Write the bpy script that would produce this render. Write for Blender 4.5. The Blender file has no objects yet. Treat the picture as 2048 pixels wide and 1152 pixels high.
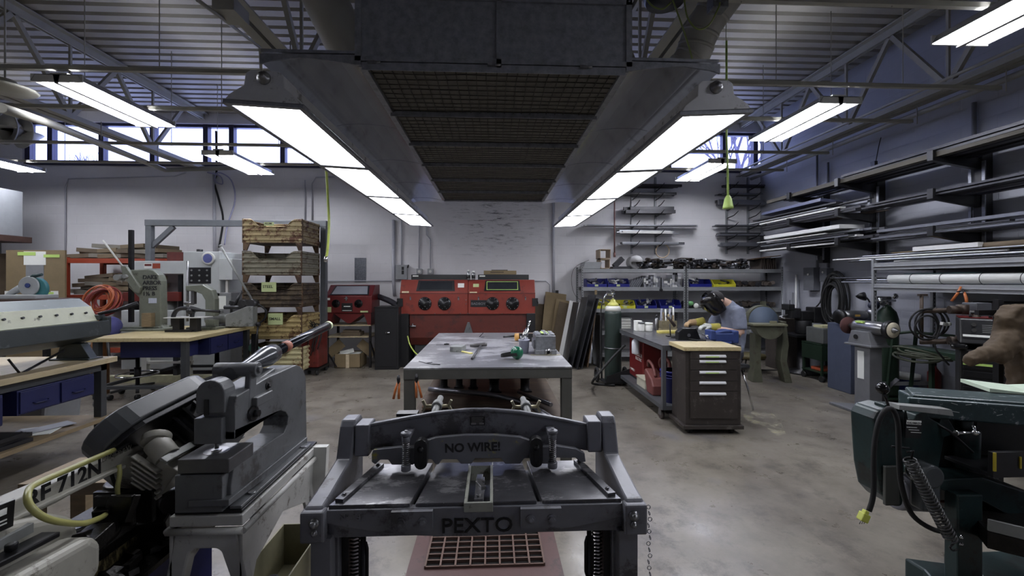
import bpy, bmesh, math, random
from mathutils import Vector as V, Matrix as MX, Euler
random.seed(7)
R = math.radians; PI = math.pi; S = math.sin; CO = math.cos
C = bpy.context.scene.collection
F = 860.0; TH = R(2.6); EYE = 1.65; HY = 560.0
def at(px, py, Y):            # point of the plane y = Y
    X = Y * math.tan(TH + math.atan((px - 1024) / F)); d = X * S(TH) + Y * CO(TH)
    return V((X, Y, EYE + (HY - py) / F * d))
def gp(px, py, z=0.0):        # point of the horizontal plane at height z
    d = (EYE - z) * F / (py - HY); r = (px - 1024) / F * d
    return V((r * CO(TH) + d * S(TH), d * CO(TH) - r * S(TH), z))
def lin(c):
    return tuple(((v / 255) / 12.92 if v / 255 <= .04045 else (((v / 255) + .055) / 1.055) ** 2.4) for v in c) + (1,)
MATS = {}
def mat(n, col=(128,128,128), rough=.55, metal=0.0, var=.18, scale=9, bump=.0, wear=None, wamt=.5, wscale=5, spec=.5, emit=None, es=1.0, alpha=None, stretch=None, coat=0, chips=None, camt=.33, cscale=18):
    if n in MATS: return MATS[n]
    m = bpy.data.materials.new(n); m.use_nodes = True; nt = m.node_tree; N = nt.nodes; L = nt.links
    b = N['Principled BSDF']; c = lin(col)
    b.inputs['Roughness'].default_value = rough; b.inputs['Metallic'].default_value = metal
    b.inputs['Specular IOR Level'].default_value = spec; b.inputs['Coat Weight'].default_value = coat
    tc = N.new('ShaderNodeTexCoord'); mp = N.new('ShaderNodeMapping'); L.new(tc.outputs['Object'], mp.inputs[0])
    if stretch: mp.inputs['Scale'].default_value = stretch
    ns = N.new('ShaderNodeTexNoise'); ns.inputs['Scale'].default_value = scale; ns.inputs['Detail'].default_value = 6
    ns.inputs['Roughness'].default_value = .65; L.new(mp.outputs[0], ns.inputs['Vector'])
    rp = N.new('ShaderNodeValToRGB'); L.new(ns.outputs[0], rp.inputs[0]); e = rp.color_ramp.elements
    e[0].position = .3; e[1].position = .7
    e[0].color = tuple(v * (1 - var) for v in c[:3]) + (1,); e[1].color = tuple(min(1, v * (1 + var)) for v in c[:3]) + (1,)
    out = rp.outputs[0]
    if wear:
        n2 = N.new('ShaderNodeTexNoise'); n2.inputs['Scale'].default_value = wscale; n2.inputs['Detail'].default_value = 9
        n2.inputs['Roughness'].default_value = .75; L.new(mp.outputs[0], n2.inputs['Vector'])
        r2 = N.new('ShaderNodeValToRGB'); L.new(n2.outputs[0], r2.inputs[0]); q = r2.color_ramp.elements
        w_ = .5 + (.5 - wamt)*.42; q[0].position = w_ - .03; q[1].position = w_ + .04
        q[0].color = (0,0,0,1); q[1].color = (1,1,1,1)
        mx = N.new('ShaderNodeMixRGB'); L.new(r2.outputs[0], mx.inputs[0]); L.new(out, mx.inputs[1]); mx.inputs[2].default_value = lin(wear); out = mx.outputs[0]
    if chips:
        n3 = N.new('ShaderNodeTexNoise'); n3.inputs['Scale'].default_value = cscale; n3.inputs['Detail'].default_value = 12; n3.inputs['Roughness'].default_value = .85
        L.new(mp.outputs[0], n3.inputs['Vector']); r3 = N.new('ShaderNodeValToRGB'); L.new(n3.outputs[0], r3.inputs[0]); q = r3.color_ramp.elements
        w_ = .5 + (.5 - camt)*.62; q[0].position = w_; q[1].position = w_ + .03; q[0].color = (0,0,0,1); q[1].color = (.8,.8,.8,1)
        mx = N.new('ShaderNodeMixRGB'); L.new(r3.outputs[0], mx.inputs[0]); L.new(out, mx.inputs[1]); mx.inputs[2].default_value = lin(chips); out = mx.outputs[0]
    L.new(out, b.inputs['Base Color'])
    if bump:
        bp = N.new('ShaderNodeBump'); bp.inputs['Strength'].default_value = bump; bp.inputs['Distance'].default_value = .004
        nb = N.new('ShaderNodeTexNoise'); nb.inputs['Scale'].default_value = scale * 6; nb.inputs['Detail'].default_value = 5
        L.new(mp.outputs[0], nb.inputs['Vector']); L.new(nb.outputs[0], bp.inputs['Height']); L.new(bp.outputs[0], b.inputs['Normal'])
    if emit:
        b.inputs['Emission Color'].default_value = lin(emit); b.inputs['Emission Strength'].default_value = es
    MATS[n] = m; return m
def glassmat(n, tint=(235,240,255), refl=.1, rough=.02):
    if n in MATS: return MATS[n]
    m = bpy.data.materials.new(n); m.use_nodes = True; nt = m.node_tree; N = nt.nodes; L = nt.links; N.clear()
    o = N.new('ShaderNodeOutputMaterial'); t = N.new('ShaderNodeBsdfTransparent'); g = N.new('ShaderNodeBsdfGlossy'); mx = N.new('ShaderNodeMixShader')
    t.inputs[0].default_value = lin(tint); g.inputs['Roughness'].default_value = rough; mx.inputs[0].default_value = refl
    L.new(t.outputs[0], mx.inputs[1]); L.new(g.outputs[0], mx.inputs[2]); L.new(mx.outputs[0], o.inputs[0]); MATS[n] = m; return m
def arc(cx, cy, r, a0, a1, n=8, ry=None):
    ry = ry or r
    return [(cx + r * CO(R(a0 + (a1 - a0) * i / n)), cy + ry * S(R(a0 + (a1 - a0) * i / n))) for i in range(n + 1)]
def smoothpath(pts, k=5):
    P = [V(p) for p in pts]; out = []
    for i in range(len(P) - 1):
        p0 = P[max(i-1, 0)]; p1 = P[i]; p2 = P[i+1]; p3 = P[min(i+2, len(P)-1)]
        for j in range(k):
            t = j / k
            out.append(.5 * ((2*p1) + (p2-p0)*t + (2*p0-5*p1+4*p2-p3)*t*t + (3*p1-p0-3*p2+p3)*t*t*t))
    out.append(P[-1]); return out
class MB:
    def __init__(s): s.b = bmesh.new(); s.mi = 0; s.T = MX()
    def add(s, vs, fs, smooth=False):
        bv = [s.b.verts.new(s.T @ V(v)) for v in vs]
        for f in fs:
            try:
                q = s.b.faces.new([bv[i] for i in f]); q.material_index = s.mi; q.smooth = smooth
            except Exception: pass
        return s
    def box(s, c, d, r=None):
        hx, hy, hz = d[0]/2, d[1]/2, d[2]/2
        m = Euler(tuple(R(a) for a in r)).to_matrix() if r else None
        vs = []
        for z in (-hz, hz):
            for x, y in ((-hx,-hy),(hx,-hy),(hx,hy),(-hx,hy)):
                p = V((x,y,z)); p = m @ p if m else p; vs.append(p + V(c))
        return s.add(vs, [(3,2,1,0),(4,5,6,7),(0,1,5,4),(1,2,6,5),(2,3,7,6),(3,0,4,7)])
    def bx(s, x0, x1, y0, y1, z0, z1): return s.box(((x0+x1)/2,(y0+y1)/2,(z0+z1)/2),(x1-x0,y1-y0,z1-z0))
    def bar(s, p, q, w, h, up=(0,0,1)):      # rectangular bar from p to q
        p = V(p); q = V(q); d = (q-p).normalized(); u = V(up)
        if abs(d.dot(u)) > .98: u = V((0,1,0)) if abs(d.y) < .9 else V((1,0,0))
        a = d.cross(u).normalized(); u = a.cross(d)
        vs = [c + a*sx*w/2 + u*sz*h/2 for c in (p,q) for sx,sz in ((-1,-1),(1,-1),(1,1),(-1,1))]
        return s.add(vs, [(3,2,1,0),(4,5,6,7),(0,1,5,4),(1,2,6,5),(2,3,7,6),(3,0,4,7)])
    def tube(s, pts, r, n=8, closed=False, cap=True):
        P = [V(p) for p in pts]; k = len(P); rs = r if isinstance(r, (list, tuple)) else [r]*k
        vs = []; prev = None
        for i in range(k):
            if closed: d = (P[(i+1) % k] - P[i-1])
            else: d = (P[min(i+1,k-1)] - P[max(i-1,0)])
            d = d.normalized() if d.length > 1e-9 else V((0,0,1))
            if prev is None:
                a = d.orthogonal().normalized()
            else:
                a = prev - d * prev.dot(d); a = a.normalized() if a.length > 1e-6 else d.orthogonal().normalized()
            prev = a; b = d.cross(a)
            for j in range(n):
                t = 2*PI*j/n; vs.append(P[i] + (a*CO(t) + b*S(t)) * rs[i])
        fs = []
        for i in range(k if closed else k-1):
            o = i*n; o2 = ((i+1) % k)*n
            for j in range(n): fs.append((o+j, o+(j+1) % n, o2+(j+1) % n, o2+j))
        s.add(vs, fs, True)
        if cap and not closed:
            s.add(vs[:n][::-1], [tuple(range(n))]); s.add(vs[-n:], [tuple(range(n))])
        return s
    def cyl(s, p, q, r, r2=None, n=14): return s.tube([p, q], [r, r if r2 is None else r2], n)
    def lathe(s, prof, c=(0,0,0), ax='z', n=20, d=None):      # prof: (radius, height)
        if d is None: d = {'x':(1,0,0),'y':(0,1,0),'z':(0,0,1)}[ax]
        d = V(d).normalized(); c = V(c); return s.tube([c + d*h for r, h in prof], [max(r,1e-4) for r, h in prof], n)
    def prism(s, poly, a, b, ax='y'):
        f = {'x': lambda u,v,w: (w,u,v), 'y': lambda u,v,w: (u,w,v), 'z': lambda u,v,w: (u,v,w)}[ax]
        n = len(poly); vs = [f(u,v,a) for u,v in poly] + [f(u,v,b) for u,v in poly]
        fs = [tuple(range(n))[::-1], tuple(range(n, 2*n))] + [(i,(i+1) % n,(i+1) % n+n,i+n) for i in range(n)]
        return s.add(vs, fs)
    def sph(s, c, r, sc=(1,1,1), n=12, rot=None):
        m = Euler(tuple(R(a) for a in rot)).to_matrix() if rot else MX.Identity(3)
        vs = []; k = n // 2
        for i in range(k+1):
            t = PI*i/k
            for j in range(n):
                p = 2*PI*j/n; vs.append(V(c) + m @ V((r*sc[0]*S(t)*CO(p), r*sc[1]*S(t)*S(p), r*sc[2]*CO(t))))
        fs = [(i*n+j, (i+1)*n+j, (i+1)*n+(j+1) % n, i*n+(j+1) % n) for i in range(k) for j in range(n)]
        return s.add(vs, fs, True)
    def build(s, name, m, parent=None, bev=0, loc=None, rot=None, sub=0, seg=2):
        bmesh.ops.remove_doubles(s.b, verts=s.b.verts, dist=1e-6)
        bmesh.ops.recalc_face_normals(s.b, faces=s.b.faces)
        me = bpy.data.meshes.new(name); s.b.to_mesh(me); s.b.free()
        o = bpy.data.objects.new(name, me); C.objects.link(o)
        for q in (m if isinstance(m, (list, tuple)) else [m]): me.materials.append(q)
        if parent: o.parent = parent
        if loc is not None: o.location = loc
        if rot: o.rotation_euler = tuple(R(a) for a in rot)
        if bev:
            k = o.modifiers.new('bevel', 'BEVEL'); k.width = bev; k.segments = seg; k.limit_method = 'ANGLE'; k.angle_limit = R(40)
        if sub:
            k = o.modifiers.new('sub', 'SUBSURF'); k.levels = sub; k.render_levels = sub
        return o
def tag(o, label=None, cat=None, group=None, kind=None):
    if label: o['label'] = label
    if cat: o['category'] = cat
    if group: o['group'] = group
    if kind: o['kind'] = kind
    return o
def thing(name, label, cat, loc=(0,0,0), rz=0, group=None):
    o = bpy.data.objects.new(name, None); C.objects.link(o); o.empty_display_size = .1
    o.location = loc; o.rotation_euler = (0,0,R(rz)); return tag(o, label, cat, group)
def dup(root, loc=None, rz=None, label=None, group=None):
    def cp(o, par):
        c = o.copy(); C.objects.link(c)
        if par: c.parent = par
        for ch in list(o.children): cp(ch, c)
        return c
    r = cp(root, None)
    if loc is not None: r.location = loc
    if rz is not None: r.rotation_euler = (r.rotation_euler[0], r.rotation_euler[1], R(rz))
    if label: r['label'] = label
    if group: r['group'] = group
    return r
def struct(o): o['kind'] = 'structure'; return o
DG = []
def text(s, size, name, m, parent, loc, rot, depth=.002, bold=0, sx=1.0, align='LEFT'):
    cu = bpy.data.curves.new('t', 'FONT'); cu.body = s; cu.size = size; cu.extrude = depth; cu.offset = bold; cu.align_x = align; cu.resolution_u = 3
    t = bpy.data.objects.new('t', cu); C.objects.link(t); bpy.context.view_layer.update()
    me = bpy.data.meshes.new_from_object(t.evaluated_get(bpy.context.evaluated_depsgraph_get()))
    bpy.data.objects.remove(t); bpy.data.curves.remove(cu); me.materials.clear(); me.materials.append(m)
    o = bpy.data.objects.new(name, me); C.objects.link(o)
    if parent: o.parent = parent
    o.location = loc; o.rotation_euler = tuple(R(a) for a in rot); o.scale = (sx,1,1); return o
# ---------- palette
white_paint = mat('white_paint', (196,196,190), .5, 0, .06, 5)
joist_paint = mat('joist_paint', (150,148,138), .5, 0, .08, 4)
galv = mat('galvanised', (135,138,145), .42, .75, .3, 26)
galv_dark = mat('galvanised_dark', (128,130,136), .5, .25, .3, 22)
sheet = mat('polished_sheet', (214,215,220), .2, .95, .06, 3)
black = mat('black_paint', (26,26,28), .4, 0, .2, 9)
blackm = mat('black_steel', (42,42,44), .38, .6, .25, 12)
rubber = mat('rubber', (22,22,23), .75, 0, .2, 12)
steel = mat('steel', (140,140,142), .34, .9, .2, 18)
darksteel = mat('dark_steel', (82,82,84), .42, .8, .3, 12)
chrome = mat('chrome', (205,206,208), .16, 1, .05, 5)
greypaint = mat('grey_machine', (94,96,98), .42, .1, .14, 9, .1, (66,65,64), .34, 6, chips=(140,140,138), camt=.28)
greypaint2 = mat('grey_machine_light', (128,130,128), .5, .05, .12, 9, .1, (84,84,80), .28, 6)
greenhammer = mat('hammer_green_grey', (112,116,104), .45, .1, .12, 10, .1, (84,84,76), .25, 7)
whitecast = mat('white_cast', (172,172,168), .5, 0, .10, 6, .15, (110,104,96), .30, 7, chips=(60,56,52), camt=.31)
orange = mat('red_orange_paint', (124,46,34), .45, 0, .1, 5, 0, (96,40,34), .3, 4)
redp = mat('red_paint', (98,28,28), .4, 0, .12, 6)
oxide = mat('oxide_red', (92,36,30), .5, 0, .2, 8, 0, (70,40,34), .35, 7)
bluep = mat('blue_paint', (28,33,74), .42, 0, .12, 8)
bluebin = mat('blue_plastic', (24,30,112), .35, 0, .08, 8)
yellowbin = mat('yellow_plastic', (190,186,52), .4, 0, .06, 8)
viseblue = mat('vise_blue', (50,66,118), .4, .1, .14, 10)
maple = mat('maple_block', (176,162,130), .45, 0, .16, 4, 0, (150,122,84), .28, 6, stretch=(6,1,6))
mapley = mat('maple_block_y', (176,162,122), .42, 0, .14, 4, 0, (140,112,78), .27, 5, stretch=(8,1,8))
wood = mat('plain_wood', (122,106,80), .6, 0, .2, 5, stretch=(2,2,9))
card = mat('cardboard', (128,112,84), .8, 0, .1, 5)
card2 = mat('cardboard_dark', (88,76,60), .85, 0, .15, 6)
paper = mat('paper', (226,228,222), .8, 0, .03, 5)
ygpaper = mat('green_note', (178,190,138), .8, 0, .03, 5)
tape = mat('green_tape', (176,206,110), .7, 0, .04, 6)
rust = mat('rusty_cream', (178,158,112), .6, .1, .16, 8, .2, (92,58,34), .44, 5)
rustdark = mat('rust_dark', (104,82,60), .65, .2, .25, 9, .2, (60,40,28), .5, 6)
shelfgrey = mat('shelf_grey', (140,142,144), .42, .25, .1, 7)
teal = mat('machine_teal', (26,44,44), .38, .15, .2, 8, .1, (14,22,22), .36, 6, chips=(96,104,104), camt=.28)
tealedge = mat('machine_teal_scuffed', (40,58,60), .38, .2, .2, 9, .1, (150,155,155), .24, 9, stretch=(3,3,3))
olive = mat('olive_drab', (84,85,70), .55, .05, .15, 8, .1, (70,62,50), .3, 6)
greencyl = mat('cylinder_green', (34,46,42), .45, .1, .1, 7)
green = mat('green_paint', (30,48,34), .45, .1, .15, 8)
leather = mat('leather_jacket', (78,64,46), .8, 0, .2, 7, .3)
stock = [mat('stock_alu', (176,178,184), .3, .7, .1, 20), mat('stock_dark', (54,54,58), .42, .35, .2, 20), mat('stock_mid', (122,124,130), .38, .7, .15, 20), mat('stock_rust', (74,66,60), .6, .3, .2, 20), mat('stock_white', (200,200,198), .45, .1, .05, 20)]
def ax(px, py, X):            # point of the plane x = X
    t = (px - 1024) / F; Y = X * (CO(TH) - t*S(TH)) / (S(TH) + t*CO(TH)); d = X*S(TH) + Y*CO(TH)
    return V((X, Y, EYE + (HY - py) / F * d))
def PXZ(pts, Y, o=(0,0,0)): return [(p.x-o[0], p.z-o[2]) for p in (at(a,b,Y) for a,b in pts)]
def PYZ(pts, X, o=(0,0,0)): return [(p.y-o[1], p.z-o[2]) for p in (ax(a,b,X) for a,b in pts)]
def bolt(m, c, r, h, d=(0,-1,0)):
    c = V(c); d = V(d).normalized(); m.lathe([(0,0),(r*1.5,.0),(r*1.5,h*.25),(0,h*.25)], c, d=d, n=12); m.lathe([(0,h*.25),(r,h*.25),(r,h),(0,h)], c, d=d, n=6)
def spring(m, p, q, r, w, turns, n=10, seg=5):
    p = V(p); q = V(q); d = (q-p).normalized(); a = d.orthogonal().normalized(); b = d.cross(a); k = turns*n
    m.tube([p + (q-p)*i/k + (a*CO(2*PI*i/n) + b*S(2*PI*i/n))*r for i in range(k+1)], w, seg)
def torus(m, c, R_, r, d=(0,0,1), n=20, k=6, e=1.0):
    c = V(c); d = V(d).normalized(); a = d.orthogonal().normalized(); b = d.cross(a)
    m.tube([c + a*CO(2*PI*i/n)*R_ + b*S(2*PI*i/n)*R_*e for i in range(n)], r, k, closed=True)
# ================= room shell
XL, XR, YB, YF, ZD = -11.2, 5.95, 9.3, -3.5, 5.15
def floor_mat():
    m = bpy.data.materials.new('concrete_floor'); m.use_nodes = True; nt = m.node_tree; N = nt.nodes; L = nt.links; b = N['Principled BSDF']
    tc = N.new('ShaderNodeTexCoord')
    def noise(sc, det=8, ro=.7, vec=None):
        n = N.new('ShaderNodeTexNoise'); n.inputs['Scale'].default_value = sc; n.inputs['Detail'].default_value = det; n.inputs['Roughness'].default_value = ro
        L.new(vec or tc.outputs['Object'], n.inputs['Vector']); return n.outputs[0]
    def ramp(src, p0, c0, p1, c1):
        r = N.new('ShaderNodeValToRGB'); L.new(src, r.inputs[0]); e = r.color_ramp.elements
        e[0].position = p0; e[0].color = c0; e[1].position = p1; e[1].color = c1; return r.outputs[0]
    def mix(f, a, c):
        x = N.new('ShaderNodeMixRGB'); L.new(f, x.inputs[0]); L.new(a, x.inputs[1]); x.inputs[2].default_value = c; return x.outputs[0]
    base = ramp(noise(1.1), .3, lin((92,86,77)), .72, lin((134,128,117)))
    W = (1,1,1,1); K = (0,0,0,1)
    c = mix(ramp(noise(2.6, 10, .8), .50, K, .66, (.85,.85,.85,1)), base, lin((66,60,54)))
    c = mix(ramp(noise(.7, 5, .6), .6, K, .7, (.6,.6,.6,1)), c, lin((106,105,112)))
    c = mix(ramp(noise(17, 8, .8), .62, K, .76, (.22,.22,.22,1)), c, lin((54,50,45)))
    L.new(c, b.inputs['Base Color'])
    rr = ramp(noise(3, 6), .3, (.22,.22,.22,1), .7, (.48,.48,.48,1)); L.new(rr, b.inputs['Roughness'])
    bp = N.new('ShaderNodeBump'); bp.inputs['Strength'].default_value = .12; bp.inputs['Distance'].default_value = .004; L.new(noise(30), bp.inputs['Height']); L.new(bp.outputs[0], b.inputs['Normal'])
    return m
def block_mat(n, col, axis):
    m = mat(n, col, .6, 0, .05, 1.2); nt = m.node_tree; N = nt.nodes; L = nt.links; b = N['Principled BSDF']
    tc = N.new('ShaderNodeTexCoord'); mp = N.new('ShaderNodeMapping'); L.new(tc.outputs['Object'], mp.inputs[0])
    mp.inputs['Rotation'].default_value = (R(90), 0, 0) if axis == 'y' else (R(90), 0, R(90))
    sp = N.new('ShaderNodeSeparateXYZ'); L.new(tc.outputs['Object'], sp.inputs[0]); cb = N.new('ShaderNodeCombineXYZ')
    L.new(sp.outputs[0 if axis == 'y' else 1], cb.inputs[0]); L.new(sp.outputs[2], cb.inputs[1])
    br = N.new('ShaderNodeTexBrick'); L.new(cb.outputs[0], br.inputs['Vector']); br.inputs['Scale'].default_value = 1
    br.inputs['Brick Width'].default_value = .4; br.inputs['Row Height'].default_value = .2; br.inputs['Mortar Size'].default_value = .006; br.inputs['Mortar Smooth'].default_value = .5
    bp = N.new('ShaderNodeBump'); bp.inputs['Strength'].default_value = .35; bp.inputs['Distance'].default_value = .006; bp.invert = True
    L.new(br.outputs['Fac'], bp.inputs['Height']); L.new(bp.outputs[0], b.inputs['Normal'])
    src = b.inputs['Base Color'].links[0].from_socket
    n2 = N.new('ShaderNodeTexNoise'); n2.inputs['Scale'].default_value = 1.6; n2.inputs['Detail'].default_value = 12; n2.inputs['Roughness'].default_value = .8; L.new(tc.outputs['Object'], n2.inputs['Vector'])
    r = N.new('ShaderNodeValToRGB'); L.new(n2.outputs[0], r.inputs[0]); r.color_ramp.elements[0].position = .62; r.color_ramp.elements[1].position = .82; r.color_ramp.elements[0].color=(0,0,0,1); r.color_ramp.elements[1].color=(.45,.45,.45,1)
    x = N.new('ShaderNodeMixRGB'); L.new(r.outputs[0], x.inputs[0]); L.new(src, x.inputs[1]); x.inputs[2].default_value = lin((120,118,124)); L.new(x.outputs[0], b.inputs['Base Color'])
    if axis == 'y':
        m2 = N.new('ShaderNodeMapping'); L.new(tc.outputs['Object'], m2.inputs[0]); m2.inputs['Location'].default_value = (-.05,0,-2.95*.9); m2.inputs['Scale'].default_value = (.75,.0,.9)
        g = N.new('ShaderNodeTexGradient'); g.gradient_type = 'SPHERICAL'; L.new(m2.outputs[0], g.inputs[0])
        m3 = N.new('ShaderNodeMapping'); L.new(tc.outputs['Object'], m3.inputs[0]); m3.inputs['Rotation'].default_value = (0,R(18),0); m3.inputs['Scale'].default_value = (1.6,1,11)
        n3 = N.new('ShaderNodeTexNoise'); n3.inputs['Scale'].default_value = 2.2; n3.inputs['Detail'].default_value = 10; n3.inputs['Roughness'].default_value = .75; L.new(m3.outputs[0], n3.inputs['Vector'])
        r3 = N.new('ShaderNodeValToRGB'); L.new(n3.outputs[0], r3.inputs[0]); e3 = r3.color_ramp.elements; e3[0].position = .53; e3[1].position = .62
        mm_ = N.new('ShaderNodeMath'); mm_.operation = 'MULTIPLY'; L.new(g.outputs['Fac'], mm_.inputs[0]); L.new(r3.outputs[0], mm_.inputs[1])
        x2 = N.new('ShaderNodeMixRGB'); L.new(mm_.outputs[0], x2.inputs[0]); L.new(x.outputs[0], x2.inputs[1]); x2.inputs[2].default_value = lin((78,78,84)); L.new(x2.outputs[0], b.inputs['Base Color'])
    return m
wallm = block_mat('painted_block', (212,211,213), 'y'); wallr = block_mat('painted_block_shaded', (150,152,160), 'x')  # right wall's paint is darkened to stand for the weaker light there
m = MB(); m.bx(XL-.3, XR+.3, YF-.3, YB+.3, -.2, 0); struct(m.build('floor', floor_mat()))
ZW0, ZW1 = 4.05, 4.93
m = MB(); m.bx(XL-.3, XR+.3, YB, YB+.25, 0, ZW0); m.bx(XL-.3, XR+.3, YB, YB+.25, ZW1, ZD)
wx0 = at(50,300,YB).x; wx1 = at(1537,300,YB).x
m.bx(XL-.3, wx0-.05, YB, YB+.25, ZW0, ZW1)
m.bx(wx1, XR+.3, YB, YB+.25, ZW0, ZW1)
struct(m.build('wall_back', wallm))
m = MB(); m.bx(XR, XR+.25, YF, YB, 0, ZD); struct(m.build('wall_right', wallr))
m = MB(); m.bx(XL-.25, XL, YF, YB, 0, ZD); struct(m.build('wall_left', wallm))
m = MB(); m.bx(XL-.3, XR+.3, YF-.25, YF, 0, ZD); struct(m.build('wall_front', wallm))
# corrugated roof deck, ribs running left to right
m = MB(); prof = []; y = YF
while y < YB + .25:
    prof += [(y, ZD), (y+.125, ZD), (y+.14, ZD+.045), (y+.19, ZD+.045)]; y += .205
n = len(prof); vs = [(XL-.3, a, b) for a, b in prof] + [(XR+.3, a, b) for a, b in prof]
m.add(vs, [(i, i+1, i+1+n, i+n) for i in range(n-1)]); m.bx(XL-.3, XR+.3, YF-.3, YB+.3, ZD+.07, ZD+.12)
struct(m.build('ceiling', mat('deck_paint', (156,153,145), .5, .1, .06, 3)))
# windows
framem = mat('window_frame', (52,52,74), .45, .2, .1, 8); paneg = glassmat('window_glass')
mull = [50, 95, 198, 301, 408, 460, 563, 666, 769, 872, 925, 1028, 1131, 1234, 1340, 1452, 1514, 1537]
for i in range(len(mull)-1):
    a = at(mull[i],300,YB).x; b = at(mull[i+1],300,YB).x; w = .05
    m = MB(); m.bx(a-w, a+w, YB+.04, YB+.16, ZW0, ZW1); m.bx(a, b, YB+.05, YB+.15, ZW0, ZW0+.045); m.bx(a, b, YB+.05, YB+.15, ZW1-.06, ZW1)
    if i == len(mull)-2: m.bx(b-w, b, YB+.04, YB+.16, ZW0, ZW1)
    if i in (6, 14): m.bx(a, b, YB+.06, YB+.13, ZW0+.42, ZW0+.46)
    fr = struct(m.build('window_%d' % (i+1), framem))
    p = MB(); p.bx(a+w, b-w, YB+.1, YB+.105, ZW0+.045, ZW1-.06); p.build('pane', paneg, fr)
m = MB(); m.bx(wx0, wx1, YB-.03, YB+.05, ZW0-.03, ZW0+.01); struct(m.build('trim_1', framem))
# bare tree outside
def tree(label, x, y, h, seed):
    rnd = random.Random(seed); t = thing('bare_tree', label, 'tree', (x, y, 0)); m = MB()
    def br(p, d, l, r, k):
        q = p + d*l; m.tube([p, q], [r, r*.7], 5)
        if k == 0: return
        for _ in range(3):
            nd = (d + V((rnd.uniform(-.8,.8), rnd.uniform(-.5,.5), rnd.uniform(-.1,.5)))).normalized(); br(p + d*l*rnd.uniform(.6,1), nd, l*.68, r*.6, k-1)
    br(V((0,0,0)), V((0,0,1)), h*.42, h*.018, 5); m.build('branches', mat('bark', (96,92,110), .8), t)
tree('bare tree seen through the long windows at the left', -16.5, 20, 7.2, 3)
tree('bare tree seen through the corner window at the right', 10.5, 18, 9.6, 5)
# ================= joists
def joist(X, lab):
    t = thing('roof_joist', lab, 'roof joist', (X, 0, 0))
    m = MB()
    for s in (-1, 1): m.bx(s*.07-.05, s*.07+.05, YF+.02, YB-.02, ZD-.04, ZD-.022); m.bx(s*.03-.008, s*.03+.008, YF+.02, YB-.02, ZD-.14, ZD-.04)
    m.build('top_chord', joist_paint, t)
    m = MB()
    for s in (-1, 1): m.bx(s*.07-.05, s*.07+.05, YF+.02, YB-.02, 3.93, 3.945); m.bx(s*.03-.008, s*.03+.008, YF+.02, YB-.02, 3.945, 4.03)
    m.build('bottom_chord', joist_paint, t)
    k = 0; y = YF+.2
    while y + 1.5 < YB:
        m = MB(); m.bar((0,y,ZD-.12), (0,y+.75,3.99), .05, .06); m.build('web_member', joist_paint, t)
        m = MB(); m.bar((0,y+.75,3.99), (0,y+1.5,ZD-.12), .05, .06); m.build('web_member', joist_paint, t)
        m = MB(); m.bar((0,y+.75,3.99), (0,y+.75,ZD-.1), .03, .03); m.build('web_member', joist_paint, t)
        y += 1.5
joist(-6.05, 'cream open-web roof joist left of the pair of pendant lights at left')
joist(-2.15, 'cream open-web roof joist just left of the hood, with conduit box')
joist(1.72, 'cream open-web roof joist just right of the hood, above bent duct')
joist(5.5, 'cream open-web roof joist beside the right hand wall')
for Y, lab in ((3.1,'nearest, at the top right corner'), (4.42,'second nearest of the five'), (5.4,'third nearest of the five'), (6.8,'fourth nearest, crossing the back windows'), (7.9,'farthest, level with the window sill')):
    m = MB(); m.bx(XL+.1, 5.5, Y-.02, Y+.02, 3.71, 3.75)
    for jx in (-6.05, -2.15, 1.72, 5.45): m.cyl((jx+.12, Y, 3.7), (jx+.12, Y, 4.05), .006, n=6)
    for jx in (-4.9,-3.3, -7.5, 3.0, 4.4): m.cyl((jx, Y, 3.7), (jx, Y, ZD-.005), .005, n=6)
    tag(m.build('strut_channel', joist_paint), 'pale metal strut channel hanging across the ceiling, ' + lab, 'strut channel')
# sprinkler / gas pipes
m = MB(); m.tube([at(0,215,4.0), at(100,247,5.2), at(330,340,8.9), at(480,335,9.1)], .045, 10)
tag(m.build('ceiling_pipe', joist_paint), 'thick cream pipe slanting under the left joist to the back wall', 'pipe')
m = MB(); m.tube([at(395,0,3.0), at(455,45,3.5), at(520,95,4.2), at(523,160,4.3)], .014, 8); m.box(at(462,22,3.4), (.16,.2,.1))
tag(m.build('conduit_run', joist_paint), 'cream conduit with square box under the joist left of the hood', 'conduit')
m = MB(); m.tube([(5.3,1,4.0),(5.3,9.0,4.0)], .02, 8); m.tube([(5.62,2,3.85),(5.62,9.1,3.85)], .035, 10)
tag(m.build('ceiling_pipe', joist_paint), 'pair of thin pipes running along the top of right wall', 'pipe')
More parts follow.
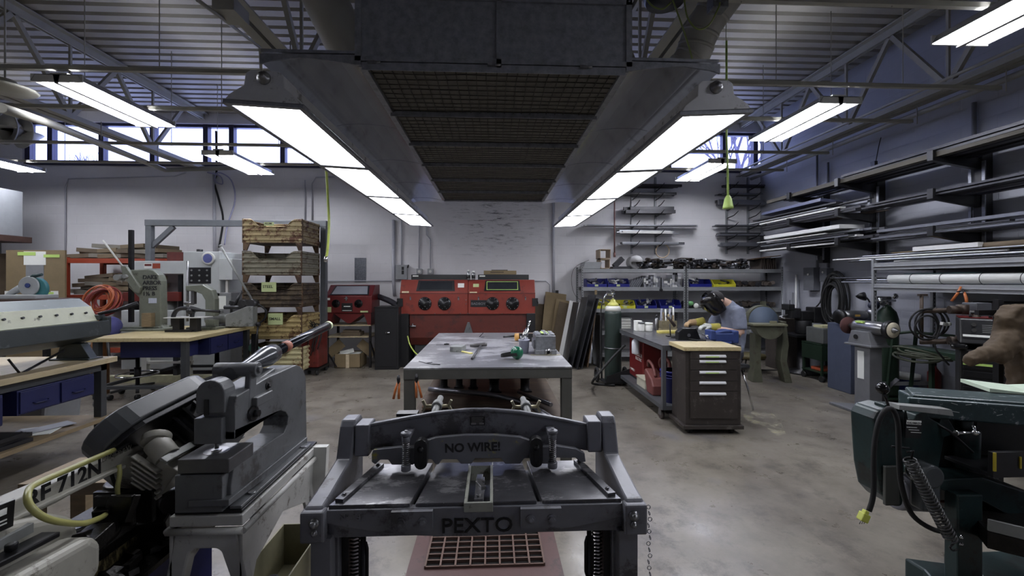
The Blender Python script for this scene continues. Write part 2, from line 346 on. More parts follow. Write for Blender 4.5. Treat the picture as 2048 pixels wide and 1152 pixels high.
# ================= lights
def emis(n, col, s):
    m = bpy.data.materials.new(n); m.use_nodes = True; N = m.node_tree.nodes; b = N['Principled BSDF']
    b.inputs['Base Color'].default_value = (.9,.9,.9,1); b.inputs['Emission Color'].default_value = lin(col); b.inputs['Emission Strength'].default_value = s; return m
tubeM = emis('fluorescent_tube', (243,245,255), 30.0); diffM = emis('light_diffuser', (244,245,252), 6.5)
reflM = mat('light_reflector', (130,130,130), .4, 0, .02)
def pendant(x, y0, y1, lab):
    L_ = y1 - y0; t = thing('pendant_light', lab, 'ceiling light', (x, y0, 3.60), 0, 'pendant fluorescent lights')
    m = MB()
    [m.prism([(s*.24,-.02),(s*.20,.045),(s*.11,.045),(s*.11,.038),(s*.195,.038),(s*.232,-.02)], 0, L_) for s in (-1,1)]; m.prism([(-.06,.042),(.06,.042),(.03,.034),(.018,-.045),(-.018,-.045),(-.03,.034)], 0, L_); [m.bx(-.12,.12,q,q+.02,.036,.044) for q in (.0,L_*.33,L_*.66,L_-.02)]
    m.build('reflector', reflM, t)
    m = MB(); m.bx(-.08,.08,.02,L_-.02,.045,.07); m.build('ballast_cover', white_paint, t)
    for e in (0, L_-.015):
        m = MB(); m.bx(-.24,.24,e,e+.015,-.03,.045); m.build('end_plate', white_paint, t)
    for q in (-.17,-.09,.09,.17):
        m = MB(); m.cyl((q,.02,-.005),(q,L_-.02,-.005), .015, n=8); m.build('lamp_tube', tubeM, t)
    for q in (.12, L_-.12):
        m = MB(); m.cyl((0,q,.06),(0,q,.1), .006, n=6); m.build('hanger', joist_paint, t)
pendant(-4.22, 4.36, 5.6, 'twin white pendant light at upper left, below the long joist')
pendant(-4.22, 6.8, 8.05, 'twin pendant light near the back windows, above the gantry frame')
pendant(-8.2, 6.8, 8.05, 'pendant light cut off by the left edge of the picture')
pendant(3.78, 4.5, 5.8, 'twin white pendant light at right, beyond the hood light')
pendant(3.78, 6.9, 8.2, 'pendant light over the wall racks at the back right')
pendant(3.82, 2.15, 3.36, 'brightest pendant light cut by the top right corner')
pendant(-4.22, 1.9, 3.1, 'unseen pendant light added for its light near the left, above the camera side'); pendant(-8.2, 4.36, 5.6, 'unseen pendant light added for its light beyond the left edge, nearer the camera')  # two pendants out of view, put in for the light they give
pendant(3.82, -.6, .6, 'pendant light behind the camera at right')
lens = mat('housing_grey', (186,187,188), .5, .05, .08, 9, 0, (110,108,104), .3, 8)
def hoodlight(x, s, y0, lab, first):
    t = thing('hood_light', lab, 'light', (x, y0, 2.54), 0, 'hood lights in two rows'); L_ = 1.20
    t.rotation_euler = (0, R(-3)*s, 0)
    m = MB(); m.prism([(-.19,.012),(-.17,.04),(-.15,.055),(-.10,.09),(-.095,.15),(-.07,.17),(.07,.17),(.095,.15),(.10,.09),(.15,.055),(.17,.04),(.19,.012)], 0, L_)
    m.build('housing', lens, t, .004)
    m = MB(); m.bx(-.20,-.17,0,L_,-.008,.012); m.bx(.17,.20,0,L_,-.008,.012); m.bx(-.2,.2,0,.03,-.008,.012); m.bx(-.2,.2,L_-.03,L_,-.008,.012)
    m.build('bezel', galv_dark, t, .003)
    m = MB(); m.bx(-.17,.17,.03,L_-.03,-.002,.006); m.build('diffuser', diffM, t)
    if first:
        m = MB(); m.lathe([(.0,-.001),(.033,0),(.033,.012),(.02,.014),(.018,.035),(.0,.036)], (0,-.0,.13), n=16, d=(0,-1,0)); m.build('conduit_hub', steel, t)
for s, x in ((-1, -1.16), (1, 1.19)):
    for i in range(4):
        hoodlight(x, s, 2.23 + i*1.215, ('%s of the four bright panels on the hood\'s %s side' % (('nearest','second nearest','third nearest','farthest')[i], 'left' if s < 0 else 'right')), i == 0)
# ================= hood
h = thing('exhaust_hood', 'large galvanised exhaust hood with caged filters hanging over the work table', 'exhaust hood', (0.015, 2.2, 2.73))
LH = 3.66
m = MB(); m.bx(-.70,.70,0,.02,.03,.36); m.bx(-.70,-.68,0,LH,.03,.36); m.bx(.68,.70,0,LH,.03,.36); m.bx(-.7,.7,0,LH,.34,.36); m.bx(-.7,.7,LH-.02,LH,.03,.36)
m.build('plenum_box', galv_dark, h)
m = MB()
for a, b in ((-.705,-.675),(.675,.705),(.005,.03)): m.bx(a, b, -.012, 0, 0.0, .37)
m.bx(-.705,.705,-.012,0,.34,.37); m.bx(-.705,.705,-.012,0,.02,.045)
for q in range(7): m.cyl((-.69+q*.23,-.016,.355),(-.69+q*.23,-.01,.355), .004, n=6)
m.build('angle_trim', galv_dark, h)
filt = mat('filter_media', (92,89,82), .9, 0, .25, 14, .4); wirem = mat('grid_wire', (40,36,32), .6, .2, .2, 20)
for k in range(6):
    y0 = k*.61
    m = MB(); m.bx(-.655,.665,y0+.02,y0+.60,.012,.035); f = m.build('filter_panel', filt, h)
    m = MB(); rr = random.Random(k)
    for i in range(25):
        x = -.645+i*.0545; m.tube([(x+rr.uniform(-.004,.004), y0+.02+j*.145, .004+rr.uniform(-.002,.004)) for j in range(5)], .0026, 4)
    for i in range(10):
        y = y0+.03+i*.062; m.tube([(-.65+j*.1625, y+rr.uniform(-.003,.003), .006+rr.uniform(-.002,.003)) for j in range(9)], .0026, 4)
    m.build('wire_grid', wirem, f)
    m = MB(); m.bx(-.67,.67,y0-.012,y0+.012,-.01,.014); m.bx(-.67,.67,y0-.012,y0-.008,-.025,-.01); m.build('crossbar', galv_dark, h)
m = MB(); m.bx(-.67,.67,LH-.02,LH,-.015,.014); m.bx(-.69,-.655,0,LH,-.005,.014); m.bx(.655,.69,0,LH,-.005,.014); m.build('filter_rail', galv_dark, h)
for s in (-1, 1):
    prof = [(.69,.0),(.78,.018),(.88,.03),(.98,.032),(1.06,.028),(1.12,.015),(1.16,0.0)]
    m = MB(); m.prism([(s*a, b) for a, b in prof] + [(s*a, b+.012) for a, b in prof[::-1]], 0, LH+.25)
    for k in range(1,5): m.prism([(s*a, b-.0022) for a, b in prof[:-1]] + [(s*a, b) for a, b in prof[:-1][::-1]], k*.915-.003, k*.915+.003)
    m.build('side_sheet', sheet, h)
    m = MB(); m.prism([(s*.69,-.0),(s*.69,.05),(s*1.17,.045),(s*1.17,-.003),(s*1.12,.012),(s*.98,.03),(s*.88,.025)], -.01, 0); m.bx(min(s*.69,s*1.17), max(s*.69,s*1.17), 0, LH+.25, .06, .075) ; m.build('edge_flange', galv_dark, h)
for q in (-.62, -.02, .45):
    m = MB(); m.bx(q-.02,q+.02,-.03,0,.004,.016); m.cyl((q+.02,-.02,.01),(q+.045,-.02,.01), .006, n=8); m.build('latch', steel, h)
ductm = mat('painted_duct', (146,143,134), .5, .1, .06, 5)
def duct(pts, r, lab, seams):
    m = MB(); P = smoothpath(pts, 6); m.tube(P, r, 20)
    for i in range(3, len(P)-1, seams):
        d = (P[i+1]-P[i]).normalized(); m.tube([P[i]-d*.012, P[i]+d*.012], r+.006, 20)
    tag(m.build('round_duct', ductm), lab, 'duct')
duct([(-1.55,2.6,5.0),(-1.45,3.1,4.3),(-1.2,3.55,3.6),(-1.0,3.8,3.3),(-.87,3.9,3.26)], .17, 'round cream duct dropping to the hood from the left', 6)
duct([(2.1,2.8,4.9),(2.0,3.1,4.2),(1.72,3.4,3.72),(1.62,3.5,3.45),(1.35,3.6,3.24),(.86,3.7,3.2)], .14, 'bent ribbed duct dropping to the hood from the right', 2)
# ================= camera, world
cam = bpy.data.cameras.new('camera'); co = bpy.data.objects.new('camera', cam); C.objects.link(co)
cam.sensor_width = 36; cam.lens = F/2048*36; co.location = (0,0,EYE); co.rotation_euler = (R(90), 0, -TH); cam.shift_y = -16/2048; cam.clip_start = .05
sc = bpy.context.scene; sc.camera = co
w = bpy.data.worlds.new('sky'); sc.world = w; w.use_nodes = True; N = w.node_tree.nodes; bg = N['Background']
bg.inputs[0].default_value = lin((206,214,255)); bg.inputs[1].default_value = 2.4
sc.view_settings.view_transform = 'Standard'; sc.view_settings.look = 'None'; sc.view_settings.exposure = 1.3; sc.view_settings.gamma = 1; sc.view_settings.use_curve_mapping = False
# ================= foot shear
bedm = mat('shear_bed', (92,92,96), .3, .7, .3, 7, .05, (150,150,152), .34, 5, stretch=(1,2,1), chips=(196,196,198), camt=.33, cscale=9)
gp1 = mat('shear_grey', (108,109,115), .4, .15, .12, 8, .1, (70,69,72), .34, 5, chips=(168,170,176), camt=.27)
sy0 = 1.55; O = (-.055, sy0, 0)
sh = thing('foot_shear', 'grey cast foot shear marked NO WIRE! standing in the foreground', 'foot shear', O)
bedz = .852
def pb(px, py, Y, oy=0): p = at(px,py,Y); return (p.x+.055, p.z)
# bed plates
m = MB()
m.prism([(-.44,.34),(-.525,0),(-.24,0),(-.205,.34)], bedz-.03, bedz, 'z')
m.prism([(-.185,.34),(-.22,0),(-.045,0),(-.045,.34)], bedz-.03, bedz, 'z')
m.prism([(.055,.34),(.055,0),(.215,0),(.185,.34)], bedz-.03, bedz, 'z')
m.prism([(.205,.34),(.235,0),(.525,0),(.44,.34)], bedz-.03, bedz, 'z')
m.bx(-.046,.056,.30,.34,bedz-.03,bedz-.0005)
m.build('bed_plate', bedm, sh, .002)
m = MB(); m.prism([(-.45,.34),(-.53,.01),(.53,.01),(.45,.34)], bedz-.12, bedz-.04, 'z'); m.build('bed_casting', gp1, sh)
for s in (-1, 1):
    m = MB(); m.bar((s*.425,.32,bedz+.006),(s*.495,.02,bedz+.006), .032, .012); bolt(m,(s*.487,.05,bedz+.012),.007,.007,(0,0,1)); bolt(m,(s*.43,.30,bedz+.012),.007,.007,(0,0,1))
    m.build('side_gauge', bedm, sh, .001)
# centre pocket
pk = MB()
for a in ((-.047,-.036,-.012,.30),(.046,.057,-.012,.30)): pk.bx(a[0],a[1],a[2],a[3],bedz-.02,bedz+.004)
pk.bx(-.047,.057,-.014,-.004,bedz-.03,bedz+.004); pk.prism([(.30,bedz+.002),(.24,bedz-.05),(.30,bedz-.06)], -.036,.046,'x')
pk.build('gauge_pocket', mat('pocket_paint', (150,152,142), .5, .1, .15, 12, .1, (90,88,80), .35, 8), sh, .002)
m = MB(); m.bx(-.012,.022,.02,.23,bedz-.035,bedz-.015); m.prism([(-.012,.03),(.02,.03),(.026,.13),(.012,.16),(.016,.23),(-.008,.23)], bedz-.015,bedz-.004,'z'); m.cyl((.002,.05,bedz-.004),(.002,.05,bedz+.004),.008); m.box((.01,.12,bedz+.002),(.02,.05,.016),(0,0,25)); m.cyl((-.01,.15,bedz),(.024,.15,bedz+.004),.006)
m.build('gauge_block', steel, sh, .001)
# front apron, curved lower edge
m = MB(); top = [(-.545,bedz-.012),(.545,bedz-.012)]
low = [(.545-1.09*i/16, .735 + .062*abs((i-8)/8)**2.2) for i in range(17)]
m.prism(top + low, -.012, .02); m.build('front_apron', gp1, sh, .004)
m = MB()
for a in (-.30, .155):
    m.bx(a-.0, a+.145, -.03, -.012, bedz-.082, bedz-.014)
    for q in (.035, .11): bolt(m, (a+q,-.03,bedz-.05), .011, .014)
m.build('clamp_lug', gp1, sh, .003)
text('PEXTO', .073, 'raised_lettering', blackm, sh, (-.128,-.0125,.752), (90,0,0), .004, .0004, 1.12)
text('Nº 137', .028, 'raised_number', gp1, sh, (-.485,-.0125,.806), (90,0,0), .003, .0006, 1.15)
# side frames
for s in (-1, 1):
    m = MB()
    prof = [(-.03,.735),(-.03,.845),(-.015,.86),(.06,.866),(.28,.90),(.325,1.02),(.345,1.045),(.42,1.045),(.445,1.02),(.445,.7),(.34,.62),(.10,.70),(.0,.735)]
    m.prism([(y,z) for y,z in prof], s*.535, s*.60, 'x'); m.build('side_frame', gp1, sh, .008)
    m = MB(); m.bx(min(s*.525,s*.607), max(s*.525,s*.607), -.045,-.0,.742,.85); m.build('end_block', gp1, sh, .008)
    m = MB(); bolt(m, (s*.556,-.046,.815), .012,.018); bolt(m, (s*.556,-.046,.782), .008,.012); m.build('adjusting_bolt', steel, sh)
    m = MB(); m.prism([(.30,.90),(.315,1.03),(.41,1.03),(.42,.9)], s*.47, s*.532, 'x'); m.build('slide_guide', gp1, sh, .006)
    # leg
    m = MB(); m.bx(min(s*.51,s*.58),max(s*.51,s*.58),-.02,.03,.02,.745); m.bx(min(s*.50,s*.515),max(s*.50,s*.515),.03,.30,.02,.72); m.bx(min(s*.51,s*.58),max(s*.51,s*.58),.27,.31,.02,.75); m.bx(min(s*.48,s*.6),max(s*.48,s*.6),-.05,.34,0,.02)
    m.build('leg', gp1, sh, .004)
    m = MB(); x = s*.42; m.cyl((x,.06,.05),(x,.06,.75),.009); m.tube([(x-.014,.06,.55),(x-.014,.06,.66),(x-.009,.06,.68),(x+.009,.06,.68),(x+.014,.06,.66),(x+.014,.06,.55),(x+.009,.06,.53),(x-.009,.06,.53)],.005,6,closed=True); m.cyl((x,.06,.50),(x,.06,.54),.014)
    m.build('tie_rod', blackm, sh)
    m = MB(); spring(m, (s*.46,.10,.25),(s*.46,.10,.72), .02, .0035, 34, 8, 4); m.build('return_spring', blackm, sh)
    m = MB(); m.bx(min(s*.475,s*.505),max(s*.475,s*.505),.06,.12,.12,.74); m.build('slide_bar', blackm, sh)
m = MB(); m.bx(-.48,.48,-.22,-.16,.10,.13); 
for s in (-1,1): m.bar((s*.47,-.19,.115),(s*.49,.1,.16),.03,.04)
m.build('treadle', gp1, sh, .004)
# cross head
Y = sy0+.335
up = [(720,856),(735,852),(800,840),(870,828),(930,822),(975,821),(1040,826),(1110,838),(1175,851),(1192,852)]
dn = [(1192,905),(1120,893),(1060,890),(960,888),(860,890),(790,893),(720,905)]
m = MB(); m.prism(PXZ(up+dn, Y, O), .335, .385); m.build('crosshead', gp1, sh, .005)
m = MB(); P = PXZ(up, Y-.02, O); m.tube([(a,.335,b-.004) for a,b in P], .008, 8); m.build('crosshead_rim', gp1, sh)
m = MB(); q = at(955,841,Y); m.bx(q.x+.055-.033,q.x+.055+.033,.331,.335,q.z-.02,q.z+.018); pl = m.build('nameplate', black, sh)
m = MB()
for i in range(5): m.bx(q.x+.055-.026,q.x+.055+.026-.004*(i%2),.3296,.331,q.z-.014+i*.0065,q.z-.012+i*.0065)
m.bx(q.x+.055-.028,q.x+.055-.006,.3294,.331,q.z-.016,q.z-.009); m.bx(q.x+.055+.008,q.x+.055+.028,.3294,.331,q.z-.016,q.z-.009); m.build('engraved_line', steel, pl)
# hold-down plate with teeth
Y = sy0+.29
hd = [(745,905),(748,897),(800,892),(830,893),(850,880),(872,873),(930,868),(990,868),(1040,872),(1062,880),(1075,892),(1110,889),(1150,895),(1168,904),(1170,921),(1160,922),(1150,913),(1110,913),(1100,925),(1080,925),(1070,914),(1048,914),(1040,925),(1010,925),(1003,914),(950,914),(943,925),(922,925),(915,916),(885,916),(878,926),(872,926),(864,916),(836,916),(828,927),(785,927),(778,917),(762,917),(752,926),(745,921)]
m = MB(); m.prism(PXZ(hd, Y, O), .275, .30); m.build('hold_down', mat('hold_down_grey', (112,113,118), .42, .15, .14, 8, .1, (172,164,40), .17, 5), sh, .003)
q = at(890,901,Y); text('NO WIRE!', .051, 'painted_words', black, sh, (q.x+.055, .2745, q.z-.002), (90,-1.2,0), .0006, .0016, 1.02)
for px in (843, 1072):
    m = MB(); q = at(px,893,sy0+.26); x = q.x+.055
    poly = [(x+a, b) for a,b in arc(0, .965, .027, 0, 180, 8)] + [(x+a, b) for a,b in arc(0, .895, .027, 180, 360, 8)]
    m.prism(poly, .235, .275); m.build('slotted_boss', black, sh, .003)
    m = MB(); m.prism([(x+a*.36, b) for a,b in arc(0,.935,.027,0,180,6)]+[(x+a*.36, b) for a,b in arc(0,.905,.027,180,360,6)], .232,.236); m.build('slot', rubber, sh)
    m = MB(); bolt(m,(x,.235,.952),.009,.012); m.build('boss_bolt', blackm, sh)
for px in (812, 1105):
    q = at(px,880,sy0+.24); x = q.x+.055
    m = MB(); m.cyl((x,.24,.875),(x,.24,1.03),.007); m.cyl((x,.24,.865),(x,.24,.89),.02); m.cyl((x,.24,.985),(x,.24,1.006),.017); m.bx(x-.018,x+.018,.235,.34,.995,1.01); m.lathe([(0,1.008),(.022,1.01),(.022,1.022),(.012,1.026),(0,1.027)],(x,.24,0)); m.build('hold_down_screw', gp1, sh, .002)
    m = MB(); spring(m,(x,.24,.888),(x,.24,.986),.0135,.0028,12,10,5); m.build('coil_spring', steel, sh)
# back gauge rods
for px0,py0,px1,py1 in ((881,796,862,832),(1046,798,1062,832)):
    a = at(px0,py0,sy0+.78); b = at(px1,py1,sy0+.40); a = (a.x+.055,.78,a.z); b = (b.x+.055,.385,b.z-.02)
    m = MB(); m.cyl(a,b,.016); c = V(a)*.62+V(b)*.38; m.cyl(c+V((0,.03,0)),c-V((0,.03,0)),.027); m.build('gauge_rod', greypaint2, sh)
    m = MB(); m.cyl(c+V((-.06,0,0)),c+V((.06,0,0)),.008)
    for s in (-1,1): m.box(c+V((s*.065,0,.016)),(.012,.02,.03),(0,s*25,0)); m.box(c+V((s*.065,0,-.012)),(.012,.02,.03),(0,-s*25,0))
    m.build('thumb_screw', mat('brass_dull', (160,154,128), .4, .6, .15, 12), sh)
m = MB(); q = at(800,845,sy0+.6); m.bx(q.x+.055-.01,q.x+.055+.09,.56,.62,.985,1.0); m.build('rear_bracket', blackm, sh)
# chain
m = MB()
for i in range(30):
    z = .83 - i*.022; torus(m, (.618 + .003*(i%3), -.02, z), .007, .0018, (1,0,0) if i % 2 else (0,1,0), 8, 4, 1.0)
tag(m.build('hanging_chain', steel, sh))
# ================= floor grate
g = thing('floor_grate', 'dark red slotted drain grate set in the floor behind the grey shear', 'floor grate', (0,0,0))
a = gp(850,1140); b = gp(1090,1140)
m = MB(); x0, x1, y0, y1 = a.x, b.x, a.y, a.y+.78
m.bx(x0-.10,x1+.10,y0-.25,y0-.005,.0,.006); m.bx(x0-.10,x1+.10,y1+.005,y1+.12,.0,.006); m.bx(x0-.10,x0-.005,y0-.005,y1+.005,.0,.006); m.bx(x1+.005,x1+.10,y0-.005,y1+.005,.0,.006); m.build('surround', mat('surround_red',(86,62,60),.5,0,.15,6,0,(70,56,54),.35,6), g)
m = MB(); m.bx(x0,x1,y0,y1,0,.002); m.build('drain_pan', mat('drain_dark',(20,16,15),.9), g)
m = MB()
n = 14
for i in range(n+1): y = y0+(y1-y0)*i/n; m.bx(x0,x1,y-.004,y+.004,.003,.02)
for i in range(9): x = x0+(x1-x0)*i/8; m.bx(x-.005,x+.005,y0,y1,.004,.022)
m.build('grate_bars', mat('grate_bars',(104,84,76),.5,.3,.15,12), g)
# ================= throat punch on its stand
O = (-1.085, 1.68, 0)
st = thing('punch_stand', 'white cast stand with splayed legs carrying the deep-throat punch', 'machine stand', O)
m = MB(); m.bx(-.135,.135,0,.66,.715,.755); m.build('top_rim', whitecast, st, .004)
m = MB(); m.tube([(-.14,-.005,.70),(.14,-.005,.70)],.013,10); m.tube([(.14,-.005,.70),(.14,.665,.70)],.013,10); m.tube([(-.14,-.005,.70),(-.14,.665,.70)],.013,10); m.build('moulding', whitecast, st)
def aframe(y0, y1):
    out = [(-.115,.69),(-.155,.494),(-.255,0),(-.195,0),(-.088,.50)] + arc(-.035,.60,.03,170,90,5) + arc(.03,.60,.03,90,10,5) + [(.095,.50),(.195,0),(.25,0),(.150,.494),(.115,.69)]
    m = MB(); m.prism(out, y0, y1); return m
aframe(0,.05).build('front_leg', whitecast, st, .008); aframe(.60,.65).build('rear_leg', whitecast, st, .008)
m = MB(); m.prism([(0,.69),(0,.30),(.10,.52),(.32,.60),(.55,.52),(.65,.30),(.65,.69)], .122,.135,'x'); m.prism([(0,.69),(0,.30),(.10,.52),(.32,.60),(.55,.52),(.65,.30),(.65,.69)], -.135,-.122,'x'); m.build('side_web', whitecast, st, .003)
m = MB(); m.prism([(.66,.757),(.70,.757),(.66,.50),(.62,.48)], .10,.20,'x'); 
tag(m.build('white_panel', white_paint, st))
tp = thing('throat_punch', 'grey deep-throat hand punch with long pipe lever on the white stand', 'punch press', (O[0], O[1], .756)); O2 = (O[0],O[1],.756)
m = MB(); m.bx(-.125,.125,.015,.72,0,.012)
m.build('base_plate', blackm, tp, .002)
XR_ = O[0]+.075
f = [(470,880),(470,812),(474,792),(537,754),(592,730),(600,732),(607,740),(612,756),(614,893),(462,1002),(462,975),(468,932),(556,873),(568,866),(575,850),(577,832),(572,824),(562,821),(470,862)]
m = MB(); m.prism(PYZ(f, XR_, O2), -.045, .075, 'x'); m.build('c_frame', greypaint, tp, .004)
f2 = [(613,874),(613,893),(455,1013),(455,1000)]
m = MB(); m.prism(PYZ(f2, O[0]+.085, O2), -.06, .09, 'x'); m.prism([(.02,.012),(.66,.012),(.66,.025),(.02,.025)], .075,.12,'x'); m.build('foot_angle', greypaint, tp, .003)
m = MB()
for y in (.12,.6): m.cyl((.105,y,.02),(.105,y,.032),.014)
m.build('foot_bolt', steel, tp)
m = MB(); m.bx(-.115,.06,.0,.17,.012,.155); m.build('nose_block', greypaint, tp, .004)
m = MB(); m.bx(-.105,.085,-.0,.17,.16,.215); m.build('die_block', mat('die_block', (92,92,94), .32, .5, .2, 10), tp, .004)
m = MB(); m.cyl((-.01,.08,.215),(-.01,.08,.2165),.045); m.cyl((-.01,.08,.2165),(-.01,.08,.221),.018); m.build('die_ring', steel, tp)
hx = -.01
m = MB(); m.bx(hx-.055,hx+.05,.03,.16,.26,.36); m.build('ram_housing', greypaint, tp, .004)
m = MB(); m.cyl((hx,.08,.225),(hx,.08,.27),.008); m.cyl((hx,.08,.36),(hx,.08,.385),.022); m.build('punch_ram', steel, tp)
m = MB(); m.prism([(a,b) for a,b in [(hx-.055,.375),(hx-.055,.45)]+arc(hx,.45,.055,180,0,10)[1:]+[(hx+.055,.375)]], .04,.115); m.build('head_yoke', greypaint, tp, .006)
m = MB(); m.bx(hx-.02,hx-.004,.034,.042,.37,.43); m.build('yoke_slot', black, tp)
for s in (hx-.06, hx+.075):
    m = MB(); m.prism([(.14,.30),(.20,.30),(.20,.33),(.215,.52),(.20,.54),(.175,.54),(.165,.52)], s-.012, s+.012,'x'); m.build('link_plate', greypaint, tp, .005)
m = MB(); m.cyl((hx-.07,.19,.515),(hx+.105,.19,.515),.03); m.cyl((hx-.08,.19,.515),(hx+.115,.19,.515),.014); m.build('top_pivot', greypaint, tp, .002)
m = MB(); m.cyl((hx+.05,.17,.335),(hx+.10,.17,.335),.032); m.cyl((hx+.09,.17,.335),(hx+.118,.17,.335),.016,n=6); m.build('side_pivot_bolt', blackm, tp)
m = MB(); bolt(m,(.076,.30,.42),.012,.012,(1,0,0)); m.build('frame_bolt', blackm, tp)
m = MB(); m.bx(.02,.10,.17,.30,.36,.40); m.prism([(.20,.38),(.20,.44),(.42,.475),(.42,.42)], -.035,.05,'x'); m.build('frame_web', greypaint, tp, .004)
P0 = V((hx,.16,.50)); tipw = at(657,651,2.95); P1 = V((tipw.x-O[0], 2.95-O[1], tipw.z-.756)); D = P1-P0
m = MB(); m.tube([P0, P0+D*.06, P0+D*.10, P0+D*.24, P0+D*.27, P0+D*.33, P0+D*.335],[.028,.03,.024,.044,.05,.046,.03],14); m.build('lever_socket', mat('gloss_grey',(74,76,80),.2,.3,.1,9), tp)
m = MB(); m.tube([P0+D*.33, P1],.027,16); lv = m.build('lever_pipe', mat('lever_black',(30,32,40),.22,.5,.15,9), tp)
m = MB(); m.cyl(P0+D*.98, P1+D*.004,.029); m.build('end_tape', mat('cream_tape',(206,216,176),.6,0,.04), lv)
m = MB(); m.cyl(P0+D*.42, P0+D*.47,.029); m.build('orange_tape', mat('orange_tape',(138,80,60),.6,0,.2,20), lv)
# scrap tray with slugs
tr = thing('steel_tray', 'drab steel tray of round slugs on the floor between punch stand and shear', 'tray', (-1.08, 2.02, 0))
m = MB(); m.bx(-.115,.115,-.42,.50,0,.02); m.bx(-.12,-.112,-.42,.5,0,.25); m.bx(.112,.12,-.42,.50,0,.25); m.bx(-.12,.12,.50,.508,0,.25); m.bx(-.12,.12,-.43,-.42,0,.25); m.build('tray_body', mat('tray_drab',(120,116,92),.5,.3,.15,9), tr, .002)
rr = random.Random(4); k = 0
for i in range(15):
    x = rr.uniform(-.06,.06); y = rr.uniform(-.1,.42); z = .03+ (i//9)*.035+.03
    m = MB(); d = V((rr.uniform(-.35,.35), rr.uniform(-.35,.35), 1)); m.lathe([(0,0),(.042,0),(.045,.004),(.045,.024),(.042,.028),(.03,.028),(.028,.024),(0,.024)], (0,0,0), d=d, n=16)
    tag(m.build('round_slug', darksteel, None, loc=(-1.08+x, 2.02+y, z)), 'dark round slug lying in the drab steel tray', 'metal slug', 'slugs in the steel tray')
# ================= white horizontal band saw, bottom left
sawwhite = mat('saw_white', (158,156,146), .45, .05, .1, 8, .12, (96,92,82), .29, 7)
oily = mat('oily_iron', (34,32,30), .3, .5, .4, 14, .4)
yell = mat('stained_cream', (168,156,112), .5, .1, .2, 9, .2, (46,40,30), .45, 6, stretch=(1,1,.4))
O = (-1.5, 1.3, 0); XA = -1.45
bs = thing('band_saw', 'white horizontal band saw with a yellow hose in front of the punch stand', 'band saw', O)
def yz(p, X): return PYZ(p, X, O)
def q3(px, py, X): p = ax(px,py,X); return V((p.x-O[0], p.y-O[1], p.z))
m = MB(); m.prism(yz([(-160,1085),(279,890),(297,900),(291,911),(243,932),(114,1006),(-160,1135)], XA), -.03, .05, 'x'); m.build('saw_arm', sawwhite, bs, .005)
m = MB(); m.bar(q3(-100,1092,XA)+V((.01,0,0)), q3(291,908,XA)+V((.01,0,0)), .03, .014); m.build('arm_rib', sawwhite, bs, .004)
a = q3(57,1014,XA); text('RF 712N', .078, 'model_lettering', black, bs, (a.x+.001, a.y-.01, a.z-.006), (90,0,90), .0006, .0022, .92)
a = q3(203,931,XA); text('BANDSAW', .03, 'small_lettering', mat('faded_ink',(120,118,110),.6), bs, (a.x+.001, a.y, a.z+.01), (90,0,90), .0005, 0, .9)
# idler wheel housing
m = MB(); m.prism([(-.32,.70),(-.32,.985),(.0,.95),(.15,.90),(.22,.85),(.24,.76),(.15,.70)], -.08, .10, 'x'); m.build('wheel_housing', sawwhite, bs, .03, seg=4)
m = MB(); m.prism([(-.34,.66),(-.34,.86),(.16,.82),(.20,.78),(.20,.68),(.12,.64)], .10, .20, 'x'); m.build('lower_housing', sawwhite, bs, .03, seg=4)
a = ax(14,1034,-1.385); m = MB(); m.box((.101,a.y-O[1]-.02,a.z),(.004,.10,.075),(-4,0,0)); pl = m.build('label_plate', black, bs)
m = MB(); m.box((.104,a.y-O[1]-.02,a.z+.015),(.001,.06,.018),(-4,0,0)); m.box((.104,a.y-O[1]-.015,a.z-.01),(.001,.05,.004),(-4,0,0)); m.box((.104,a.y-O[1]-.015,a.z-.02),(.001,.05,.004),(-4,0,0)); m.build('label_print', paper, pl)
m = MB(); m.box((.14,-.04,.875),(.055,.26,.016),(-4,0,0)); 
for q in (-.09,-.02): m.cyl((.14,q,.885),(.14,q,.905),.014)
m.build('guide_bracket', blackm, bs, .003)
m = MB(); m.box((.10,-.02,.90),(.02,.18,.03)); m.build('scale_strip', greypaint2, bs, .002)
# neck and gearbox
m = MB(); m.prism(yz([(291,903),(262,915),(252,935),(296,975),(335,985),(368,968),(372,945),(330,930),(305,900)], -1.42), -.06, .10, 'x'); m.build('neck_casting', sawwhite, bs, .012, seg=3)
m = MB(); c = q3(312,885,-1.36); c2 = q3(336,915,-1.30); m.cyl(c, c2, .045, n=18); m.cyl(c+V((-.01,.02,.02)), c, .05, n=18); m.build('gear_cylinder', sawwhite, bs, .003)
m = MB(); c = q3(340,932,-1.33); m.box(c, (.13,.16,.12), (0,35,0))
for i in range(6): m.box(c+V((-.02+.0,-.095,-.05+i*.02)), (.12,.03,.007), (0,35,0))
m.build('finned_gearbox', sawwhite, bs, .003)
m = MB(); m.box(c+V((.06,-.02,.07)), (.03,.2,.012), (0,35,0)); m.box(c+V((.0,.1,.09)), (.14,.03,.03), (0,35,0)); m.build('gearbox_lid', greypaint2, bs, .003)
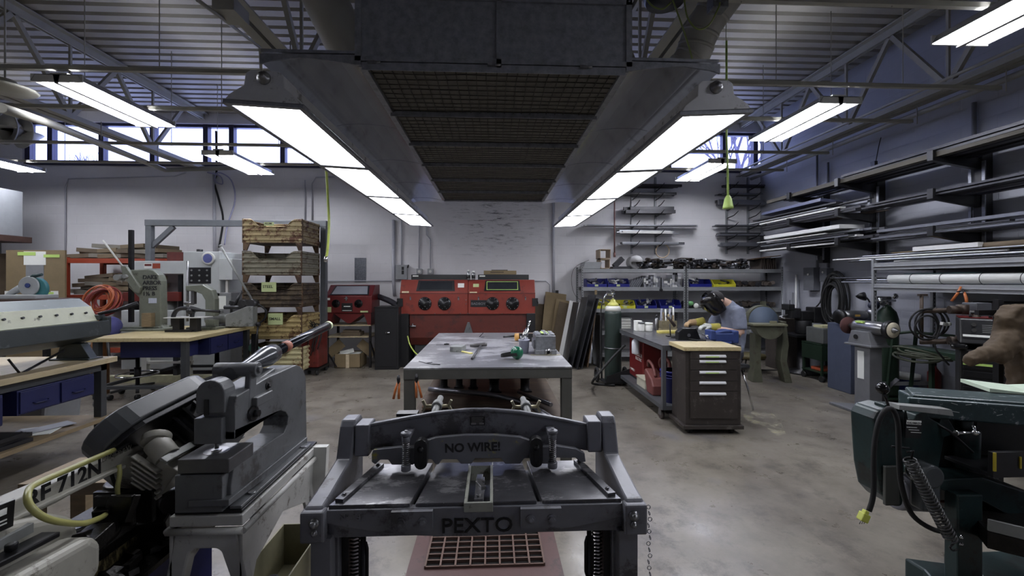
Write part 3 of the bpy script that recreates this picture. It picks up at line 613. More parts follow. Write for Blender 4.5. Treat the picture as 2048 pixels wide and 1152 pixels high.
# belt guard
A = q3(262,868,-1.50); B = q3(372,805,-1.42); u = (B-A).normalized(); n_ = (V((.62,-.35,-.62)) - u*V((.62,-.35,-.62)).dot(u)).normalized(); v = n_.cross(u)
gT = MX(((u.x,v.x,n_.x,A.x),(u.y,v.y,n_.y,A.y),(u.z,v.z,n_.z,A.z),(0,0,0,1)))
Lg = (B-A).length; stad = arc(Lg,0,.115,-90,90,12) + arc(0,0,.14,90,270,12)
m = MB(); m.T = gT; m.prism(stad, -.06, .035, 'z'); m.build('belt_guard', mat('guard_grey',(80,82,84),.42,.1,.12,9), bs, .012, seg=4)
m = MB(); m.T = gT; m.prism([(a*1.0, b*.93) for a,b in stad], .036, .06, 'z'); m.build('guard_back', blackm, bs, .004)
m = MB(); c = gT @ V((Lg*.82,0,.07)); e = c + n_*.22; m.cyl(c, e, .105, n=22)
for i in range(16):
    t = 2*PI*i/16; m.bar(c + (u*CO(t)+v*S(t))*.11, e + (u*CO(t)+v*S(t))*.11, .008, .02, up=(u*CO(t)+v*S(t)))
m.build('motor', black, bs)
m = MB(); c = q3(450,905,-1.36); m.tube(smoothpath([q3(405,925,-1.4), q3(430,905,-1.36), q3(455,890,-1.32), q3(463,893,-1.3)],4), .022, 10); m.build('motor_handle', mat('gloss_black',(18,18,20),.15), bs)
# vise, tracks and base
m = MB(); a = at(185,985,1.72); b = at(305,1045,1.72); m.bx(a.x-O[0],b.x-O[0],.42,.44,b.z,a.z); a = at(190,992,1.64); b = at(268,1050,1.64); m.bx(a.x-O[0],b.x-O[0],.33,.35,b.z,a.z)
for px in (196, 246): p = at(px,1040,1.6); m.bar((p.x-O[0],.32,p.z-.02),(p.x-O[0]+.02,.34,p.z+.07),.008,.02)
m.build('vise_jaw', oily, bs, .003)
m = MB(); m.bx(-.30,.04,-.30,.72,.545,.61); m.build('bed_side', yell, bs, .004)
m = MB(); m.bx(-.10,.055,-.30,.74,.612,.65); m.bx(-.3,-.12,-.3,.74,.612,.63); m.build('slide_track', oily, bs, .004)
m = MB(); m.tube(smoothpath([q3(150,1100,-1.38), q3(185,1085,-1.38), q3(215,1065,-1.38), q3(222,1040,-1.40)],4), [.05]*5+[.035]*8, 10); m.box(q3(212,1040,-1.42),(.05,.06,.12),(10,0,15)); m.box(q3(170,1090,-1.36),(.08,.16,.05),(5,0,8)); m.build('blade_guide', oily, bs, .004)
m = MB()
rr = random.Random(2)
for i in range(26): m.box((rr.uniform(.07,.19), rr.uniform(-.1,.7), rr.uniform(.565,.60)), (rr.uniform(.02,.06),rr.uniform(.03,.1),.02), (rr.uniform(-20,20),rr.uniform(-20,20),rr.uniform(0,180)))
m.bx(.05,.21,-.3,.75,.54,.56); m.build('chip_tray', oily, bs)
m = MB(); m.bx(-.42,.20,-.3,.76,.04,.54); m.build('base_cabinet', mat('base_blue',(34,38,96),.4,0,.12,8), bs, .006)
m = MB(); m.cyl(q3(328,985,-1.45), q3(350,1005,-1.30), .05); m.cyl((-.06,.60,.61),(-.06,.60,.80),.07); m.box((.06,.60,.70),(.18,.12,.16)); m.box((.14,.52,.66),(.10,.10,.10),(20,0,10)); m.build('pivot_column', oily, bs, .006)
m = MB(); m.cyl((-.2,.2,.70),(.0,.42,.72),.012); m.build('feed_rod', steel, bs)
hz = [ax(228,900,-1.45), ax(140,938,-1.45), ax(72,968,-1.44), ax(56,985,-1.39), ax(58,1008,-1.36), ax(80,1030,-1.34), ax(115,1043,-1.33), ax(165,1047,-1.34), ax(200,1036,-1.38), ax(212,1028,-1.40)]
m = MB(); m.tube(smoothpath([V(p)-V(O) for p in hz],5), .0095, 10); hose = m.build('coolant_hose', mat('hose_yellow',(160,158,96),.35,0,.06), bs)
m = MB(); m.tube(smoothpath([q3(238,930,-1.43),q3(239,950,-1.42),q3(235,975,-1.42),q3(236,990,-1.42)],3), .008, 8); m.build('hose_end', MATS['hose_yellow'], hose)
m = MB(); m.tube(smoothpath([q3(262,880,-1.45),q3(245,895,-1.44),q3(228,905,-1.46),q3(222,940,-1.46),q3(232,975,-1.45)],4), .006, 8); m.build('power_cable', rubber, bs)
# wooden outfeed support behind the saw
t = thing('wooden_stand', 'low plain wooden stand behind the band saw vise', 'stand', (-2.0, 2.35, 0))
m = MB(); m.bx(-.30,.22,-.16,.16,.60,.66); m.build('top_board', wood, t, .003)
for x in (-.26,.18):
    for y in (-.13,.13): m = MB(); m.bx(x-.04,x+.04,y-.03,y+.03,0,.60); m.build('leg', wood, t, .002)
# ================= dark green band saw, right foreground
O = (2.0, 1.95, 0); knk = mat('louvre_grey',(58,60,56),.5)
ks = thing('band_saw', 'dark green horizontal band saw with hanging black cord and yellow plug', 'band saw', O)
def w3(px, py, Y): p = at(px,py,Y); return V((p.x-O[0], Y-O[1], p.z))
def xz(p, Y): return PXZ(p, Y, O)
# arm: box beam running right, slightly toward the camera
a = w3(1795,777,2.14); a.z = 0
AT = MX.Translation((a.x, a.y-.0, 1.10)) @ MX.Rotation(R(-22), 4, 'Z')
m = MB(); m.T = AT; m.prism([(-.02,-.19),(1.1,-.19),(1.1,0),(.03,0)], -.02, 0, 'z'); m.prism([(-.045,-.01),(-.045,-.085),(.0,-.10),(1.1,-.10),(1.1,-.01)], -.215, -.19, 'y')
m.bx(0,1.1,-.19,0,-.10,-.018); m.build('saw_arm', tealedge, ks, .008)
rr = random.Random(5)
m = MB(); m.T = AT
for i in range(12):
    x = rr.uniform(.0,.6); m.box((x, -.2161, rr.uniform(-.07,-.02)), (rr.uniform(.012,.03),.0006,.0025), (0,rr.uniform(-80,20),0))
m.build('paint_scratch', mat('scratch_white',(170,176,172),.6), ks)
m = MB(); m.prism(xz([(1785,806),(1888,815),(1892,828),(1784,815)], 1.90), -.085, -.03); m.build('clamp_strip', greypaint2, ks, .002)
m = MB(); m.prism(xz([(1778,812),(1800,812),(1802,832),(1812,832),(1822,822),(1826,842),(1836,846),(1842,832),(1862,822),(1868,838),(1888,850),(1896,828),(1905,838),(1920,862),(1920,872),(1898,878),(1886,946),(1872,955),(1850,944),(1820,928),(1800,915),(1780,915)], 1.90), -.03, .03); m.build('frame_plate', teal, ks, .005)
m = MB(); out = [(1748,818),(1776,812),(1800,815),(1800,985),(1795,1010),(1775,1008),(1755,985),(1746,940),(1742,880),(1740,835)]
m.prism(xz(out, 1.93), -.05, .10); m.build('wheel_guard', teal, ks, .02, seg=4)
m = MB(); m.bx(*(lambda p,q:(p.x,q.x))(w3(1772,960,1.88),w3(1800,1000,1.88)), -.07,-.052, .62,.80); m.build('guard_louvre', knk, ks, .004)
p = w3(1833,860,1.87); m = MB(); m.box((p.x,-.065,p.z),(.075,.004,.085),(0,4,0)); pl = m.build('maker_plate', black, ks)
m = MB(); m.box((p.x,-.068,p.z+.03),(.07,.002,.018),(0,4,0)); 
for i in range(3): m.box((p.x+.01*(i-1),-.068,p.z+.008-i*.012),(.05,.001,.0025),(0,4,0))
m.build('plate_strip', paper, pl); text('KALAMAZOO', .0125, 'plate_lettering', black, pl, (p.x-.033,-.0695,p.z+.026), (90,4,0), .0003, .0003)
m = MB(); c = w3(1855,950,1.85); m.cyl(c+V((0,-.03,0)), c+V((0,.06,0)), .052, n=20); m.box(c+V((.01,.02,-.08)),(.09,.06,.16)); m.build('pivot_knuckle', mat('knuckle_grey',(72,76,78),.4,.2,.1,9), ks, .01)
m = MB(); c = w3(1842,985,2.02); m.cyl(c+V((-.12,.02,0)), c+V((.14,.02,-.02)), .085, n=24); m.build('motor', mat('motor_grey',(96,96,102),.4,.2,.12,8), ks, .008)
m = MB(); m.bx(c.x-.10,c.x+.11,-.03,-.025,c.z+.002,c.z+.012); m.build('motor_stripe', mat('stripe_red',(120,50,40),.5), ks)
m = MB(); c = w3(1885,975,1.98); m.lathe([(.0,-.05),(.07,-.05),(.09,-.02),(.09,.02),(.07,.05),(0,.05)], c, 'x', 18); m.build('motor_end', black, ks)
m = MB(); P = w3(1818,918,1.76); Q = w3(1902,1078,1.76); spring(m, P, Q, .022, .0042, 25, 12, 6); m.build('tension_spring', mat('spring_black',(84,84,84),.35,.6,.15,12), ks)
m = MB(); m.tube([P+V((-.01,0,.03)),P+V((.02,0,.035)),P+V((.01,0,.0))],.004,6); m.tube(smoothpath([Q,Q+V((.01,0,-.02)),Q+V((-.005,0,-.035)),Q+V((.01,0,-.05)),Q+V((.03,0,-.045))],3),.004,6); m.tube([P+V((-.03,.05,.035)),P+V((.04,.04,.03))],.005,6); m.build('spring_hook', blackm, ks)
m = MB(); c = w3(1929,930,1.95); m.cyl((c.x,0,.76),(c.x,0,.94), .052,.056, n=20); m.cyl((c.x,0,.94),(c.x,0,.985), .03, n=16); m.build('hydraulic_cylinder', teal, ks, .004)
m = MB(); pts = [(1877,962),(1900,958),(1965,955),(2100,1000),(2100,1075),(1965,1002),(1930,1000),(1878,978)]
m.prism(xz(pts, 1.85), -.10, .14); m.build('support_arm', teal, ks, .006)
m = MB(); a = w3(1916,1000,1.80); b = w3(1975,1000,1.80); m.bx(a.x, b.x-.02, -.15, -.09, .0, a.z+.02); m.build('column', teal, ks, .006)
m = MB(); 
for py in (1074,1088): q = w3(1922,py,1.80); bolt(m, (q.x+.0,-.15,q.z), .006, .006)
m.build('column_bolt', chrome, ks)
m = MB(); p = w3(1915,866,1.80); m.cyl(p, p+V((.075,0,0)), .0055); m.cyl(p+V((-.01,0,0)), p+V((.0,.0,0)), .011); m.sph(p+V((.08,0,.0)), .013); m.cyl(p+V((.08,0,-.01)),p+V((.075,0,.03)),.006); m.cyl(p+V((.09,0,.0)),p+V((.13,.02,-.005)),.005); m.build('feed_valve', chrome, ks)
m = MB(); a = w3(1986,905,1.75); m.bx(a.x, a.x+.40, -.20,-.18, .80, a.z); m.bx(a.x,a.x+.4,-.18,.0,.80,.815); m.build('vise_plate', black, ks, .002)
m = MB(); m.bx(a.x, a.x+.010, -.205,-.199, .83, a.z); m.bx(a.x+.118, a.x+.124, -.205,-.199, .84, a.z-.02); m.build('yellow_edge', mat('edge_yellow',(178,160,44),.5,0,.1), ks)
m = MB(); m.bx(a.x-.02,a.x+.5,.02,.22,.70,1.0); m.cyl((a.x+.02,.12,.95),(a.x+.18,.02,.98),.035); m.build('dark_filler', mat('deep_black',(22,24,24),.5,.2,.2,8), ks, .01)  # black box put in to fill the darkness behind the saw
m = MB(); m.tube([(a.x-.10,.0,1.0),(a.x-.03,-.05,.95),(a.x+.05,-.08,.86)],.006,6); m.build('guide_rod', blackm, ks)
m = MB(); p = w3(1975,1049,1.72); d = V((.55,-.42,-.02)); m.bar(p, p+d, .012, .05); m.build('tray_lip', greypaint2, ks, .003)
m = MB(); m.prism([(p.x,p.y),(p.x+.5,p.y-.4),(p.x+.7,p.y+.1),(p.x+.2,p.y+.3)], p.z-.10, p.z-.03, 'z'); m.build('chip_tray', oily, ks)
m = MB(); P_ = [gp(1808,1114,.30), gp(1846,1138,.30), gp(1900,1200,.30), gp(2060,1200,.30), gp(1960,1150,.30), gp(1915,1128,.30)]; m.prism([(p.x-O[0],p.y-O[1]) for p in P_], 0, .30, 'z'); m.build('base_foot', teal, ks, .01)
m = MB(); m.bx(.25,1.0,-.15,.10,.02,.29); m.build('base_frame', teal, ks, .01)
m = MB(); p = w3(1765,777,1.86); m.sph(p,.026,n=16); b_ = w3(1779,818,1.86); m.cyl(p,b_,.006); m.build('ball_lever', MATS['gloss_black'], ks)
cd = [(1738,1022,1.80),(1747,985,1.80),(1748,900,1.80),(1757,845,1.80),(1772,820,1.80),(1786,820,1.80),(1796,850,1.79),(1798,920,1.79),(1804,975,1.79),(1825,1030,1.80),(1870,1060,1.82),(1905,1060,1.86),(1925,1050,1.9)]
m = MB(); m.tube(smoothpath([w3(*p) for p in cd],5), .0105, 10); cb = m.build('power_cord', rubber, ks)
m = MB(); p = w3(1727,1034,1.80); m.box(p,(.034,.03,.036),(0,25,0)); m.box(p+V((.008,0,.02)),(.02,.02,.02),(0,25,0)); m.build('yellow_plug', mat('plug_yellow',(190,196,84),.4,0,.04), cb, .004)
m = MB(); 
for s in (-.01,0,.01): m.cyl(p+V((s-.004,0,-.018)),p+V((s-.008,0,-.03)),.002,n=6)
m.build('prong', steel, cb)
m = MB(); m.tube(smoothpath([w3(1882,1040,2.0),w3(1900,1046,1.98),w3(1925,1044,1.95)],4),.009,8); m.build('motor_cord', rubber, ks)
m = MB(); m.T = MX.Translation((2.62,2.02,1.103)) @ MX.Rotation(R(-22),4,'Z'); m.prism([(-.17,0),(.02,0.0),(.02,.002),(-.17,.018)],-.10,.12,'y'); m.prism([(.02,0),(.15,.016),(.15,.018),(.02,.002)],-.10,.12,'y')
tag(m.build('open_booklet', mat('mint_paper',(196,212,190),.7,0,.05)), 'pale green open booklet lying on the dark green band saw', 'booklet')
# ================= welding table
tabm = mat('table_steel', (118,118,120), .36, .4, .2, 3, .06, (168,168,170), .44, 1.6, stretch=(1,1.6,1), chips=(206,206,208), camt=.36, cscale=3.5)
tside = mat('table_side', (84,84,80), .5, .4, .12, 6)
TZ = .90; TX0, TX1, TY0, TY1 = -.757, .69, 3.70, 6.12
t = thing('work_table', 'heavy steel welding table in the centre under the hood', 'table', (0, 3.70, 0))
m = MB(); m.bx(TX0,TX1,0,TY1-TY0,TZ-.014,TZ); m.build('table_top', tabm, t, .002)
m = MB(); m.bx(TX0,TX1,0,.012,TZ-.10,TZ-.014); m.bx(TX0,TX1,TY1-TY0-.012,TY1-TY0,TZ-.10,TZ-.014); m.bx(TX0,TX0+.012,0,TY1-TY0,TZ-.10,TZ-.014); m.bx(TX1-.012,TX1,0,TY1-TY0,TZ-.10,TZ-.014); m.build('apron', tside, t, .003)
for x in (TX0+.045, TX1-.045):
    for y in (.05, TY1-TY0-.05):
        m = MB(); m.bx(x-.045,x+.045,y-.045,y+.045,0,TZ-.10+.003); m.build('leg', tside, t, .004)
m = MB(); m.bx(TX0+.03,TX1-.03,.03,TY1-TY0-.03,.405,.42); m.build('lower_shelf', mat('shelf_brown',(74,62,50),.5,.3,.3,3,0,(110,96,78),.3,3,stretch=(.5,2,1)), t)
def on(name, label, cat, px, py, z=TZ, rz=0, group=None): p = gp(px,py,z); p.z = z; return thing(name, label, cat, p, rz, group)
t = on('knife', 'small knife with black handle lying left on the steel table', 'knife', 888, 690, rz=2)
m = MB(); m.bx(-.09,0,-.008,.008,.001,.004); m.build('blade', chrome, t); m = MB(); m.tube([(0,0,.008),(.03,0,.011),(.06,0,.01)],[.007,.011,.007],8); m.build('handle', black, t)
t = on('steel_block', 'rectangular grey steel block behind the yellow-tipped strip on table', 'metal block', 914, 703, rz=-14)
m = MB(); m.bx(-.07,.06,-.03,.13,.0005,.055); m.build('block_body', greypaint2, t, .004)
m = MB(); m.bx(-.065,-.035,-.031,-.03,.01,.045); m.build('label_mark', steel, t)
t = on('yellow_square', 'yellow rule leaning against the grey block on the table', 'measuring square', 933, 706, rz=-52)
m = MB(); m.bx(-.17,.05,-.012,.012,.002,.012); m.bx(.05,.09,-.018,.018,.002,.014); m.build('rule', mat('cream_yellow',(220,210,134),.5,0,.08), t, .002)
t = on('hammer', 'dark steel hammer with long head lying on the table middle', 'hammer', 958, 695, rz=0)
m = MB(); m.tube([(-.10,-.0,.022),(-.04,.005,.024),(.06,.02,.03),(.085,.024,.03)],[.016,.02,.022,.02],10); m.build('hammer_head', mat('iron_dull',(92,90,90),.45,.6,.2,14), t)
a = gp(944,720,TZ); m = MB(); p = gp(958,695,TZ); m.cyl((0.02,0,.022),(a.x-p.x,a.y-p.y,.012),.011); m.build('handle', darksteel, t)
t = on('ear_muffs', 'green ear muffs with black band on the front of table', 'ear muffs', 1035, 719)
m = MB(); m.sph((0,0,.062),.062,(.9,.6,1),16,(0,12,-20)); m.build('ear_cup', mat('earmuff_green',(22,92,66),.25,0,.05,6,coat=.4), t)
m = MB(); m.sph((-.012,.045,.06),.06,(.9,.5,1),16,(0,12,-20)); m.build('ear_cup', MATS['earmuff_green'], t)
m = MB(); P = smoothpath([(.03,-.03,.055),(-.06,-.035,.05),(-.13,-.02,.04),(-.155,.02,.035),(-.13,.07,.036),(-.05,.09,.045),(0,.08,.05)],5)
for i in range(len(P)-1): m.bar(P[i],P[i+1]+(P[i+1]-P[i])*.1,.005,.028)
m.build('headband', rubber, t)
t = on('plastic_tub', 'clear tub of rods and pens behind the green ear muffs', 'tub', 1048, 706)
m = MB(); m.lathe([(.045,0),(.056,.13),(.06,.132),(.06,.14),(.052,.14)], n=20); m.build('tub_wall', mat('cloudy_plastic',(150,152,168),.3,0,.1,30), t)
m = MB(); rr = random.Random(3)
for i in range(14): a = rr.uniform(0,6.28); r = rr.uniform(.0,.035); m.cyl((r*CO(a),r*S(a),.11),(r*CO(a)*1.3,r*S(a)*1.3,.15+rr.uniform(0,.03)),.006,n=6)
m.build('rod_bundle', steel, t)
m = MB(); m.tube([(0,0,.13),(.04,.02,.25)],[.03,.02],10); m.tube([(-.02,0,.13),(.02,.01,.24)],[.02,.014],8); m.cyl((.04,.02,.25),(.055,.025,.29),.008); m.cyl((.055,.025,.29),(.065,.03,.33),.010); m.build('chrome_tool', chrome, t)
t = on('engine_casting', 'grey cast metal cylinder head block on the table\'s right side', 'engine part', 1092, 709)
alu = mat('cast_aluminium', (128,130,134), .38, .7, .3, 24, .4)
m = MB(); m.bx(-.105,.095,-.02,.30,.02,.19); m.bx(-.115,.105,-.03,.02,.0,.05); m.box((-.11,.12,.10),(.03,.2,.09)); m.build('casting_body', alu, t, .005)
m = MB()
for i in range(4):
    for j in range(3): m.cyl((-.07+j*.07,.03+i*.075,.19),(-.07+j*.07,.03+i*.075,.205+.01*(j%2)),.022,n=12)
m.bx(-.1,.09,.0,.29,.19,.194); m.build('valve_seat', alu, t)
m = MB(); m.lathe([(.035,0),(.035,.012),(.018,.012),(.018,.0)],(.02,-.03,.03),d=(0,-1,0),n=16); m.cyl((.075,-.031,.12),(.075,-.035,.12),.014); m.build('bore_flange', steel, t)
m = MB(); m.bx(-.04,.03,.03,.2,.206,.211); m.build('green_mark', tape, t)
m = MB(); m.bx(-.16,.14,-.05,-.0,.0005,.003); m.build('base_strip', mat('brass_dull',(150,140,110),.4,.6), t)
t = on('mallet', 'wooden mallet with orange ends behind the clear tub', 'mallet', 1046, 682)
m = MB(); m.cyl((-.10,0,.05),(.22,.03,.05),.045,n=16); m.build('mallet_head', mat('mallet_wood',(190,142,70),.5,0,.12,8), t); m = MB(); m.bx(-.05,.14,-.048,.05,.01,.094); m.cyl((-.05,.05,.06),(-.24,.09,.04),.012); m.build('handle', black, t)
t = on('scriber', 'small black pin standing in a pile of white chalk', 'scriber', 962, 674)
m = MB(); m.cyl((-.02,0,.002),(.03,.02,.055),.005); m.sph((0.02,-.01,.0),.03,(1,1,.15)); m.build('pin', darksteel, t)
m = MB(); a = [gp(x,y,TZ)+V((0,0,.003)) for x,y in ((838,723),(852,727),(865,729),(880,730))]; m.tube(a,.003,6); m.tube([a[1],a[1]+V((.05,.04,0))],.003,6); m.cyl(a[2],a[3],.005)
tag(m.build('soapstone_holder', blackm), 'thin dark wire tool near the front left table corner', 'hand tool')
# under the table
pm = mat('pipe_steel', (120,120,126), .3, .8, .2, 8)
m = MB(); m.tube(smoothpath([gp(858,778,.47)+V((0,0,0)), gp(985,790,.47), gp(1050,806,.47), gp(1062,812,.47)],4)+[gp(1112,842,.475)], .026, 14)
tag(m.build('bent_pipe', pm), 'long bent steel pipe lying across the shelf under the table', 'pipe')
m = MB(); m.tube([gp(1040,797,.465)+V((0,.25,0)), gp(1110,826,.465)+V((0,.25,0))], .02, 10); tag(m.build('straight_pipe', pm), 'shorter dark pipe behind the bent pipe under the table', 'pipe')
m = MB(); m.box((.42,4.35,.43),(.30,.02,.02),(0,0,-22)); tag(m.build('flat_bar', blackm), 'black flat bar lying on the right of the table\'s lower shelf', 'metal bar')
for (x,y,w,lab) in ((-.55,4.9,.10,'leftmost under the table'),(-.38,4.95,.09,'second from left under the table'),(-.22,4.95,.09,'third from left under the table'),(.02,4.75,.13,'in the middle of the lower shelf'),(.36,4.75,.12,'right of the middle on the lower shelf')):
    t = thing('cast_roller', 'dark cast roller housing, '+lab, 'machine part', (x,y,.42)); m = MB(); m.lathe([(w*.5,0),(w*.5,.02),(w*.42,.03),(w*.42,.13),(w*.5,.14),(w*.5,.2)],n=16); m.build('roller', blackm, t); m = MB(); m.bx(-w*.6,w*.6,-.06,.06,.0,.015); m.build('foot', blackm, t)
t = thing('clamp_base', 'black machine base holding rusty part behind the shear\'s left rod', 'machine part', (-.52,3.95,.42)); m = MB(); m.bx(-.1,.16,-.08,.08,0,.05); m.build('base', blackm, t, .006); m = MB(); m.sph((-.06,0,.07),.05,(1.3,1,.7)); m.cyl((0,0,.05),(.1,0,.09),.02); m.build('rusty_part', rustdark, t)
def pliers(px, py, lab, s):
    p = at(px, py, 3.78); t = thing('welding_pliers', lab, 'pliers', (p.x, 3.66, p.z-.0))
    for q in (-1, 1): m = MB(); m.tube([(q*.008,0,.14),(q*.014+s*.01,0,.08),(q*.022+s*.02,0,0)],[.007,.010,.011],8); m.build('orange_handle', mat('grip_orange',(172,98,50),.45,0,.06), t)
    m = MB(); m.tube([(0,0,.13),(0,0,.17),(0,.0,.2)],[.012,.016,.008],8); m.build('jaw', blackm, t)
pliers(803, 790, 'orange-handled pliers hanging left of the table leg', -1); pliers(838, 788, 'orange-handled pliers hanging right of the front left table leg', 1)
# ================= big orange blast cabinet
Y0 = 8.25; c = at(936,560,Y0); t = thing('blast_cabinet', 'big orange-red two-station sandblasting cabinet against the back wall', 'blast cabinet', (c.x, Y0, 0))
W = (at(1072,600,Y0).x - at(801,600,Y0).x)/2; zt, zm, zb, zh = 1.655, 1.40, .995, .40
lowred = mat('dark_red_paint', (84,32,24), .5, 0, .15, 4, 0, (66,30,26), .35, 5)
for s in (0,1):
    x0, x1 = (-W, -.003) if s == 0 else (.003, W); ta = .0 
    m = MB(); m.prism([(0,zb),(0,zm),(.13,zt),(.75,zt),(.75,zb)], x0, x1, 'x'); m.build('cabinet_body', orange, t, .012)
m = MB(); m.bx(-W,W,-.006,0,zm-.012,zm+.0); m.bx(-W,W,-.004,0,zb,zb+.008); m.build('seam_strip', lowred, t)
m = MB(); m.prism([(.03,zb),(.03,.55),(.12,zh),(.6,zh),(.75,zb)], -W*.86, W*.9, 'x'); m.build('hopper', lowred, t, .005)
m = MB(); m.prism([(-.09,.60),(.10,.60),(.03,.84),(-.01,.84)], .0,.03); m.build('hopper_gusset', greypaint, t)
for s in (-1,1): m = MB(); m.bx(min(s*W,s*(W-.17)),max(s*W,s*(W-.17)),-.02,.70,0,zb+.015); m.build('side_leg', black, t, .006)
m = MB(); m.bx(-W*.8,W*.8,.15,.6,.10,.40); m.build('base_box', mat('base_dark',(50,52,54),.5,.2), t)
def slope(px, py):   # window on the slanted front
    return None
winm = mat('dark_window', (44,46,50), .12, 0, .2, 3, 0, None, spec=.6)
sl = math.atan2(zt-zm, .13)
for k,(a,b) in enumerate(((833,910),(968,1041))):
    xa = at(a,575,Y0+.06).x-c.x; xb = at(b,575,Y0+.06).x-c.x; L_ = math.hypot(.13,zt-zm); TT = MX.Translation((0,0,zm)) @ MX.Rotation(sl-PI/2,4,'X') if False else MX(((1,0,0,0),(0,-S(sl),CO(sl),0),(0,CO(sl),S(sl),zm),(0,0,0,1)))
    # local frame: y = outward normal, z = up the slope
    m = MB(); m.T = TT; m.prism([(xa,.04),(xb,.04),(xb-.02,L_-.02),(xa+.03,L_-.02)], .0, .012, 'y'); f = m.build('window_frame', black, t, .004)
    m = MB(); m.T = TT; m.prism([(xa+.05,.07),(xb-.05,.07),(xb-.06,L_-.05),(xa+.07,L_-.05)], .012, .015, 'y'); g = m.build('window_pane', winm, f)
    if k == 1:
        m = MB(); m.T = TT
        for q in ((xa+.05,xb-.05,.06,.07),(xa+.06,xb-.05,L_-.055,L_-.045),(xa+.05,xa+.062,.06,L_-.05),(xb-.062,xb-.05,.06,L_-.05)): m.bx(q[0],q[1],.015,.017,q[2],q[3])
        m.build('tape_border', tape, f)
    m = MB(); m.bx(xa-.12,xb+.22 if k==0 else xb+.17,.16,.42,zt+.002,zt+.10); m.build('lamp_box', black, t, .004)
    m = MB(); m.bx(xa-.09,xa+.02,.155,.16,zt+.06,zt+.085); m.build('lamp_label', paper, t)
for px in (850, 889, 985, 1025):
    p = at(px,607,Y0); x = p.x-c.x; z = p.z
    m = MB(); m.lathe([(.085,0),(.125,.001),(.125,.022),(.085,.024),(.082,.012),(.085,.0)],(x,-.001,z),d=(0,-1,0),n=24); f = m.build('port_ring', black, t)
    m = MB()
    for i in range(8): a = PI/8+i*PI/4; m.cyl((x+.105*CO(a),-.022,z+.105*S(a)),(x+.105*CO(a),-.028,z+.105*S(a)),.008,n=6)
    m.build('ring_screw', chrome, f)
    rr = random.Random(px); m = MB(); m.lathe([(.085,.0),(.07,.006)],(x,-.002,z),d=(0,-1,0),n=24); m.lathe([(.08,.004),(.05+rr.uniform(0,.015),.014),(.028,.006),(.0,.004)],(x+rr.uniform(-.012,.012),-.003,z+rr.uniform(-.01,.01)),d=(0,-1,.15),n=7); m.build('rubber_glove', greypaint2, f)
p = at(957,607,Y0); m = MB(); m.bx(p.x-c.x-.15,p.x-c.x+.155,-.006,0,p.z-.065,p.z+.065); f = m.build('name_plate', black, t); text('BADBOY', .062, 'plate_lettering', steel, f, (p.x-c.x-.14,-.007,p.z-.025), (90,0,0), .001, .0012, 1.12)
for px in (821,917,957,1051):
    p = at(px,597,Y0); m = MB(); m.bx(p.x-c.x-.012,p.x-c.x+.012,-.012,0,p.z-.03,p.z+.02); m.cyl((p.x-c.x,-.012,p.z+.02),(p.x-c.x,-.02,p.z+.03),.012,n=8); m.build('toggle_latch', steel, t)
m = MB()
for px,py in ((870,627),(921,627),(935,627),(952,627),(938,627),(1004,627),(932,600),(932,608),(943,600),(943,608)): p = at(px,py,Y0); m.cyl((p.x-c.x,-.008,p.z),(p.x-c.x,0,p.z),.008,n=8)
m.build('panel_screw', chrome, t)
for px,py,w,h_,mt in ((922,571,.12,.09,'a'),(952,571,.11,.07,'b'),(812,584,.13,.03,'c'),(947,585,.14,.03,'c')):
    p = at(px,py,Y0+.07); m = MB(); y = (p.z-zm)/(zt-zm)*.13; m.T = MX.Translation((p.x-c.x,0,0)) @ TT; zz = (p.z-zm)/S(sl); m.bx(-w/2,w/2,.001,.004,max(zz-h_/2,.004),zz+h_/2)
    m.build('sticker', {'a':paper,'b':ygpaper,'c':mat('cream_tag',(214,204,166),.6)}[mt], t)
for s in (-1,1):
    m = MB(); m.bx(min(s*W,s*(W+.05)),max(s*W,s*(W+.05)),-.02,.05,1.15,1.30); m.bx(min(s*(W-.06),s*(W+.02)),max(s*(W-.06),s*(W+.02)),-.025,-.0,1.15,1.30); m.cyl((s*(W+.03),-.03,1.28),(s*(W+.05),-.03,1.20),.01); m.build('door_latch', black, t)
m = MB(); p = at(826,652,Y0-.0); x = p.x-c.x; m.cyl((x-.06,-.03,p.z),(x+.06,-.03,p.z),.018); m.cyl((x,-.03,p.z-.02),(x,-.03,p.z+.05),.012); m.cyl((x-.05,-.03,p.z),(x-.05,.05,p.z),.012); m.build('air_valve', steel, t)
def simple(name, label, cat, mb, m_, group=None, bev=0, loc=None, rot=None): return tag(mb.build(name, m_, None, bev, loc, rot), label, cat, group)
# things on top of it
p = at(943,548,Y0+.25); t = thing('spray_can', 'two small spray cans on the middle of the orange cabinet', 'spray can', (p.x,Y0+.1,zt+.002))
for s,h_ in ((-.05,.19),(.045,.17)):
    q = t if s < 0 else thing('spray_can', 'silver spray can, the shorter right one atop the orange cabinet', 'spray can', (p.x+.045,Y0+.1,zt+.002))
    o_ = 0 if s > 0 else s; m = MB(); m.lathe([(.034,0),(.036,.01),(.036,h_-.05),(.02,h_-.03)],(o_,0,0),n=14); m.build('can_body', steel, q); m = MB(); m.lathe([(.022,h_-.03),(.022,h_),(0,h_)],(o_,0,0),n=12); m.build('cap', paper, q); m = MB(); m.lathe([(.0365,.03),(.0365,.09)],(o_,0,0),n=14); m.build('can_label', black, q)
t['label'] = 'taller left silver spray can on the middle of orange cabinet'
p = at(1000,545,Y0+.3); t = thing('cardboard_box', 'long flat cardboard box lying on top of the orange cabinet', 'box', (p.x,Y0+.3,zt+.104))
m = MB(); m.bx(-.32,.32,-.12,.12,0,.075); m.build('box_body', card, t, .003); m = MB(); m.bx(-.19,.07,-.1215,-.12,.03,.055); m.build('box_print', card2, t); m = MB(); m.bx(-.17,.15,-.08,.06,.076,.092); m.build('lid_slat', mat('dark_brown',(64,56,50),.7), t)
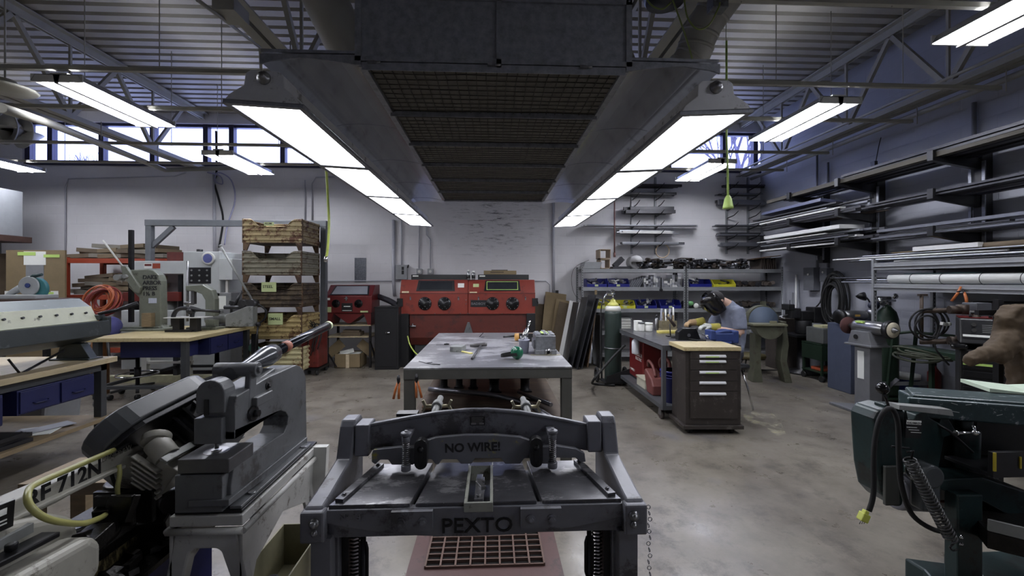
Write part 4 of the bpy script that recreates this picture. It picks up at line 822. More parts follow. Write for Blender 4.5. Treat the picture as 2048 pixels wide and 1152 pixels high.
# ================= small red blast cabinet on stand
Y1 = 8.2; a = at(652,650,Y1); b = at(742,650,Y1); cx = (a.x+b.x)/2; w = (b.x-a.x)/2
t = thing('cabinet_stand', 'plywood-shelved stand below the small red blast cabinet', 'stand', (cx,Y1,0))
for z in (at(700,650,Y1).z-.02, at(700,673,Y1).z-.02): m = MB(); m.bx(-w,w,0,.6,z,z+.02); m.build('shelf_board', maple, t, .002)
zs = at(700,650,Y1).z
for x in (-w+.02,w-.02):
    for y in (.02,.58): m = MB(); m.bx(x-.02,x+.02,y-.02,y+.02,0,zs-.021); m.build('leg', black, t)
m = MB(); m.bar((w-.02,0,.5),(w+.15,-.05,.0),.04,.02); m.bar((-w+.02,0,.3),(-w+.2,0.0,.02),.03,.02); m.build('brace', black, t)
t = thing('blast_cabinet', 'small red bench-top sandblasting cabinet with slanted window', 'blast cabinet', (cx,Y1,zs))
H0 = at(700,620,Y1).z-zs+.0; zt2 = at(700,570,Y1).z-zs; zf = at(700,592,Y1).z-zs
m = MB(); z1 = at(700,626,Y1).z-zs; m.prism([(-.02,z1),(-.02,zf),(.22,zt2),(.56,zt2),(.56,z1)],-w,w+.02,'x'); m.build('cabinet_body', redp, t, .012)
m = MB(); m.prism([(-w+.12,z1),(w-.12,z1),(.03,.03),(-.03,.03)],.02,.5); m.build('hopper', redp, t, .004)
for s in (-1,1): m = MB(); m.prism([(s*w,z1),(s*w,0.001),(s*(w-.06),.001),(s*(w-.14),z1)],0,.52); m.build('leg_panel', redp, t)
L_ = math.hypot(.24,zt2-zf); an = math.atan2(zt2-zf,.24); TT2 = MX(((1,0,0,0),(0,-S(an),CO(an),-.02),(0,CO(an),S(an),zf),(0,0,0,1)))
m = MB(); m.T = TT2; m.prism([(-w+.07,.02),(w-.04,.02),(w-.08,L_-.03),(-w+.11,L_-.03)],.0,.006,'y'); f = m.build('window_frame', black, t); m = MB(); m.T = TT2; m.prism([(-w+.10,.045),(w-.07,.045),(w-.11,L_-.05),(-w+.14,L_-.05)],.006,.009,'y'); m.build('window_pane', mat('light_window',(150,152,158),.15,0,.1,3), f)
for px in (673,718):
    p = at(px,607,Y1); m = MB(); x = p.x-cx; z = p.z-zs; m.lathe([(.055,0),(.075,.001),(.075,.015),(.055,.018),(.0,.004)],(x,-.021,z),d=(0,-1,0),n=20); f = m.build('port_ring', blackm, t); m = MB(); m.sph((x,-.028,z),.055,(.6,.15,.9),10); m.build('glove', greypaint2, f)
p = at(695,614,Y1); m = MB(); m.bx(p.x-cx-.1,p.x-cx+.1,-.026,-.02,p.z-zs-.085,p.z-zs+.075); f = m.build('data_plate', black, t); m = MB(); m.bx(p.x-cx-.085,p.x-cx+.085,-.0275,-.026,p.z-zs-.07,p.z-zs-.06); m.bx(p.x-cx-.06,p.x-cx+.06,-.0275,-.026,p.z-zs+.005,p.z-zs+.02); m.build('plate_print', paper, f)
for px,py,w_,h_,mt in ((658,619,.1,.1,ygpaper),(657,598,.07,.04,paper),(729,623,.14,.03,ygpaper)): p = at(px,py,Y1); m = MB(); m.bx(p.x-cx-w_/2,p.x-cx+w_/2,-.024,-.02,p.z-zs-h_/2,p.z-zs+h_/2); m.build('note', mt, t)
m = MB(); p = at(694,597,Y1); m.bx(p.x-cx-.015,p.x-cx+.015,-.04,-.02,p.z-zs-.04,p.z-zs+.04); m.bx(p.x-cx-.04,p.x-cx+.03,-.045,-.03,p.z-zs-.005,p.z-zs+.01); m.build('clasp', chrome, t)
# carton and parts under it
t = thing('cardboard_box', 'open cardboard box of papers on the floor beneath the red cabinet', 'box', (cx-.02,Y1+.1,0))
for q in ((-.24,.24,-.1,-.092),(-.24,.24,.292,.30)): m = MB(); m.bx(q[0],q[1],q[2],q[3],0,.26); m.build('side_panel', card, t)
m = MB(); m.bx(-.24,-.232,-.1,.3,0,.26); m.bx(.232,.24,-.1,.3,0,.26); m.bx(-.24,.24,-.1,.3,0,.008); m.build('end_panel', card, t)
for s in (-1,1): m = MB(); m.bar((s*.24,.1,.26),(s*.36,.1,.40),.36,.006,up=(0,1,0)); m.build('flap', card, t)
m = MB(); m.bx(-.03,.03,-.104,-.1,0,.25); m.build('tape_strip', mat('pale_tape',(196,180,150),.5), t)
m = MB(); m.bx(-.2,.18,-.05,.25,.23,.25); m.box((-.06,.05,.28),(.25,.2,.02),(8,-12,20)); simple('paper_stack', 'loose white papers lying in the open cardboard box', 'papers', m, paper, loc=(cx-.02,Y1+.1,0))
zz = at(700,673,Y1).z+.001; m = MB(); m.bx(cx-.16,cx+.2,Y1+.05,Y1+.3,zz,zz+.07); m.box((cx+.02,Y1+.15,zz+.09),(.3,.2,.03),(0,2,5)); simple('flat_carton', 'flattened brown carton on the shelf of the red cabinet stand', 'box', m, card2)
# black steel cabinet
a = at(749,731,8.0); b = at(797,731,8.0); t = thing('black_cabinet', 'tall black steel locker with chrome handle between the red cabinets', 'cabinet', ((a.x+b.x)/2,8.0,0))
w = (b.x-a.x)/2; zt3 = at(770,614,8.0).z; m = MB(); m.bx(-w,w,.0,.48,.0,zt3-.02); m.build('locker_body', black, t, .01); m = MB(); m.bx(-w-.01,w+.01,-.01,.49,zt3-.02,zt3); m.build('lid', blackm, t, .004)
m = MB(); m.bx(-w+.03,w-.03,-.008,0,.06,zt3-.08); d = m.build('door', black, t, .003)
z = at(776,665,8.0).z; m = MB(); m.sph((.04,-.035,z),.022,(1.5,1,.8)); m.cyl((.0,-.01,z),(.0,-.04,z),.012); m.bar((.0,-.03,z),(.07,-.03,z+.01),.02,.02); m.build('handle', chrome, d)
m = MB(); m.tube(smoothpath([at(748,590,8.7),at(765,596,8.6),at(785,605,8.5),at(800,618,8.4),at(803,640,8.4)],5),.055,12); simple('vacuum_hose', 'thick black suction hose arching beside the orange cabinet', 'hose', m, mat('hose_dark',(46,46,52),.5))
m = MB(); m.tube(smoothpath([at(815,672,8.1),at(820,690,8.05),at(830,705,8.0),at(842,716,7.9),gp(838,722,.02)],5),.012,8); simple('air_hose', 'yellow-green air hose curling at the orange cabinet\'s left leg', 'hose', m, mat('hose_green',(176,190,90),.4))
# red machine on casters
def caster(m, x, y, r=.045, w=.03, z0=0): m.cyl((x-w/2,y,z0+r),(x+w/2,y,z0+r),r,n=14)
t = thing('battery_charger', 'dark red steel box machine on a caster dolly with cables on top', 'machine on casters', (at(631,735,7.9).x,7.6,0))
wv = mat('weathered_red',(98,34,30),.45,.1,.2,8,.1,(60,28,26),.35,6)
m = MB(); m.bx(-.17,.17,-.0,.42,.13,.80); m.build('red_case', wv, t, .012)
m = MB(); m.bx(-.19,.19,-.03,.45,.09,.125); m.build('dolly_frame', blackm, t)
for x in (-.15,.15):
    for y in (0,.40): m = MB(); caster(m,x,y); m.build('caster', rubber, t)
m = MB(); rr = random.Random(9)
for k in range(7):
    x=rr.uniform(-.18,.1); m.tube(smoothpath([(x,.1,.80),(x+.03,.05,.88+rr.uniform(0,.08)),(x+.12,.0,.86),(x+.16,-.02,.7),(x+.1,-.02,.5+rr.uniform(-.2,.1))],4),.008,6)
m.build('cable_tangle', rubber, t)
# ================= corrugated bins
def binmesh(W_, D_, H_):
    def sidepoly(out):
        pr = []; n = 5
        for i in range(n):
            z = H_*i/n; d = H_/n; pr += [(0,z),(.0,z+d*.35),(.018,z+d*.5),(.018,z+d*.85)]
        pr.append((0,H_)); return pr
    return sidepoly
def make_bin(label, loc, rz, mm, notch=True):
    W_, D_, H_ = .48, .34, .40; t = thing('stacking_bin', label, 'storage bin', loc, rz, 'corrugated stacking bins')
    n = 5
    def panel(L_, cut):
        m = MB(); k = 24
        prof = []
        for i in range(n):
            z = H_*i/n; d = H_/n; prof += [(.0,z),(.0,z+d*.4),(.02,z+d*.55),(.02,z+d*.85)]
        prof.append((.0,H_)); xs = sorted(set([-L_+2*L_*i/k for i in range(k+1)]))
        vs = []; 
        for x in xs:
            top = H_
            if cut:
                ax_ = abs(x)/L_; top = H_ if ax_ > .72 else (H_*.66 if ax_ < .45 else H_*(.66+.34*(ax_-.45)/.27))
            for (o_, z) in prof: vs.append((x, -o_, min(z, top)))
        q = len(prof); fs = [(i*q+j, (i+1)*q+j, (i+1)*q+j+1, i*q+j+1) for i in range(len(xs)-1) for j in range(q-1)]
        m.add(vs, fs); return m
    for s, L_, cut, rot, off in ((0,W_,True,0,(0,-D_,.13)),(1,W_,False,180,(0,D_,.13)),(2,D_,False,90,(W_,0,.13)),(3,D_,False,-90,(-W_,0,.13))):
        o = panel(L_, cut).build('side_panel', mm, t, 0, off, (0,0,rot)); sm = o.modifiers.new('thick','SOLIDIFY'); sm.thickness = .006
    m = MB(); m.bx(-W_,W_,-D_,D_,.125,.135); m.build('bin_floor', rustdark, t)
    for x in (-1,1):
        for y in (-1,1):
            m = MB(); m.prism([(x*(W_),.13),(x*(W_-.11),.13),(x*(W_-.06),.0),(x*(W_-.0),.0)], y*D_-.01, y*D_+.01) ; m.build('foot', rustdark, t)
            m = MB(); m.bx(x*W_-.012,x*W_+.012,y*D_-.012,y*D_+.012,.13,.13+H_); m.build('corner_post', rustdark, t)
    return t
cols = [mat('bin_cream',(178,170,132),.55,.1,.14,7,.2,(112,74,46),.37,5), mat('bin_rust',(168,150,104),.6,.15,.2,7,.2,(90,64,40),.42,5), mat('bin_brown',(90,78,62),.6,.2,.2,7,.2,(52,42,36),.5,5), mat('bin_grey',(128,124,108),.55,.2,.15,7,.2,(84,72,56),.4,5), mat('bin_top',(166,150,112),.55,.1,.16,7,.25,(92,58,38),.46,5)]
a = at(488,735,7.35); b = at(600,735,7.35); bcx = (at(489,600,7.35).x+at(602,600,7.35).x)/2
labs = ['corrugated cream bin at the bottom of the rusty stack','corrugated rust-spotted cream bin, second from the bottom of the stack','dark brown corrugated bin in the middle of the stack','grey corrugated bin, second from top of the stack','rusty cream corrugated bin topmost of the stack']
zb_ = [0,.535,1.07,1.605,2.14]
for i in range(5):
    make_bin(labs[i], (bcx,7.35+.34,zb_[i]), -1.5 if i % 2 else 0, cols[i])
for i,(px,py,w_,h_,tx) in enumerate(((551,638,.24,.19,'SMALL'),(538,574,.24,.16,'STEEL'),(538,448,.16,.06,'ALUM'))):
    p = at(px,py,7.33); m = MB(); m.bx(-w_/2,w_/2,0,.003,-h_/2,h_/2); o = m.build('paper_note', ygpaper, None, loc=(p.x,7.325,p.z)); tag(o,'pale green paper note reading %s taped to the bin stack' % tx,'paper note')
    text(tx, w_*.27, 'note_writing', black, o, (-w_*.42,-.001,-h_*.1), (90,0,0), .0004, .001)
p = at(524,705,7.3); m = MB(); m.box((0,0,0),(.36,.02,.10),(0,38,0)); m.box((-.1,.01,.08),(.16,.02,.14),(0,38,0)); simple('teal_bracket','teal plastic part leaning against the bottom bin of the stack','plastic part',m,mat('teal_plastic',(96,140,130),.5), loc=(p.x,7.22,p.z))
# grey lifting frame
fm = mat('frame_grey',(104,108,112),.45,.3,.1,8); t = thing('gantry_frame', 'grey square-tube gantry frame standing before the back wall', 'gantry', (0,8.14,0))
xl = at(300,450,8.14).x; xr = at(648,450,8.14).x; zg = at(400,447,8.14).z
m = MB(); m.bx(xl-.06,xr+.06,-.05,.05,zg-.05,zg+.06); m.build('cross_beam', fm, t, .005)
for x,s in ((xl,1),(xr,-1)):
    m = MB(); m.bx(x-.05,x+.05,-.05,.05,0,zg-.052); m.build('post', fm, t, .005)
    m = MB(); m.bar((x+s*.04,0,zg-.42),(x+s*.42,0,zg-.06),.08,.06,up=(0,1,0)); m.build('brace', fm, t)
    m = MB(); m.bx(x-.05,x+.05,-.07,.12,.0,.02) ; m.build('foot_rail', fm, t)
# ================= leaning sheets
def lean(label, cat, p0, p1, w_, th, mm, name='leaning_sheet', tilt=0):
    # p0 bottom-left front corner px, p1 top: board with lower edge on the floor
    m = MB(); m.bar(p0, p1, w_, th, up=(0,1,.0)); return simple(name, label, cat, m, mm)
dkp = mat('plate_dark',(44,44,48),.4,.25,.2,5); 
for i,(x0,x1,y,yt,top,mm,nm,lab,wd,th) in enumerate((
    (1080,1085,8.95,9.22,1.13,card2,'cardboard_sheet','low brown cardboard sheet nearest the orange cabinet',.45,.012),
    (1100,1112,8.72,9.12,1.37,card,'cardboard_sheet','tallest cardboard sheet with a white sticker, leaning on wall',.5,.014),
    (1112,1130,8.60,9.0,1.22,card,'cardboard_sheet','folded cardboard sheet left of the leaning steel plates',.42,.02),
    (1118,1140,8.50,8.9,1.15,card2,'cardboard_sheet','dark cardboard sheet just before the steel plates',.5,.01),
    (1128,1152,8.45,8.8,1.20,stock[4],'white_board','narrow white panel leaning among the steel plates',.3,.008),
    (1128,1152,8.2,8.25,1.22,dkp,'steel_plate','dark steel plate, leftmost of the leaning plates',.02,.5),
    (1138,1170,8.15,8.2,1.32,dkp,'steel_plate','dark steel plate, second of the leaning plates',.02,.55),
    (1148,1184,8.1,8.12,1.36,dkp,'steel_plate','dark steel plate, tallest leaning plate by shelf',.02,.6),
    (1158,1191,8.05,8.1,1.30,dkp,'steel_plate','dark steel plate leaning just behind the tallest plate',.02,.5),
    (1170,1186,8.15,8.2,1.05,rustdark,'steel_plate','brown rusty plate low between the leaning plates and cylinder',.02,.45),
    (1192,1198,8.1,8.15,.98,blackm,'steel_plate','short black plate upright beside the gas cylinder cart',.02,.5),
    (1172,1186,8.4,8.75,.95,maple,'plywood_strip','pale plywood strip leaning at the shelf post',.12,.012),
    (1180,1188,8.35,8.7,.92,stock[0],'aluminium_strip','bright aluminium strip leaning at the shelf post',.05,.01),
    (1196,1190,8.3,8.65,1.05,blackm,'steel_plate','black steel plate behind the gas cylinder',.15,.01))):
    p0 = at(x0,700,y); p0.z = .015; p1 = at(x1,620,yt); p1.z = top
    lean(lab,'sheet material',p0,p1,wd*.9,th,mm,nm)

# ================= wall services
cond = mat('conduit_paint',(176,177,184),.5,.1,.05,8); YW = YB-.03
def pipe(pts, r, lab, name='wall_conduit', mm=None):
    m = MB(); m.tube([at(a,b,YW) for a,b in pts], r, 8); return simple(name, lab, 'conduit', m, mm or cond)
pipe([(787,440),(787,560),(789,592)], .035, 'thick white pipe down the wall left of grey panel')
pipe([(803,430),(803,531)], .014, 'thin conduit above the grey electrical panel')
pipe([(838,420),(838,537)], .014, 'thin conduit above the left wall outlet')
pipe([(852,430),(853,470),(860,478),(861,537)], .014, 'kinked conduit above the right wall outlet')
pipe([(652,562),(800,562)], .012, 'horizontal conduit behind the small red cabinet')
pipe([(1065,562),(1092,562),(1100,570),(1100,605)], .012, 'bent conduit right of the orange cabinet')
pipe([(1107,405),(1107,600)], .03, 'tall painted pipe on the wall right of hood', mm=cond)
pipe([(130,620),(131,375),(137,358),(350,352),(372,345)], .014, 'bent conduit framing the blank wall at left')
pipe([(428,345),(430,560)], .03, 'vertical white conduit above the white press')
pipe([(610,360),(610,440)], .014, 'vertical conduit above the bin stack'); pipe([(624,440),(624,368),(632,355),(700,352)], .014, 'curved conduit right above the bin stack')
m = MB(); m.tube(smoothpath([at(432,262,YW),at(433,345,YW),at(428,362,YW),at(438,400,YW),at(446,440,YW),at(438,495,YW-.1)],5),.02,8); simple('power_cable','thick dark cable hanging down beside the white conduit','cable',m,rubber)
m = MB(); m.tube(smoothpath([at(415,345,YW-.05),at(440,352,YW-.05),at(445,368,YW-.05),at(430,362,YW-.05),at(436,345,YW-.05),at(462,360,YW-.1),at(470,400,YW-.1),at(455,450,YW-.15),at(449,490,YW-.2)],5),.014,8); simple('air_line','pale lilac air line looping from ceiling to white press','air line',m,mat('lilac_hose',(150,150,180),.4))
p = at(805,545,YW); t = thing('electrical_panel','grey electrical disconnect box on the back wall by orange cabinet','electrical box',(p.x,YB-.001,p.z)); m = MB(); m.bx(-.13,.11,-.12,0,-.15,.16); m.build('box', shelfgrey, t, .006); m = MB(); m.bx(-.0,.05,-.125,-.12,-.04,.04); m.bx(-.0,.05,-.125,-.12,.05,.12); m.build('switch_label', black, t); m = MB(); m.cyl((.12,-.08,.1),(.14,-.1,.16),.015); m.build('lever', black, t)
for px,lab in ((839,'left'),(861,'right')):
    p = at(px,543,YW); t = thing('wall_outlet','small grey power outlet, %s one above the orange cabinet' % lab,'outlet',(p.x,YB-.001,p.z)); m = MB(); m.bx(-.06,.06,-.07,0,-.06,.06); m.build('outlet_box', shelfgrey, t, .008); m = MB(); m.cyl((0,-.07,0),(0,-.075,0),.03); m.build('socket', white_paint, t)
p = at(720,540,YW); m = MB(); m.box((0,0,0),(.24,.008,.52)); simple('metal_sheet','small grey rectangular sheet leaning on the wall above red cabinet','sheet',m,galv,loc=(p.x,YB-.006,p.z))
p = at(1114,588,YW); m = MB(); m.bx(-.03,.03,-.05,0,-.07,.08); m.bx(-.05,.05,-.06,-.02,-.06,-.03); simple('air_valve','small black valve on the wall pipe right of orange cabinet','valve',m,black,loc=(p.x,YB-.0,p.z))
# ================= rolling steel welding cart
Y0 = 4.93; tz = .885; xl = at(1325,700,Y0).x; xr = 2.92; yb = 6.72
cg = mat('cart_grey',(96,98,102),.4,.4,.12,7); t = thing('welding_cart','grey steel rolling welding bench behind the brown tool chest','rolling bench',(xl,Y0,0))
Wc = xr-xl; Lc = yb-Y0
m = MB(); m.bx(0,Wc,0,Lc,tz-.012,tz); m.build('bench_top', mat('cart_top',(104,104,106),.33,.7,.2,5,.05,(150,150,152),.3,6), t)
m = MB(); m.bx(0,Wc,0,.04,tz-.06,tz-.012); m.bx(0,Wc,Lc-.04,Lc,tz-.06,tz-.012); m.bx(0,.04,0,Lc,tz-.06,tz-.012); m.bx(Wc-.04,Wc,0,Lc,tz-.06,tz-.012); m.build('top_frame', cg, t, .002)
m = MB(); m.bx(0,Wc,0,.04,.13,.18); m.bx(0,Wc,Lc-.04,Lc,.13,.18); m.bx(0,.04,0,Lc,.13,.18); m.bx(Wc-.04,Wc,0,Lc,.13,.18); m.bx(.02,Wc-.02,.02,Lc-.02,.168,.18); m.build('lower_shelf', cg, t, .002)
for x in (.0,Wc-.045):
    for y in (0,Lc-.045):
        m = MB(); m.bx(x,x+.045,y,y+.045,.18,tz-.06); m.build('leg', cg, t, .002)
for x in (.03,Wc-.05):
    for y in (.08,Lc-.1):
        m = MB(); m.bx(x-.03,x+.03,y-.03,y+.03,.115,.13); m.bx(x-.025,x-.02,y-.02,y+.06,.05,.12); m.bx(x+.02,x+.025,y-.02,y+.06,.05,.12); cfork = m.build('caster_fork', steel, t); m = MB(); m.cyl((x-.018,y+.03,.055),(x+.018,y+.03,.055),.054,n=18); m.build('caster_wheel', mat('wheel_dark',(70,62,60),.5), cfork)
# brown tool chest
xa = at(1372,700,4.50).x; xb = at(1480,700,4.50).x; Wk = xb-xa; Dk = .40; kt = .895
br = mat('chest_brown',(58,53,50),.42,.25,.16,7,.08,(86,82,78),.27,7); t = thing('tool_chest','dark brown five-drawer roller chest with butcher block top','tool chest',(xa,4.50,0),-2.5)
m = MB(); m.bx(-.0,Wk,.012,Dk,.10,kt); m.build('chest_body', br, t, .004)
m = MB(); m.bx(-.035,Wk+.02,-.02,Dk+.01,.06,.10); m.build('base_skirt', br, t, .004)
m = MB(); m.bx(-.03,Wk-.01,-.02,Dk+.02,kt,kt+.042); m.build('butcher_top', mapley, t, .003)
zz = [(736,720),(718,702)]; 
def zy(py, Y=4.50): return at(1425,py,Y).z
dr = [(703,717.5),(718.5,739),(740,761),(762,781.5),(782.5,836)]
for i,(a,b) in enumerate(dr):
    m = MB(); m.bx(.045,Wk-.04,-.006,.012,zy(b),zy(a)); d = m.build('drawer', br, t, .002)
    hz_ = (zy(712.0),zy(722.5),zy(744),zy(765),zy(787))[i]; m = MB(); m.prism([(-.022,hz_-.012),(-.026,hz_+.0),(-.006,hz_+.016),(-.004,hz_-.012)],.14,.42,'x'); h_ = m.build('drawer_pull', mat('pull_aluminium',(214,215,218),.35,.3,.03), d)
    if i < 3: m = MB(); m.bx(.20,.34,-.028,-.0235,hz_-.008,hz_+.002); m.build('pull_label', tape, h_)
text('Kennedy', .034, 'maker_script', steel, t, (.06,.009,kt-.046), (90,0,0), .003, .0005)
m = MB(); m.cyl((Wk*.5,.012,kt-.032),(Wk*.5,-.003,kt-.032),.014); m.build('key_lock', chrome, t)
m = MB(); m.bx(Wk,Wk+.03,.10,.2,.36,.76); m.build('red_hose_reel', redp, t, .01)
for x in (.06,Wk-.08): 
    for y in (.06,.34): m = MB(); m.cyl((x-.02,y,.03),(x+.02,y,.03),.03); m.build('caster_wheel', rubber, t)
# under the cart
def pl(px, py, z, X=None): p = gp(px,py,z); p.z = z; return p
x1 = xl+.12; SH = .181
t = thing('welder','red arc welding power source on the cart\'s lower shelf','welding machine',(xl+.14,Y0+1.05,SH))
m = MB(); m.bx(0,.36,0,.60,.02,.62); m.build('red_case', redp, t, .015); m = MB(); m.bx(0,.36,.0,.6,.0,.02); m.build('base_rail', black, t)
text('LINCOLN', .075, 'maker_lettering', white_paint, t, (-.001,.36,.36), (90,0,-90), .001, .001); text('ELECTRIC', .06, 'maker_lettering', white_paint, t, (-.001,.31,.30), (90,0,-90), .001, .0005)
text('POWER 1', .05, 'model_script', white_paint, t, (-.001,.55,.10), (90,0,-90), .001, 0)
m = MB(); m.lathe([(.05,0),(.055,.01),(.055,.15),(.045,.19),(.02,.21),(.02,.24),(0,.24)],n=16); o = simple('spray_bottle','clear white plastic bottle hanging before the red welder','bottle',m,mat('milky_plastic',(196,198,204),.35,0,.04),loc=(xl+.06,Y0+1.12,.60))
t = thing('plastic_crate','white plastic bin under the red welder on the cart','bin',(xl+.04,Y0+.72,SH)); m = MB(); m.prism([(.0,0),(.0,.13),(.30,.13),(.30,0)],0,.28,'x') if False else m.bx(.01,.24,0,.33,0,.12); m.build('crate_body', mat('dirty_white',(172,168,150),.6,0,.08), t, .01); m = MB(); m.bx(0,.25,-.01,.34,.12,.135); m.build('crate_rim', MATS['dirty_white'], t, .004)
t = thing('grinder_case','dusty red angle-grinder case standing on the cart shelf','tool case',(xl+.02,Y0+.42,SH)); m = MB(); m.prism([(0,0),(0,.12),(.06,.20),(.28,.30),(.32,.26),(.20,.0)],.02,.2,'x'); m.build('case_body', mat('dusty_red',(100,54,50),.6,0,.12,8), t, .02); m = MB(); m.tube(smoothpath([(.1,.1,.22),(.1,.2,.34),(.1,.35,.38),(.12,.42,.3)],4),.02,8); m.build('hose_handle', MATS['dusty_red'], t)
for k in range(3):
    m = MB(); torus(m,(0,0,0),.085,.022,(1,.5,.1),20,8); simple('cable_coil','coiled red welding cable on the cart shelf behind the grinder case' if k==0 else ('middle dark cable coil standing on the cart shelf' if k==1 else 'dark cable coil next to the blue bucket'),'cable',m,[MATS['dusty_red'],rubber,greypaint][k],loc=(xl+.28+.03*k,Y0+(.62,.38,.28)[k],SH+(.36,.12,.11)[k]))
t = thing('bucket','blue plastic bucket at the front of the cart\'s lower shelf','bucket',(xl+.20,Y0+.19,SH)); m = MB(); m.lathe([(.0,0),(.115,0),(.14,.36),(.148,.36),(.148,.38),(.135,.38),(.128,.3),(.1,.01)],n=24); m.build('bucket_wall', bluebin, t); m = MB(); torus(m,(0,0,.30),.142,.006); torus(m,(0,0,.33),.144,.005); m.build('bucket_rib', bluebin, t)
# on the cart
CT = .886
def onc(px,py): p = gp(px,py,CT); p.z = CT; return p
m = MB(); m.bx(-.05,.05,-.05,.05,0,.15); simple('white_box','small white carton left of the jars on the cart','box',m,paper,loc=onc(1276,661),bev=.003)
t = thing('jar','grey-lidded white jar between the carton and the cream tub','jar',onc(1283,662)); m = MB(); m.lathe([(.045,0),(.048,.01),(.048,.10),(.04,.11)],n=18); m.build('jar_body', mat('jar_white',(206,206,202),.4), t); m = MB(); m.lathe([(.05,.11),(.05,.135),(0,.135)],n=18); m.build('lid', greypaint, t)
t = thing('tub','round cream-white tub on the cart','tub',onc(1297,662)); m = MB(); m.lathe([(.055,0),(.058,.01),(.06,.10)],n=18); m.build('tub_body', MATS['jar_white'], t); m = MB(); m.lathe([(.064,.10),(.064,.125),(0,.125)],n=18); m.build('lid', paper, t)
t = thing('bottle','silver bottle with black cap right of the cream tub','bottle',onc(1313,660)); m = MB(); m.lathe([(.028,0),(.03,.01),(.03,.16),(.012,.19)],n=14); m.build('bottle_body', steel, t); m = MB(); m.lathe([(.012,.19),(.012,.23),(0,.23)],n=10); m.build('cap', black, t)
t = thing('rod_holder','clear rack of welding rod tubes on the cart','rod rack',onc(1335,661)); m = MB(); m.bx(-.12,.12,-.08,.08,0,.03); m.build('rack_base', mat('tan_plastic',(164,152,120),.5), t)
rr = random.Random(6)
for i in range(9):
    m = MB(); x = -.1+.025*i; h_ = rr.uniform(.22,.36); m.cyl((x,rr.uniform(-.05,.05),.03),(x+rr.uniform(-.01,.01),rr.uniform(-.05,.05),h_),.013,n=8); m.build('rod_tube', [MATS['cloudy_plastic'],steel,card,paper,rust][i%5], t)
m = MB(); m.bx(-.115,.115,-.07,.07,.03,.15); m.build('holder_box', mat('smoky_tan',(120,112,92),.3,0,.2,30), t)
m = MB(); m.bx(-.22,.26,-.05,.04,0,.035); o = simple('rod_tray','long yellow tray of filler rods on the cart','tray',m,mat('tray_yellow',(204,190,106),.5),loc=onc(1345,666),bev=.004)
m = MB(); m.bx(-.07,.07,-.05,.05,0,.045); simple('small_box','small green and yellow box in front of the rod tray','box',m,mat('olive_yellow',(150,152,88),.6,0,.15,14),loc=onc(1368,670),bev=.003)
t = thing('torch_stand','black torch resting upright on its magnetic stand','welding torch',onc(1341,673)); m = MB(); m.bx(-.05,.05,-.04,.04,0,.012); m.cyl((0,0,.01),(-.01,0,.17),.008); m.build('stand', black, t); m = MB(); m.tube([(.06,0,.14),(.0,0,.22),(-.06,0,.28)],[.022,.018,.012],10); m.build('torch_handle', mat('torch_brown',(56,46,42),.5), t)
m = MB(); m.tube(smoothpath([onc(1342,676)+V((0,0,.012)),onc(1365,678)+V((0,0,.012)),onc(1385,681)+V((0,0,.012)),onc(1400,683)+V((0,0,.012))],4),.010,8); m.cyl(onc(1398,683)+V((0,0,.012)),onc(1412,684)+V((0,0,.012)),.014); simple('torch_lead','black torch lead lying across the cart towards the chest','cable',m,rubber)
t = thing('steel_workpiece','dark curved steel workpiece clamped under the welder\'s gloves','workpiece',(2.62,5.42,CT)); m = MB(); m.prism([(-.26,0),(-.26,.10),(-.20,.15),(-.02,.15),(.02,.05),(.04,0)],-.05,.05); m.build('curved_plate', blackm, t, .01); m = MB(); m.cyl((-.12,-.055,.06),(-.12,-.051,.06),.022); m.build('bright_spot', steel, t)
t = thing('bench_vise','blue bench vise bolted to the cart beside the welder','vise',(at(1447,690,5.05).x,5.06,CT))
m = MB(); m.bx(-.13,.10,-.07,.07,.03,.13); m.prism([(-.13,.13),(.0,.17),(.07,.17),(.10,.13)],-.06,.06); m.build('vise_body', viseblue, t, .012)
m = MB(); m.bx(-.19,-.125,-.075,.075,.05,.165); m.build('movable_jaw', viseblue, t, .01); m = MB(); m.bx(.08,.16,-.07,.07,.01,.16); m.build('rear_block', viseblue, t, .015)
m = MB(); m.cyl((0,0,0),(0,0,.03),.10,n=20); m.build('swivel_base', viseblue, t); m = MB(); m.cyl((-.22,0,.09),(.0,0,.09),.016); m.cyl((-.215,-.07,.07),(-.215,.07,.11),.006); m.cyl((.16,0,.09),(.2,0,.09),.02); m.build('screw_handle', steel, t)
# ================= person
skin = mat('skin',(186,152,134),.55,0,.06,8); shirtm = mat('tee_grey',(116,122,140),.85,0,.12,9,.1,(134,142,160),.22,8); black_hair = mat('dark_cap',(34,32,34),.7,0,.3,12)
pant = mat('dark_trousers',(52,54,62),.85,0,.1,8); glv = mat('glove_grey',(176,178,172),.8,0,.1,12); glo = mat('glove_ochre',(168,158,72),.8,0,.12,12); gtan = mat('glove_tan',(168,140,104),.8,0,.12,12)
PY = 5.42
def pp(px, py, dy=0): p = at(px,py,PY); return V((p.x, PY+dy, p.z))
def remesh(o, v=.012, disp=0):
    k = o.modifiers.new('r','REMESH'); k.mode = 'VOXEL'; k.voxel_size = v; k.use_smooth_shade = True
    k = o.modifiers.new('s','SMOOTH'); k.factor = .6; k.iterations = 4
    return o
org = V((3.1,PY,0)); t = thing('person','person in grey T-shirt, black welding helmet and gauntlet gloves welding at the cart','person',org)
def L(v): return V(v)-org
pel = pp(1463,700); 
m = MB()
m.sph(L(pel),.15,(.85,1.1,.8),14); m.tube([L(pel),L(pp(1467,672)),L(pp(1467,645)),L(pp(1460,620)),L(pp(1452,607)),L(pp(1441,600))],[.13,.125,.135,.12,.07,.055],14)
hc = L(pp(1428,602)); m.sph(hc,.098,(.95,.82,1.15),16,(0,-40,0)); m.sph(hc+V((-.05,0,-.06)),.06,(1,.8,1),12)
